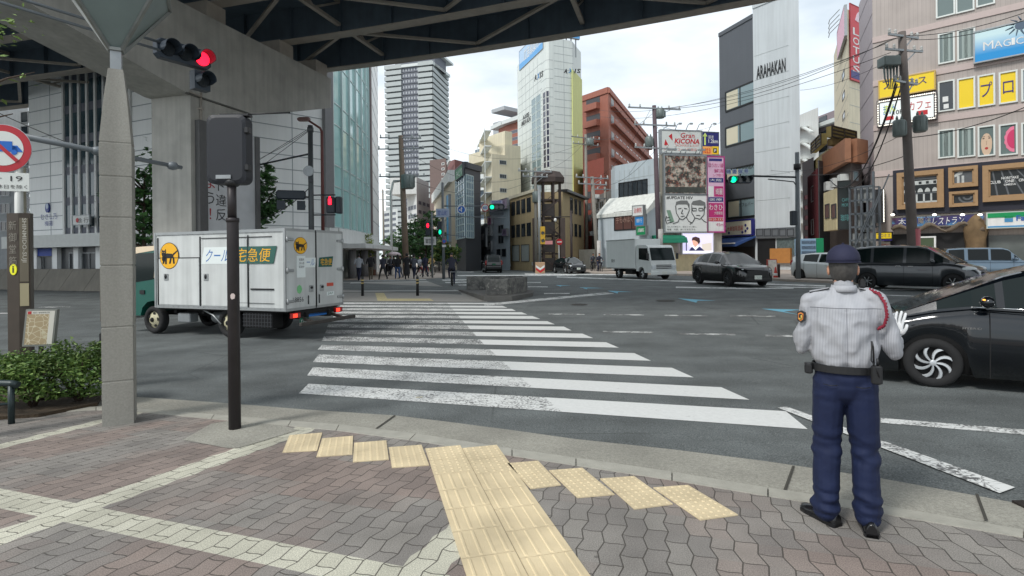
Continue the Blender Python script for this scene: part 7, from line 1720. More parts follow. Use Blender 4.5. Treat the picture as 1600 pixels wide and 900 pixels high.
def glove(name,wr,dirv,pal,thumb_side,curl=.15):
 "palm, four unequal bent fingers and a side thumb"
 wr=Vector(wr);d=Vector(dirv).normalized();nn=Vector(pal).normalized();s_=d.cross(nn).normalized()*thumb_side
 b=MB()
 def ell(c,a,bb):return[c+s_*a*cos(2*pi*k/12)+nn*bb*sin(2*pi*k/12)for k in range(12)]
 b.loft([ell(wr-d*.03,.029,.022),ell(wr,.028,.02),ell(wr+d*.04,.04,.019),ell(wr+d*.08,.043,.017),ell(wr+d*.093,.04,.014)],smooth=True)
 for i,(o_,L_)in enumerate(((.032,.07),(.011,.08),(-.011,.075),(-.031,.058))):
  p0=wr+d*.082+s_*o_;sp_=s_*(o_*.45);p1=p0+d*L_*.42+sp_*.6;p2=p1+d*L_*.32+sp_*.3+nn*curl*L_*.3;p3=p2+d*L_*.25+nn*curl*L_*.6
  b.tube([p0-d*.015,p0,p1,p2,p3,p3+d*.005],[.009,.0098,.0092,.0085,.0072,.003],8)
 t0=wr+d*.025+s_*.032;b.tube([t0-s_*.01,t0+s_*.014+d*.014,t0+s_*.03+d*.036,t0+s_*.034+d*.058,t0+s_*.034+d*.063],[.013,.0125,.0105,.009,.004],8)
 b.tube([wr-d*.028+s_*.03*cos(2*pi*k/16)+nn*.023*sin(2*pi*k/16)for k in range(17)],.003,5,caps=False)
 return b.build(name,GLV,of)
glove('glove',(.305,.15,1.115),(.12,.16,1),(.72,.66,-.1),-1,.12)
glove('glove',(-.1,.24,1.085),(.7,.6,.2),(.1,-.2,1),1,.5)
LENSD=mat('signal_lens_dark',(26,32,36),.25,coat=.4);SIGB=mat('signal_body',(34,44,54),.5);REDL=mat('signal_red_lit',(255,24,50),.4,emis=2.2);GRNL=mat('signal_green_lit',(0,230,150),.4,emis=1.6)
SIGG=mat('signal_grey',(112,118,122),.5,.2,nz=.08)
GRAN=mat('lamp_granite',(152,150,142),.75,nz=.12,ns=60,bump=.25,bs=120,streak=.18)
def frame_fn(o,x,n_):
 o,x,n_=Vector(o),Vector(x).normalized(),Vector(n_).normalized()
 return lambda a,z,d:o+x*a+Vector((0,0,z))+n_*d
def hooded(b,fr,a,z,r,lit=None,L_=.2,mi=0,ml=1):
 n_=18
 b.loft([[fr(a+r*cos(2*pi*k/n_),z+r*sin(2*pi*k/n_),d)for k in range(n_)]for d in(.0,.03)],m=lit if lit is not None else ml)
 rr=r*1.12
 pts0=[(a+rr*cos(t),z+rr*sin(t))for t in[-.5+(pi+1.0)*k/14 for k in range(15)]]
 rings=[]
 for d,f in((0,1),(L_,1)):rings.append([fr(x,y,d if y>z-r*.3 else d*.55)for x,y in pts0])
 rings2=[[fr(a+(x-a)*.95,z+(y-z)*.95,(0 if i==0 else(L_ if y>z-r*.3 else L_*.55)))for x,y in pts0]for i in range(2)]
 b.loft([rings[0],rings[1],rings2[1],rings2[0]],closed=False,caps=False,m=mi)
def vsignal(name,label,fr,n_=3,lit=0,litm=GRNL,sp=.36,r=.14,arrow=None,body=SIGB,group=None,parent_loc=(0,0,0),hood=.28):
 T=thing(name,label,'traffic light',fr(0,0,0),0,group)
 b=MB();w_=sp*(n_-1)/2+.2;hh=.2;dp=.22
 ring=lambda d,s:[fr((w_-.05)*cx*s+0,0,d)for cx in()]
 def rr(d,ins):
  return[fr(x,z,d)for x,z in((-w_+.08+ins,-hh+ins),(w_-.08-ins,-hh+ins),(w_-ins,-hh+.08+ins),(w_-ins,hh-.08-ins),(w_-.08-ins,hh-ins),(-w_+.08+ins,hh-ins),(-w_+ins,hh-.08-ins),(-w_+ins,-hh+.08+ins))]
 b.loft([rr(-dp,.05),rr(-dp+.05,0),rr(-.01,0),rr(0,.01)]);b.build('housing',body,T,local=False)
 for i in range(n_):
  b=MB();hooded(b,fr,-sp*(n_-1)/2+sp*i,0,r,2 if i==lit else None,hood);b.build('lens_with_hood',[body,LENSD,litm],T,local=False)
 if arrow is not None:
  for a in arrow:
   f2=lambda x,z,d,a=a:fr(x+a,z-.46,d)
   b=MB();b.loft([[f2(x,z,d)for x,z in((-.17,-.2),(.17,-.2),(.17,.2),(-.17,.2))]for d in(-.2,0)]);hooded(b,f2,0,0,r,None,hood,0,1);b.build('arrow_lens',[body,LENSD],T,local=False)
 return T
bc=G(187,668,flat=0);bc.x-=.125;a0=.42
lp=thing('street_lamp','tapered granite-faced lamp post carrying an inverted glass and steel pyramid','street lamp',bc)
def sq(hw,z,ang=a0,cx=0,cy=0):return[(cx+hw*sqrt(2)*cos(ang+pi/4+k*pi/2),cy+hw*sqrt(2)*sin(ang+pi/4+k*pi/2),z)for k in range(4)]
rot=radians(28)
def sqc(hw,z,hc=.145):
 c0,s0=cos(rot),sin(rot)
 return[(c0*x-s0*y,s0*x+c0*y+.185,z)for x,y in((-hw,-hw),(hw,-hw),(hw,hw),(-hw,hw))]
zs_=[(0,.128),(.42,.128),(.426,.122),(.434,.122),(.44,.128),(.95,.128),(.956,.122),(.964,.122),(.97,.128),(1.55,.132),(1.556,.126),(1.564,.126),(1.57,.132),(2.02,.132),(2.026,.126),(2.034,.126),(2.04,.132),(2.42,.132),(2.426,.126),(2.434,.126),(2.44,.132),(2.75,.132),(2.756,.126),(2.764,.126),(2.77,.13),(3.2,.095),(3.5,.062)]
b=MB();
rings=[sqc(hw,z)for z,hw in zs_]
b.loft(rings);b.build('shaft',GRAN,lp)
b=MB();b.loft([sqc(.046,3.5),sqc(.046,3.72)]);b.build('neck',STEEL,lp)
b=MB()
fa=lambda hw,z:sqc(hw,z)
for(hw0,z0,hw1,z1)in((.052,3.7,.44,4.35),):
 A_,B_=fa(hw0,z0),fa(hw1,z1)
 for k in range(4):b.beam(A_[k],B_[k],.03,.03)
 for k in range(4):b.beam(B_[k],B_[(k+1)%4],.035,.035);b.beam(A_[k],A_[(k+1)%4],.03,.03)
 m0=[(Vector(A_[k])+Vector(A_[(k+1)%4]))/2 for k in range(4)];m1=[(Vector(B_[k])+Vector(B_[(k+1)%4]))/2 for k in range(4)]
b.build('steel_frame',mat('lamp_steel',(128,130,126),.4,.6,nz=.2,ns=10),lp)
GLP=mat('frosted_glass',(112,126,124),.35,nz=.12,ns=3)
for k in range(4):
 A_,B_=fa(.046,3.72),fa(.43,4.34);b=MB();b.add([A_[k],A_[(k+1)%4],B_[(k+1)%4],B_[k]],[(0,1,2,3)]);b.build('glass_panel',GLP,lp)
b=MB();b.loft([fa(.44,4.36),fa(.44,4.4)]);b.build('cover',STEEL,lp)
for z in(1.5,2.1):pass
b=MB();c0,s0=cos(rot),sin(rot)
def lf_(x,y,z):return(c0*x-s0*y,s0*x+c0*y+.185,z)
b.loft([[lf_(-.134,y,z)for y,z in((-.1,1.02),(.05,1.02),(.05,1.5),(-.1,1.5))],[lf_(-.139,y,z)for y,z in((-.1,1.02),(.05,1.02),(.05,1.5),(-.1,1.5))]])
b.build('access_hatch',mat('hatch_grey',(112,108,100),.7,nz=.15,ns=20),lp)
b=MB();b.loft([[lf_(x,-.07+.0*y,z)for y,z in((0,0),)]for x in()])if 0 else None
q=[lf_(-.133,y,z)for y,z in((-.08,.83),(-.02,.83),(-.02,.9),(-.08,.9))];q2=[lf_(-.15,y,z)for y,z in((-.08,.83),(-.02,.83),(-.02,.9),(-.08,.9))]
b=MB();b.loft([q,q2]);b.build('socket_box',BLACK,lp)
bp_=G(367,670,flat=0);PBLK=mat('pole_dark',(50,46,48),.5,.2,nz=.15,ns=8)
T=thing('pedestrian_signal','dark pedestrian signal on a dark brown pole seen from its back','traffic light',bp_)
b=MB();b.lathe([(.055,0),(.053,1.95),(.053,2.0)],18,(0,0,0),'z',0);b.lathe([(.04,1.98),(.04,2.34)],16,(-.005,0,0),'z',0);b.lathe([(.058,1.96),(.058,2.0)],16,(0,0,0));b.build('pole',PBLK,T)
b=MB();c_=(-.03,0,2.645);w_,hh=.185,.325
def rr2(y,ins):return[(c_[0]+x,c_[1]+y,c_[2]+z)for x,z in[(sx*(w_-.06-ins)+.06*cos(t),sz*(hh-.06-ins)+.06*sin(t))for sx,sz,ts in((1,1,(0,.5,1.07,1.57)),(-1,1,(1.57,2.1,2.6,3.14)),(-1,-1,(3.14,3.7,4.2,4.71)),(1,-1,(4.71,5.2,5.8,6.28)))for t in ts]]
b.loft([rr2(-.06,.03),rr2(-.045,0),rr2(.09,0),rr2(.1,.01)]);b.build('housing',mat('signal_back',(24,28,36),.55,nz=.1,ns=5),T)
b=MB();b.box(-.12,.02,-.072,-.06,2.365,2.4);b.build('name_plate',STEEL,T)
for z in(2.47,2.82):
 b=MB();b.bbox(.145,.19,-.07,.0,z-.03,z+.03,.008);b.build('hinge',BLACK,T)
b=MB();b.box(-.1,.17,-.03,.06,2.965,2.985);b.tube([(.05,0,2.98),(.55,.02,3.0)],.008,6);b.build('top_bracket',BLACK,T)
b=MB();b.lathe([(.05,2.3),(.075,2.32),(.06,2.38)],14);b.build('collar',BLACK,T)
b=MB();b.loft([[(-.055*cos(t)+.0,-.054,1.26+.03*sin(t))for t in(.4,1.2,2,2.8,3.9,5,5.7)],[(-.055*cos(t)*.9,-.058,1.26+.03*sin(t))for t in(.4,1.2,2,2.8,3.9,5,5.7)]]);b.v=[Vector((v.x*.45+.02,v.y,v.z))for v in b.v];b.build('sticker',mat('sticker_pale',(196,180,176),.6),T)
for z in(2.56,2.86):
 b=MB();b.lathe([(.045,-.06),(.05,0)],12,(-.03,.1,z),'y');b.build('lens',LENSD,T)
sdir=Vector((.38,.6,0)).normalized();sc_=Vector((-6.8,11.8,5.93));nf=Vector((sdir.y,-sdir.x,0))
fr=frame_fn(sc_,sdir,nf)
T=vsignal('vehicle_signal','overhead horizontal traffic signal with red lit, hanging at the upper left',fr,3,2,REDL,.355,.145,arrow=(.36,),hood=.26,body=mat('signal_body_near',(42,52,62),.45,nz=.1,ns=6))
mpole=Vector((-8.95,8.15));T=thing('signal_mast','grey signal mast with long double arm beside the no-truck sign','mast',(mpole.x,mpole.y,0))
b=MB();b.lathe([(.13,0),(.1,6.6)],16);b.build('pole',SIGG,T)
b=MB()
for z in(5.86,6.02):b.tube([(mpole.x,mpole.y,z),tuple(sc_-sdir*.5+Vector((0,0,z-sc_.z)))],.028,8)
b.tube([(mpole.x,mpole.y,6.6),tuple(sc_-sdir*3.2+Vector((0,0,.12)))],.02,6)
b.build('arm',SIGG,T,local=False)
b=MB();A=P(36,213,9.5);B=P(284,262,11.7);b.tube([tuple(A),tuple(B)],[.055,.04],8);b.tube([(mpole.x,mpole.y,A.z),tuple(A)],.055,8)
for t in(.42,.62,.93):p=A.lerp(B,t);ellip(b,p,(.12,.12,.09),8)
b.build('lower_arm',SIGG,T,local=False)
p0=P(5,232,7.05);T=thing('no_trucks_sign','round red-bordered no trucks sign with blue lorry and time plate at the left edge','road sign',(p0.x+.12,p0.y+.08,0))
b=MB();b.lathe([(.045,0),(.045,p0.z+.2)],14);b.build('pole',mat('sign_pole_white',(196,198,194),.5,nz=.1),T)
nn=Vector((-p0.x*.35,-p0.y,0)).normalized();xx=Vector((-nn.y,nn.x,0));fr=frame_fn(p0,xx,nn)
b=MB()
for r_,d,m_ in((.302,0,2),(.296,.006,0),(.215,.009,1)):b.loft([[fr(r_*cos(2*pi*k/40),r_*sin(2*pi*k/40),dd)for k in range(40)]for dd in(d,d+.005)],m=m_)
bl=3
for pts in([(-.2,.1),(.1,.1),(.1,.05),(.15,.03),(.16,-.03),(-.2,-.03)],[(.1,.05),(.15,.05),(.19,.0),(.21,-.03),(.1,-.03)]):b.loft([[fr(x,z-.01,d)for x,z in pts]for d in(.015,.019)],m=3)
for x in(-.1,.12):b.loft([[fr(x+.032*cos(t),-.045+.032*sin(t),d)for t in[2*pi*k/12 for k in range(12)]]for d in(.015,.02)],m=3)
b.loft([[fr(x,z,d)for x,z in((-.165,.14),(-.135,.17),(.165,-.14),(.135,-.17))]for d in(.0205,.0225)],m=0)
b.build('disc',[mat('sign_red',(178,36,48),.45),mat('sign_face',(214,218,214),.45),mat('sign_rim',(190,196,200),.4,.5),mat('sign_blue',(20,100,190),.45)],T,local=False)
q=P(14,284,7.05);fr=frame_fn((p0.x,p0.y,q.z),xx,nn)
b=MB();b.loft([[fr(x,z,d)for x,z in((-.3,-.115),(.27,-.115),(.27,.115),(-.3,.115))]for d in(0,.008)]);pl_=b.build('time_plate',mat('sign_face',(1,1,1)),T,local=False)
text('7 − 19',fr,-.22,.2,.01,.075,BLACK,T,.012);text('日曜・休日を除く',fr,-.26,.25,-.085,-.035,BLACK,T,.012)
b=MB();q2=P(34,350,7.3);b.lathe([(.05,0),(.05,P(34,262,7.3).z)],14,(q2.x,q2.y,0));b.box(q2.x-.09,q2.x+.09,q2.y-.02,q2.y+.02,2.05,2.12)
b.build('beige_post',mat('post_beige',(150,146,128),.6,nz=.1),label='beige round post between the no-truck sign and the information pillar',cat='post')
ip=P(29,440,6.75);T=thing('information_pillar','dark bronze information pillar with yellow i mark and street name plates','pillar',(ip.x,ip.y,0))
BRZ=mat('bronze_dark',(70,62,54),.5,.3,nz=.12,ns=6);SSP=mat('brushed_plate',(118,110,94),.4,.4,nz=.1,streak=.1);MPL=mat('plate_letters',(188,184,172),.5)
zt=P(29,333,6.75).z
b=MB();b.hexa([(-.135,0,0),(.03,-.02,0),(.03,.1,0),(-.135,.12,0),(-.135,0,zt),(.03,-.02,zt),(.03,.1,zt),(-.135,.12,zt)]);b.build('shaft',BRZ,T)
b=MB();b.hexa([(.03,-.03,0),(.13,.02,0),(.1,.1,0),(.03,.08,0),(.03,-.03,zt),(.13,.02,zt),(.1,.1,zt),(.03,.08,zt)]);b.build('edge_fin',BRZ,T)
fr=frame_fn((ip.x+.078,ip.y-.007,0),(.1,.05,0),(.45,-.9,0))
b=MB();z0,z1=P(29,440,6.75).z,zt-.06;b.loft([[fr(x,z,d)for x,z in((-.042,z0),(.042,z0),(.042,z1),(-.042,z1))]for d in(0,.008)]);z0b,z1b=P(29,478,6.75).z,z0-.02
b.build('name_plate',SSP,T,local=False)
b=MB();b.loft([[fr(x,z,d)for x,z in((-.042,z0b),(.042,z0b),(.042,z1b),(-.042,z1b))]for d in(0,.01)]);b.build('lower_plate',mat('plate_pale',(170,160,128),.4),T,local=False)  # plain paler plate below the name plate, no emission
vs,fs=_textmesh('SHINMIDO-SUJI',False,.01);b=MB();zz1,zz0=P(29,341,6.75).z,P(29,410,6.75).z
b.add([fr(-.026+.052*v_,zz1-(zz1-zz0)*u_,.012)for u_,v_ in vs],fs);b.build('lettering',MPL,T,local=False)
fr=frame_fn((ip.x-.05,ip.y-.008,0),(.165,-.02,0),(-.02,-.99,0))
for i,ch in enumerate('新御堂筋'):zq=P(29,353+i*18.5,6.75).z;text(ch,fr,-.05,.05,zq-.05,zq+.06,mat('plate_letters_dim',(120,116,106),.5),T,.012)
b=MB();zq=P(20,421,6.75).z;b.loft([[fr(.005+.047*cos(t),zq+.067*sin(t),d)for t in[2*pi*k/20 for k in range(20)]]for d in(.004,.012)]);b.build('i_disc',mat('disc_yellow',(215,215,30),.4,emis=.1),T,local=False)
text('i',fr,-.006,.018,zq-.04,zq+.042,BLACK,T,.014,bold=.03)
mp_=P(61,512,6.35);T=thing('map_board','tilted framed street map board in front of the pillar','map',(mp_.x,mp_.y,0))
fr0=frame_fn((mp_.x,mp_.y,mp_.z),(1,.25,0),(.22,-.97,0));fr=lambda a,z,d:fr0(a+z*.1,z,d)
b=MB();b.loft([[fr(x,z,d)for x,z in((-.145,-.205),(.155,-.215),(.155,.2),(-.145,.21))]for d in(-.06,0)]);b.build('board',mat('board_alu',(140,142,136),.4,.5,nz=.1),T,local=False)
n=NT('street_map');c=n.mix(n.rng(n.vor(16),.02,.05),(*srgb((205,196,170)),1),(*srgb((168,150,118)),1));c=n.mix(n.rng(n.noise(6,3),.56,.6),c,(*srgb((196,188,160)),1));MPM=n.done(c,.4)
b=MB();b.loft([[fr(x,z,d)for x,z in((-.125,-.185),(.09,-.19),(.09,.15),(-.125,.155))]for d in(0,.004)],m=0);b.loft([[fr(x,z,d)for x,z in((.09,-.19),(.14,-.19),(.14,.15),(.09,.15))]for d in(0,.004)],m=1);b.loft([[fr(x,z,d)for x,z in((-.125,.155),(.14,.15),(.14,.185),(-.125,.19))]for d in(0,.004)],m=1);b.loft([[fr(x,z,d)for x,z in((-.12,.155),(-.085,.155),(-.085,.187),(-.12,.187))]for d in(.004,.006)],m=2)
b.build('map_face',[MPM,mat('map_margin',(208,206,196),.4),mat('map_red',(180,50,50),.5)],T,local=False);text('梅田・曽根崎周辺図',fr,-.07,.09,.162,.178,BLACK,T,.006)
b=MB();b.tube([(mp_.x-.02,mp_.y+.05,0),(mp_.x-.02,mp_.y+.05,mp_.z-.1)],.025,8);b.build('stand',BRZ,T,local=False)
q=G(18,662,flat=0);T=thing('barrier_rail','dark green metal barrier rail at the lower left edge before the shrubs','barrier',q)
DGN=mat('rail_dark',(38,52,54),.4,.2);b=MB();b.lathe([(.028,0),(.028,.38)],10);b.build('post',DGN,T)
b=MB();b.lathe([(.028,0),(.028,.38)],10,(-1.2,.1,0));b.build('post',DGN,T)
b=MB();b.tube([(.07,0,.385),(0,0,.4),(-.6,.05,.41),(-1.4,.12,.41)],.034,10);b.build('rail',DGN,T)
b=MB();b.tube([(-.02,0,.2),(-.6,.05,.14),(-1.2,.1,.2)],.014,6);b.build('lower_rail',DGN,T)
def leafmat(name,c,v=.35):
 n=NT(name);oi=n.noise(2.2,3);o2=n.noise(17,2)
 c_=n.scale(srgb(c),n.math('MULTIPLY',n.rng(oi,.3,.7,1-v,1+v),n.rng(o2,.3,.7,.75,1.3)));n.done(c_,.55)
 n.b.inputs['Subsurface Weight'].default_value=0;n.b.inputs['Transmission Weight'].default_value=0;return n.m
LF1=leafmat('leaf_green_a',(74,104,46));LF2=leafmat('leaf_green_b',(104,128,62));LF3=leafmat('leaf_dark',(56,92,52));LF4=leafmat('leaf_dark_b',(80,122,64));LF5=leafmat('leaf_lime',(140,150,84));LF6=leafmat('leaf_lime_b',(112,126,60))
BARK=mat('bark',(72,60,50),.9,nz=.2,ns=10,bump=.5,bs=30);TWIG=mat('twig',(60,46,36),.9)
def crown(name,blobs,nl,size,mats,parent,seed=1,up=.3):
 rnd=random.Random(seed);b=MB();tot=sum(r[3]*r[4]*r[5]for r in blobs)
 for cx,cy,cz,rx,ry,rz_ in blobs:
  k=max(8,int(nl*rx*ry*rz_/tot));cl=[(rnd.gauss(0,1),rnd.gauss(0,1),rnd.gauss(0,1))for _ in range(max(5,k//22))]
  cl=[Vector(c).normalized()*rnd.uniform(.45,1.0)for c in cl]
  for _ in range(k):
   c=rnd.choice(cl)+Vector((rnd.gauss(0,.15),rnd.gauss(0,.15),rnd.gauss(0,.13)))
   p=Vector((cx+c.x*rx,cy+c.y*ry,cz+c.z*rz_));s=size*rnd.choice((.5,.7,.9,1.1,1.5))
   a=Vector((rnd.gauss(0,1),rnd.gauss(0,1),rnd.gauss(0,.5))).normalized();n_=Vector((rnd.gauss(0,.6),rnd.gauss(0,.6),up+rnd.random())).normalized();c2=a.cross(n_).normalized()*.55
   b.add([p-a*s*.5,p+c2*s*.42+n_*s*.08,p+a*s*.6,p-c2*s*.42+n_*s*.08],[(0,1,2,3)],0 if rnd.random()<.55 else 1)
 return b.build(name,mats,parent)
def tree(label,loc,h,trunk_h,rw,blobs,nl,size,mats,seed,r=.14,name='tree',group=None):
 T=thing(name,label,'tree',loc,0,group);rnd=random.Random(seed);b=MB()
 b.tube([(0,0,-.05),(.04,.02,trunk_h*.5),(-.03,0,trunk_h),(0,.05,h*.8)],[r,r*.8,r*.62,r*.2],9)
 for k in range(9):
  z=trunk_h*rnd.uniform(.75,1)+k*.06*h;a=rnd.uniform(0,6.28);L_=rw*rnd.uniform(.5,.9);b.tube([(0,0,z),(L_*.5*cos(a),L_*.5*sin(a),z+.3),(L_*cos(a),L_*sin(a),z+L_*.7)],[r*.4,r*.25,r*.08],6)
 b.build('trunk',BARK,T);crown('crown',blobs,nl,size,mats,T,seed);return T
def col_blobs(h,z0,rw,n_,seed,taper=.6):
 rnd=random.Random(seed);o=[]
 for i in range(n_):
  t=i/(n_-1);w_=rw*(1-taper*abs(t-.35)/.65 if t>.35 else.75+.7*t);a=rnd.uniform(0,6.28);o.append((w_*.35*cos(a),w_*.35*sin(a),z0+(h-z0)*t,w_*.75,w_*.75,(h-z0)/n_*.95))
 return o
g=P(226,400,26.5);g.z=.1;hh=P(226,232,26.5).z
tree('conical dark green street tree between the lamp post and the viaduct pier',g,hh,2.6,1.6,col_blobs(hh,2.7,1.75,8,3,.85),3000,.26,[LF3,LF4],3)
g=P(402,400,30);g.z=.1;hh=P(392,272,30).z
tree('rounded green street tree right of the slogan board behind the truck',g,hh,2.4,2,col_blobs(hh,3.0,1.85,7,5,.5),2800,.28,[LF3,LF4],5)
g=P(562,400,44);g.z=.25;hh=P(562,362,44).z
tree('small airy yellow-green tree before the curved glass corner',g,hh,1.6,1.3,[(0,0,hh*.6,1.1,1.0,hh*.26),(-.7,.2,hh*.5,.8,.8,hh*.18),(.5,0,hh*.8,.7,.7,hh*.18),(.7,0,hh*.45,.6,.6,.5)],1100,.22,[LF5,LF6],8,.07)
for i,(px_,Y,top_,w_)in enumerate(((616,96,372,2.6),(628,84,366,2.6),(641,76,356,3.0),(654,72,346,3.2),(666,68,344,3.0),(676,84,352,3))):
 g=P(px_,400,Y);g.z=.2;hh=P(px_,top_,Y).z
 tree(['far left','second','third','tall fourth','right-hand front','rearmost right'][i]+' tree of the dense green row lining the avenue',g,hh,1.6,w_,col_blobs(hh,1.2,w_,6,11+i,.3),1700,.42,[LF3,LF4],11+i,.2,group='dense trees lining the avenue')
for i,(px_,Y,h_)in enumerate(((686,55,2.6),(694,54,2.9),(704,55,2.7))):
 g=P(px_,400,Y);g.z=.3;T=thing('shrub',['left','middle','right'][i]+' dark spiky shrub behind the kerb pole fence','shrub',g,0,'spiky shrubs on the avenue');b=MB()
 b.tube([(0,0,0),(0,0,h_*.6)],.1,6);b.build('stem',BARK,T);crown('crown',[(0,0,h_*.65,.9,.8,h_*.36)],500,.4,[LF3,LF6],T,30+i)
SOIL=mat('bed_soil',(72,60,46),.95,nz=.3,ns=14,bump=.8,bs=40)
b=MB();q=[G(*p,flat=.0)for p in((-80,668),(0,656),(60,652),(152,634),(158,622),(60,612),(-90,606))];b.loft([[v+Vector((0,0,-.02))for v in q],[v+Vector((0,0,.035))for v in q]]);b.build('planting_bed',SOIL,kind='structure')
g=G(96,640,flat=0);T=thing('shrub','loose green shrub with yellowish new leaves beside the lamp post','shrub',(g.x,g.y+.25,0),0,'shrubs in the kerbside bed');b=MB()
for a_ in range(7):an=a_*.9;b.tube([(0,0,0),(.12*cos(an),.1*sin(an),.22),(.3*cos(an),.25*sin(an),.5)],[.018,.012,.005],6)
b.build('stem',TWIG,T);crown('foliage',[(-.05,0,.42,.38,.32,.26),(.2,-.05,.36,.26,.24,.24),(-.25,0,.5,.24,.22,.18),(.1,.1,.54,.24,.22,.14),(.12,-.1,.15,.28,.16,.09),(-.1,-.12,.2,.22,.16,.12)],6500,.042,[LF1,LF2],T,41)
g=G(20,650,flat=0);T=thing('shrub','dense green shrub at the left edge below the information pillar','shrub',(g.x,g.y+.25,0),0,'shrubs in the kerbside bed');b=MB()
for a_ in range(7):an=a_*.9+.3;b.tube([(0,0,0),(.1*cos(an),.1*sin(an),.2),(.28*cos(an),.2*sin(an),.45)],[.016,.011,.005],6)
b.build('stem',TWIG,T);crown('foliage',[(-.2,0,.4,.42,.3,.22),(.1,0,.42,.3,.28,.2),(-.45,0,.42,.3,.26,.22),(0,-.1,.22,.4,.2,.12)],6000,.044,[LF1,LF2],T,42)
g=P(-60,400,4.9);T=thing('tree','street tree standing off the left edge with leafy twigs reaching into view','tree',(g.x-.25,g.y+.1,0));b=MB()
b.tube([(0,0,0),(.03,0,1.8),(0,0,3.6)],[.1,.08,.04],8);b.tube([(0,0,2.9),(.35,0,3.15),(.62,-.05,3.22),(.86,-.05,3.27)],[.03,.016,.008,.003],6);b.tube([(0,0,2.6),(.3,0,2.85),(.62,0,2.92)],[.025,.012,.004],6);b.build('trunk',BARK,T)
crown('crown',[(.55,0,3.2,.32,.12,.06),(.2,0,3.16,.3,.2,.12),(.35,0,2.9,.28,.14,.07),(-.2,0,3.7,.8,.7,.6)],900,.06,[leafmat('leaf_bright',(120,150,70)),LF2],T,50)
for i,(px_,py_,top_)in enumerate(((566.5,462.5,432),(652.5,462.3,431.5))):
 g=G(px_,py_);hh=H-ray(px_,top_)[1]*g.y-g.z
 T=thing('bollard',['left','right'][i]+' black bollard with pale bands on the crossing island','bollard',g,0,'bollards on the crossing island')
 b=MB();b.lathe([(.06,0),(.055,hh-.04),(.04,hh)],12);b.build('post',BLACK,T);b=MB();b.lathe([(.06,hh-.18),(.06,hh-.13)],12);b.lathe([(.06,hh-.3),(.06,hh-.25)],12);b.build('reflective_band',mat('band_yellow',(190,170,110),.4),T)
n=NT('dark_granite');c=n.mix(n.rng(n.noise(3.5,6,rough=.7),.44,.6),(*srgb((84,84,82)),1),(*srgb((124,123,118)),1));c=n.mix(n.rng(n.noise(9,4),.6,.66,0,.7),c,(*srgb((150,148,140)),1));GRD=n.done(c,.6)
T=thing('granite_planter','low dark granite enclosure with mosaic-like face on the crossing island','planter',G(790,468))
def gpl(px,py):return G(px,py)
A,B,C,D,E=G(759,467),G(793,466.5),G(824,459),G(822,452),G(729,454);zt=H-ray(760,436.5)[1]*A.y
b=MB()
def slab(p,q,th,z0,z1):
 d=(q-p).normalized();n2=Vector((-d.y,d.x,0))*th;b.hexa([Vector((v.x,v.y,z0))for v in(p,q,q+n2,p+n2)]+[Vector((v.x,v.y,z1))for v in(p,q,q+n2,p+n2)])
slab(A,B,.16,0,zt);slab(B,C,.16,0,zt+.02);slab(C,D,.16,0,zt);b.build('front_wall',GRD,T,local=False)
b=MB();E2=Vector((E.x,E.y,0));D2=Vector((D.x,D.y,0));slab(E2,D2,.14,0,zt);b.build('back_wall',GRD,T,local=False)
b=MB();K=[G(757,471),G(800,470.5),G(832,463),G(834,455),G(720,455)];K[-1]=Vector((E.x-.35,E.y-.1,0));b.loft([[Vector((v.x,v.y,-.1))for v in K],[Vector((v.x,v.y,.2))for v in K]]);b.build('plinth',mat('plinth_grey',(96,95,92),.8,nz=.15,ns=4),T,local=False)
p=P(487,400,25.5);T=thing('signal_pole','grey signal pole with red pedestrian light above the delivery truck','traffic light',(p.x,p.y,0));zt=P(487,196,25.5).z
def L(px,py,Y=25.5):q=P(px,py,Y);return(q.x-p.x,q.y-p.y,q.z)
b=MB();b.lathe([(.13,0),(.11,zt)],14);b.lathe([(.14,zt-.3),(.14,zt-.1)],14);b.build('pole',mat('pole_grey_dark',(84,88,90),.5,.3,nz=.12),T)
b=MB();x0,_,z0=L(511,333);x1,_,z1=L(524,308);b.bbox(x0,x1,-.15,.12,z0,z1,.03,0);zm=(z0+z1)/2
b.build('pedestrian_housing',SIGB,T);b=MB();b.bbox(x0+.05,x1-.05,-.19,-.14,zm+.03,z1-.06,.01,0);xc=(x0+x1)/2;zz=(zm+z1)/2
b.build('red_window',mat('ped_red_dark',(60,14,18),.4),T)
b=MB();ellip(b,(xc,-.2,zz+.15),(.05,.02,.05),8);b.bbox(xc-.07,xc+.07,-.22,-.18,zz-.18,zz+.1,.01);b.build('red_figure',REDL,T)
b=MB();x2=L(533,320)[0];b.bbox(x1+.02,x2,-.1,.25,z0-.02,z1+.02,.03);b.build('side_housing',SIGB,T)
b=MB()
for z in(z0-.08,z1+.1):b.tube([(0,0,z),(x1,0,z)],.03,6)
b.tube([(0,0,z1),(-.5,.1,z1+.05),L(470,302)],.045,6);b.tube([(0,0,L(487,240)[2]),L(398,259)],.04,8);b.tube([(0,0,zt-.1),L(400,253)],.012,5);b.tube([(0,0,zt-.2),L(415,255)],.012,5);b.build('arm',mat('arm_dark',(50,54,58),.5,.3),T)
b=MB();x,_,z=L(484,268);b.lathe([(.24,-.03),(.24,.02)],20,(x,-.15,z),'y');b.build('round_sign_back',STEEL,T)
b=MB();b.bbox(L(482,0)[0],L(488,0)[0],-.2,-.1,L(484,286)[2],L(484,280)[2],.01);b.build('control_box',DKGREY,T)
q=P(455,305,25.2);fr=frame_fn(q,(.95,.3,0),(-.3,.95,0));vsignal('vehicle_signal','vehicle signal seen from behind left of the red pedestrian light',fr,3,None,REDL,.42,.16,arrow=(-.42,.42),body=SIGB,hood=.34)
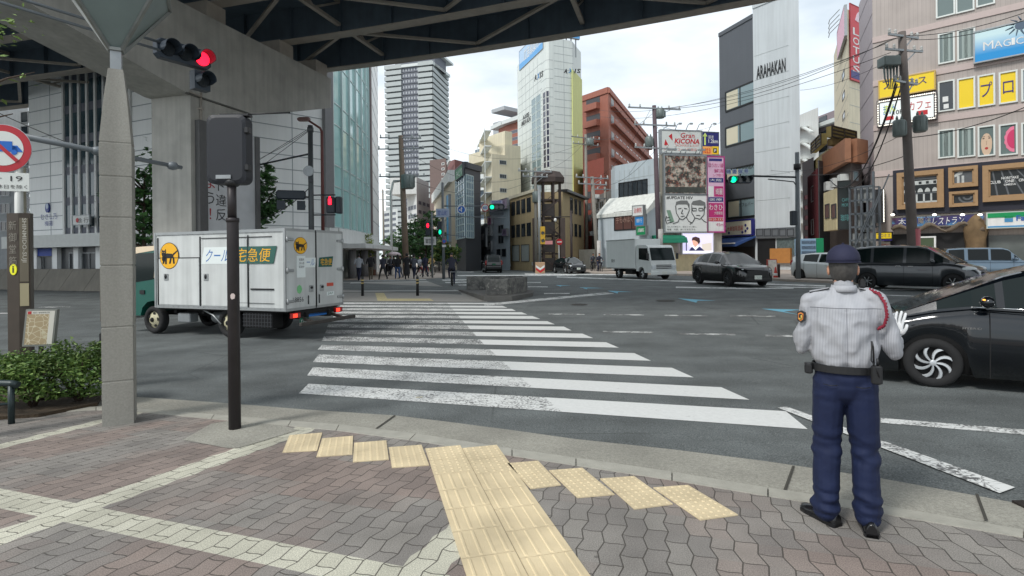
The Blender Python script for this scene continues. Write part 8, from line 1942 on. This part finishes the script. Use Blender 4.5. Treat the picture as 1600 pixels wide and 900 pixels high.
p=P(505,400,30);zt=P(505,200,30).z;T=thing('street_lamp','rust-brown street lamp with flat head near the grey signal pole','street lamp',(p.x,p.y,0));RB=mat('rust_brown',(110,62,58),.5)
q=P(480,187,30);b=MB();b.tube([(0,0,0),(0,0,zt-.2),(-.1,0,zt),(q.x-p.x,0,q.z)],[.1,.08,.06,.05],8);b.build('pole',RB,T);b=MB();b.bbox(q.x-p.x-.5,q.x-p.x+.15,-.15,.15,q.z-.08,q.z+.12,.05);b.build('lamp_head',mat('lamp_head_pink',(150,120,116),.5),T)
UP=mat('pole_concrete',(134,130,122),.8,nz=.1,ns=3,streak=.1);INS=mat('insulator',(190,192,190),.4);TRF=mat('transformer_grey',(118,128,126),.5,.2,nz=.1)
def upole(label,pxb,pxt,pyt,Y,r=.19,arms=(),trans=(),col=UP,name='utility_pole',band=None,zb=0):
 a=P(pxb,400,Y);t=P(pxt,pyt,Y);T=thing(name,label,'utility pole',(a.x,a.y,zb));b=MB();b.tube([(0,0,0),(t.x-a.x,0,t.z-zb)],[r,r*.72],12);b.build('pole',col,T)
 for(z_,w_,yaw)in arms:
  b=MB();zz=H-ray(pxt,z_)[1]*Y-zb;xo=(t.x-a.x)*(zz/(t.z-zb));dx,dy=cos(yaw)*w_,sin(yaw)*w_
  b.beam((xo-dx,-dy-.1,zz),(xo+dx,dy-.1,zz),.09,.09,0);b.beam((xo,-.1,zz-.6),(xo+dx*.6,dy*.6-.1,zz-.05),.04,.04,0)
  for k in(-.95,-.55,.55,.95):b.lathe([(.05,0),(.07,.06),(.04,.1),(.07,.14),(.03,.22)],8,(xo+dx*k,dy*k-.1,zz+.04),m=1)
  b.build('crossarm',[STEEL,INS],T)
 for(px_,py_,w_,h_)in trans:
  q=P(px_,py_,Y);b=MB();cx=q.x-a.x;cz=q.z-zb;b.lathe([(w_*.85,cz-h_),(w_,cz-h_+.05),(w_,cz+h_-.06),(w_*.8,cz+h_)],14,(cx,-.05,0))
  for k in range(6):an=k*pi/3;b.box(cx+w_*cos(an)-.02,cx+w_*cos(an)+.06*cos(an)+.02,-.05+w_*sin(an)-.02,-.05+w_*sin(an)+.02,cz-h_*.8,cz+h_*.7)
  for k in(-1,1):b.lathe([(.04,cz+h_),(.06,cz+h_+.08),(.02,cz+h_+.2)],8,(cx+k*w_*.4,-.05,0))
  b.beam((cx,-.05,cz-.1),(0+(t.x-a.x)*(cz/(t.z-zb)),0,cz-.1),.08,.08)
  b.build('transformer',TRF,T)
 if band:b=MB();z0_,z1_=[H-ray(pxb,v)[1]*Y-zb for v in band];b.tube([(0,0,z0_),(0,0,z1_)],r*1.15,12);b.build('base_sleeve',mat('sleeve_pale',(190,186,182),.6,nz=.1),T)
 return T
C1=upole('tall concrete utility pole with two transformers before the mauve-brown block',1429,1409,50,26,.225,arms=((58,.9,.3),(80,1.0,.2),(130,.8,.4)),trans=((1404,201,.27,.38),(1436,194,.27,.38)),col=mat('pole_brownish',(112,104,100),.8,nz=.12,ns=3,streak=.12))
q0=P(1429,400,26);q=P(1389,98,26);b=MB();x,z=q.x-q0.x,q.z;b.bbox(x-.38,x+.38,-.3,.3,z-.2,z+.25,.04)
for k in range(5):b.tube([(x-.3+k*.15,-.1,z-.15),(x-.28+k*.14,-.12,z-.75),(x-.1+k*.05,-.1,z-1.25)],[.05,.035,.015],6)
b.beam((x,0,z+.2),(P(1411,92,26).x-q0.x,0,z+.4),.08,.08);b.build('switch_box',TRF,C1)
b=MB();q=P(1425,378,26);b.lathe([(.235,q.z-.9),(.235,q.z+.6)],12);b.build('warning_wrap',mat('wrap_pinkish',(170,90,96),.6),C1)
C2=upole('timber-toned utility pole with double crossarms in front of the pachinko sign',1031,1022,165,38,.19,arms=((170,1.9,.2),(196,1.5,.2),(232,1.6,.3)),trans=((1031,178,.3,.3),(1014,222,.25,.35)),col=mat('pole_purplish',(92,78,84),.8,nz=.12),band=(396,358))
C3=upole('tall timber-toned utility pole standing in the crowd on the avenue',635,626,212,44,.26,arms=((216,1.6,.1),(233,1.8,0),(276,1.8,0)),trans=((637,284,.5,.55),),col=mat('pole_tan',(128,112,98),.8,nz=.12,ns=3))
C4=upole('grey utility pole at the mouth of the side street',935,925,276,48,.2,arms=((278,1.6,.4),(288,1.4,.4)),band=(425,376))
C5=upole('slim dark utility pole with steel brackets deep in the side street',950,945,292,60,.17,arms=((296,1.5,.2),(310,1.5,.2),(330,1.2,.2)),trans=((940,352,.35,.5),))
C6=upole('thin utility pole beside the curved glass corner, far down the avenue',600,598,296,95,.2,arms=((300,1.4,0),(312,1.4,0)))
C7=upole('weathered pole at the red-brown block corner with bundled cables',917,915,210,64,.2,arms=((216,2.0,.5),(226,1.8,.5)),trans=((921,222,.4,.4),))
C8=upole('grey utility pole in front of the brown stair tower',838,836,262,51,.16,arms=((268,1.6,.3),(276,1.2,.3)),trans=((838,308,.35,.5),))
def slim(name,label,cat,px,top,Y,r,col,head=None,group=None,zb=.1):
 a=P(px,400,Y);zt=P(px,top,Y).z;T=thing(name,label,cat,(a.x,a.y,zb),0,group);b=MB();pts=[(0,0,0),(0,0,zt-zb)]
 if head:q=P(*head,Y);pts=[(0,0,0),(0,0,zt-zb-.5),((q.x-a.x)*.3,0,q.z-zb-.1),(q.x-a.x,0,q.z-zb)]
 b.tube(pts,[r]*len(pts),8);b.build('pole',col,T)
 if head:b=MB();x=q.x-a.x;b.bbox(x-.4,x+.3,-.12,.12,q.z-zb-.06,q.z-zb+.08,.03);b.build('lamp_head',STEEL,T)
 return T,a
slim('street_lamp','white curved street lamp left of the timber-toned pole on the avenue','street lamp',612,292,46,.1,WHITE,(622,283))
slim('street_lamp','pale slender street lamp along the avenue right of the gantry','street lamp',729,345,60,.07,STEEL,(734,341))
slim('street_lamp','short pyramid-topped granite lamp beside the curved glass corner','street lamp',541,356,40,.12,GRAN)
T,a=slim('street_lamp','dark brown street lamp with a left-hand arm beside the stair tower','street lamp',893,329,47,.1,mat('lamp_brown',(54,44,44),.5));b=MB();q=P(862,339,47);b.tube([(0,0,q.z-.1),(q.x-a.x,0,q.z-.1)],.04,6);b.build('arm',BLACK,T);b=MB();ellip(b,(q.x-a.x+.3,0,q.z-.35),(.13,.13,.16),8);b.build('globe',WHITE,T)
T,a=slim('signal_pole','grey pole with yellow pedestrian signal before the brown stair tower','traffic light',843.5,290,48,.13,STEEL);b=MB();q=P(846,368,48)
b.bbox(q.x-a.x-.1,q.x-a.x+.3,-.3,-.1,q.z-.75-.1,q.z+.75-.1,.02);b.build('yellow_housing',mat('signal_yellow',(206,164,50),.5),T)
for dz in(-.35,.3):b=MB();fr=frame_fn((a.x+q.x-a.x+.1,a.y-.3,q.z-.1),(1,0,0),(0,-1,0));hooded(b,fr,0,dz,.13,None,.15);b.build('lens_with_hood',[BLACK,LENSD],T,local=False)
slim('sign_post','thin white post with red no-entry disc before the stair tower','road sign',873.5,375,50,.05,WHITE)
q=P(874,378,49.7);b=MB();b.lathe([(.28,-.02),(.28,.02)],20,tuple(q),'y',0);b.box(q.x-.2,q.x+.2,q.y-.04,q.y-.02,q.z-.05,q.z+.05,1);b.build('no_entry_disc',[RED,WHITE],label='red no-entry disc at the foot of the stair tower',cat='road sign')
q=P(857,379,49.7);b=MB();b.box(q.x-.36,q.x+.36,q.y-.03,q.y,q.z-.16,q.z+.16);b.build('warning_plate',mat('plate_pinkish',(220,150,150),.5),label='small pink-white plate hung on the stair tower',cat='sign')
p=P(1247,400,29);zt=P(1247,238,29).z;T=thing('signal_pole','galvanised signal pole with a long left arm before the light grey wall','mast',(p.x,p.y,.15))
b=MB();b.lathe([(.12,0),(.1,zt-.15)],14);b.lathe([(.17,6.0-.2),(.17,6.3-.2)],14,m=1);b.build('pole',[SIGG,BLACK],T)
b=MB();qa,qb=P(1176,275,29),P(1247,277,29);b.tube([tuple(qb),tuple(qa)],.05,8);b.tube([tuple(P(1246,293,29)),tuple(P(1240,284,29)),tuple(P(1200,280,29))],.03,6);b.build('arm',mat('arm_dark',(50,54,58)),T,local=False)
for z_ in(324,346):pass
q=P(1157,280.5,28.8);fr=frame_fn(q,(1,-.05,0),(-.05,-1,0));vsignal('vehicle_signal','overhead traffic signal lit green before the slate building',fr,3,0,GRNL,.37,.15,body=mat('signal_body',(1,1,1)))
q=P(1152,268,28.8);sgn=thing('signal_name_plate','four pale square plates above the green signal, blue characters','sign',q);fr=frame_fn(q,(1,-.05,0),(-.05,-1,0))
for i,ch in enumerate('時差信号'):
 b=MB();x=(i-1.5)*.29;b.loft([[fr(x+u_,v_,d)for u_,v_ in((-.12,-.13),(.12,-.13),(.12,.13),(-.12,.13))]for d in(0,.02)]);b.build('plate',mat('plate_paleblue',(190,205,215),.5),sgn,local=False);text(ch,fr,x-.1,x+.1,-.1,.1,mat('plate_blue_ink',(60,80,170),.5),sgn,.03)
q=P(1240,340,28.9);b=MB();b.bbox(q.x-.14,q.x+.1,q.y-.15,q.y+.15,q.z-.4,q.z+.35,.03);b.tube([(q.x,q.y,q.z+.3),(p.x,p.y,q.z+.3)],.03,6);b.tube([(q.x,q.y,q.z-.35),(p.x,p.y,q.z-.35)],.03,6);b.build('side_signal',SIGB,T,local=False)
Yg=37;p=P(693,400,Yg);T=thing('sign_gantry','grey kerb pole with long thin arms carrying signs over the avenue','gantry',(p.x,p.y,.2));b=MB();b.tube([(0,0,0),(-.02,0,P(692,290,Yg).z)],[.1,.08],10);b.build('pole',SIGG,T)
b=MB()
for y0,y1 in((322,322),(338,340)):b.tube([tuple(P(693,y0,Yg)),tuple(P(790,y1,Yg))],.035,6)
b.tube([tuple(P(693,366,Yg)),tuple(P(728,370,Yg))],.03,6);b.tube([tuple(P(676,339,Yg)),tuple(P(693,338,Yg))],.04,6);b.build('arm',SIGG,T,local=False)
def flat(name,label,rc,Y,m,tx=None,tm=None,cat='sign',parent=None):
 x0,y0,x1,y1=rc;A_,B_=P(x0,y1,Y),P(x1,y0,Y);fr=frame_fn((A_.x,Y,A_.z),(1,0,0),(0,-1,0));w_,h_=B_.x-A_.x,B_.z-A_.z;T_=thing(name,label,cat,((A_.x+B_.x)/2,Y,A_.z))
 b=MB();b.loft([[fr(x,z,d)for x,z in((0,0),(w_,0),(w_,h_),(0,h_))]for d in(0,.06)]);b.build('panel',m,T_,local=False)
 if tx:text(tx,fr,w_*.12,w_*.88,h_*.2,h_*.8,tm,T_,.075)
 return T_,fr
flat('place_name_sign','pale blue place name plate on the avenue gantry',(681.5,326,702,339.5),Yg-.2,mat('plate_lavender',(170,184,208),.5),'堂山町',mat('plate_blue_ink',(60,80,170)))
def disc(name,label,px,py,r_px,Y,rim,face,extra=None,cat='road sign'):
 q=P(px,py,Y);r_=r_px/F*Y;fr=frame_fn(q,(1,0,0),(0,-1,0));b=MB()
 for rr,d,m_ in((1,0,0),(.78 if rim is not face else.9,.02,1)):b.loft([[fr(r_*rr*cos(2*pi*k/26),r_*rr*sin(2*pi*k/26),dd)for k in range(26)]for dd in(d,d+.02)],m=m_)
 T_=thing(name,label,cat,q);b.build('disc',[rim,face],T_,local=False);return T_,fr,r_
T_,fr,r_=disc('blue_arrow_sign','round blue sign with two white arrows on the avenue gantry',721,327.5,7,Yg-.2,WHITE,mat('sign_blue',(20,100,190)))
b=MB()
for pts in([(-.05,-.55),(.1,-.55),(.1,.2),(.25,.2),(.02,.6),(-.2,.2),(-.05,.2)],[(-.05,-.3),(-.05,-.05),(-.4,.05),(-.42,.2),(-.6,-.1),(-.3,-.3),(-.33,-.15)]):b.loft([[fr(x*r_,z*r_,d)for x,z in pts]for d in(.04,.05)])
b.build('arrow',WHITE,T_,local=False)
T_,fr,r_=disc('speed_limit_sign','round 60 speed limit sign beside the green signal on the gantry',758,324.5,6.2,Yg-.2,mat('sign_red',(178,36,48)),mat('sign_face',(1,1,1)));text('60',fr,-r_*.5,r_*.5,-r_*.35,r_*.35,mat('sign_blue',(1,1,1)),T_,.05,bold=.02)
q=P(776,323.5,Yg-.2);fr=frame_fn(q,(1,0,0),(0,-1,0));vsignal('vehicle_signal','gantry traffic signal lit green beside the 60 sign',fr,3,0,GRNL,.3,.13,hood=.16)
flat('arrow_signal_bar','dark unlit arrow signal bar under the gantry green light',(765,330,787,336),Yg-.2,SIGB,cat='traffic light');flat('signal_name_plate','pale violet name plate above the gantry green light',(766,313,785,318),Yg-.2,mat('plate_violet',(176,176,200),.5),'堂山町南',mat('plate_blue_ink',(1,1,1)))
for i,(px_,lit,lb)in enumerate(((669,REDL,'small red pedestrian light on its own grey pole at the far kerb'),(688,GRNL,'small green pedestrian light on the avenue kerb pole'))):
 q=P(px_,356,39);T_=thing('pedestrian_signal',lb,'traffic light',(q.x,q.y,.2));b=MB()
 b.bbox(-.16,.16,-.2,.1,q.z-.75,q.z+.25,.03);b.build('housing',SIGB,T_);b=MB();ellip(b,(0,-.21,q.z-(.05 if i==0 else.5)),(.09,.03,.16),8);b.build('lit_figure',lit,T_)
 b=MB();b.tube([(.25,.05,0),(.25,.05,q.z+.9)]if i==0 else[(0,0,q.z),(.3,0,q.z)],.07 if i==0 else.03,8);b.build('pole',SIGG,T_)
T_,fr,r_=disc('no_parking_sign','round blue-red no parking sign low on the gantry pole',694,377,3.4,Yg-.15,mat('sign_red',(1,1,1)),mat('sign_blue',(1,1,1)));flat('sub_plate','small white plate under the no parking sign',(691,382.5,697,386),Yg-.15,WHITE)
flat('kerb_panel','white framed panel beside the red pedestrian light',(663,370,681,383),40,WHITE,'御堂筋',DG)
b=MB();A_,B_=G(722,411.5),G(846,425);n_=14;T=thing('guardrail','white guardrail on black posts dividing the avenue','guardrail',A_)
b.beam((A_.x,A_.y,A_.z+.72),(B_.x,B_.y,B_.z+.72),.06,.32);b.build('rail',mat('rail_white',(196,198,196),.5,nz=.08),T,local=False)
for k in range(n_+1):q=A_.lerp(B_,k/n_);b=MB();b.lathe([(.06,0),(.06,.75)],8,(q.x,q.y+.05,q.z));b.build('post',BLACK,T,local=False)
b=MB();A_,B_=G(905,421),G(951,421.5);T=thing('white_fence','low white hoarding fence behind the waiting cyclists','fence',A_)
for k in range(6):q,r_=A_.lerp(B_,k/6),A_.lerp(B_,(k+.97)/6);b.beam((q.x,q.y,1.3),(r_.x,r_.y,1.3),.06,2.1)
b.build('panel',mat('hoarding_white',(205,206,200),.6,nz=.08),T,local=False)
b=MB();A_,B_=G(679,426),G(693,428.5);T=thing('kerb_fence','short dark kerb railing between the kerb pole and the yellow-shirted person','fence',A_)
for k in range(9):q=A_.lerp(B_,k/8);b.tube([(q.x,q.y,.2),(q.x,q.y,1.25)],.03,6)
b.beam((A_.x,A_.y,1.25),(B_.x,B_.y,1.25),.06,.06);b.build('railing',DKGREY,T,local=False)
q=G(844,427.5);T=thing('striped_barrier','orange roadworks barrier box with red and white chevrons by the guardrail end','barrier',q);b=MB();b.bbox(-.4,.4,-.25,.25,0,.95,.03,0);b.build('box',mat('barrier_orange',(178,146,116),.6),T)
b=MB()
for k in range(2):b.loft([[(x*.9,-.26-d,z+.32+k*.22)for x,z in((-.4,0),(0,-.25),(.4,0),(.4,.18),(0,-.07),(-.4,.18))]for d in(0,.01)],m=k)
b.build('chevron',[RED,WHITE],T)
for i,(px_,lb)in enumerate(((1212,'red traffic cone beside the black crossover bonnet'),)):
 q=G(px_,437);T=thing('traffic_cone',lb,'traffic cone',q);b=MB();b.bbox(-.2,.2,-.2,.2,0,.03,.005);b.lathe([(.15,.03),(.03,.7)],14);b.build('cone',mat('cone_red',(200,60,50),.5),T);b=MB();b.lathe([(.118,.22),(.092,.36)],14);b.build('band',WHITE,T)
q=G(1217,437);b=MB();b.lathe([(.07,0),(.07,.8),(.05,.85)],12,tuple(q));b.build('bollard',mat('bollard_brown',(60,46,42),.5),label='dark brown bollard between the cone and the menu stand',cat='bollard')
q=G(1206,433);T=thing('menu_stand','white and red A-frame menu board outside the light grey wall','sign',q);b=MB();b.hexa([(-.3,-.2,0),(.3,-.2,0),(.3,.2,0),(-.3,.2,0),(-.3,-.03,1.1),(.3,-.03,1.1),(.3,.03,1.1),(-.3,.03,1.1)]);b.build('board',mat('menu_red',(150,60,50),.5),T)
b=MB();b.hexa([(-.25,-.225,.15),(.25,-.225,.15),(.25,-.21,.15),(-.25,-.21,.15),(-.25,-.065,1.05),(.25,-.065,1.05),(.25,-.05,1.05),(-.25,-.05,1.05)]);b.build('menu_sheet',mat('menu_sheet',(196,190,180),.6,nz=.25,ns=8),T)
A_=P(1263,385,34.5);T=thing('vending_machine','pale blue vending machine with green side in the side street','vending machine',(A_.x,A_.y,.25));x1,z1=P(1278,372,34.5).x-A_.x,P(1263,373,34.5).z-.25
b=MB();b.bbox(-.45,x1-.1,0,.8,0,z1,.02,0);b.build('cabinet',mat('vending_blue',(150,180,205),.4),T)
b=MB();b.bbox(x1-.1,x1+.35,-.02,.8,0,z1+.02,.02);b.build('green_side',mat('vending_green',(0,140,90),.5),T)
b=MB()
for k in range(4):b.box(-.4,x1-.15,-.03,0,z1-.3-k*.32,z1-.12-k*.32)
b.build('shelf_display',mat('vending_display',(90,110,130),.3,nz=.4,ns=14),T)
q=G(572,431);b=MB();b.bbox(q.x-.7,q.x+.7,q.y,q.y+.4,q.z,q.z+.5,.03);b.build('planter_box',mat('planter_terracotta',(120,80,66),.8,nz=.2,ns=6),label='low terracotta planter behind the walkers near the glass corner',cat='planter')
WIRE=mat('wire_black',(30,32,34),.6)
def wire(label,a,c_,sag=.4,r=.012,n_=14):
 A_,B_=P(*a),P(*c_);pts=[A_.lerp(B_,k/n_)-Vector((0,0,sag*4*(k/n_)*(1-k/n_)))for k in range(n_+1)];b=MB();b.tube(pts,r,5);b.build('overhead_wire',WIRE,label=label,cat='wire',group='overhead wires')
Yp=26
for i,(a,c_,sg_,r_)in enumerate((((1385,68,Yp),(936,172,60),1.2,.014),((1392,82,Yp),(936,182,60),1.2,.014),((1400,90,Yp),(1250,141,42),.3,.012),((1396,60,Yp),(1030,170,38),.8,.014),((1400,130,Yp),(1300,285,40),2.0,.03),((1402,132,Yp),(1296,280,42),2.2,.03),((1408,135,Yp),(1320,290,38),1.6,.03),((1420,205,Yp),(1200,265,48),.8,.012),((1422,215,Yp),(1640,150,22),.3,.02),((1412,56,Yp),(1700,-20,18),.4,.014),((1414,62,Yp),(1700,-5,18),.4,.014),((1424,240,Yp),(1252,272,44),.4,.02))):
 wire(f'{["highest thin", "second thin", "short thin", "long upper", "thick left", "thick looping", "thick right-hand", "low thin", "rightward drooping", "rising upper right", "rising lower right", "lowest level"][i]} cable leaving the pole with two transformers',a,c_,sg_,r_)
for i,(a,c_,sg_)in enumerate((((1028,170,38),(918,214,64),1.0),((1016,172,38),(926,282,48),.8),((1034,198,38),(1128,190,46),.5),((1028,198,38),(950,300,60),.8),((1026,232,38),(930,290,48),.8),((1028,170,38),(1400,60,26),.6))):wire(f'{["upper", "steep left", "short right", "middle", "lower", "long right"][i]} cable from the pole before the pachinko sign',a,c_,sg_)
for i,(a,c_,sg_)in enumerate((((838,268,51),(918,216,64),.8),((838,270,51),(630,233,44),1.6),((838,278,51),(630,276,44),1.4),((915,222,64),(700,232,60),1.5),((700,335,60),(838,300,51),.8))):wire(f'{["short upper", "upper avenue", "lower avenue", "faint long", "low sagging"][i]} cable crossing in front of the stair tower and avenue',a,c_,sg_)
wire('straight cable crossing the white hall facade from the left edge',(-20,168,30),(236,268,30),.2,.02);wire('thin cable running down from the round-tree side arm',(400,250,30),(487,200,25.5),.1,.012)
wire('cable sloping over the white hall right of the pier',(395,345,27),(487,290,25.5),.3,.02)
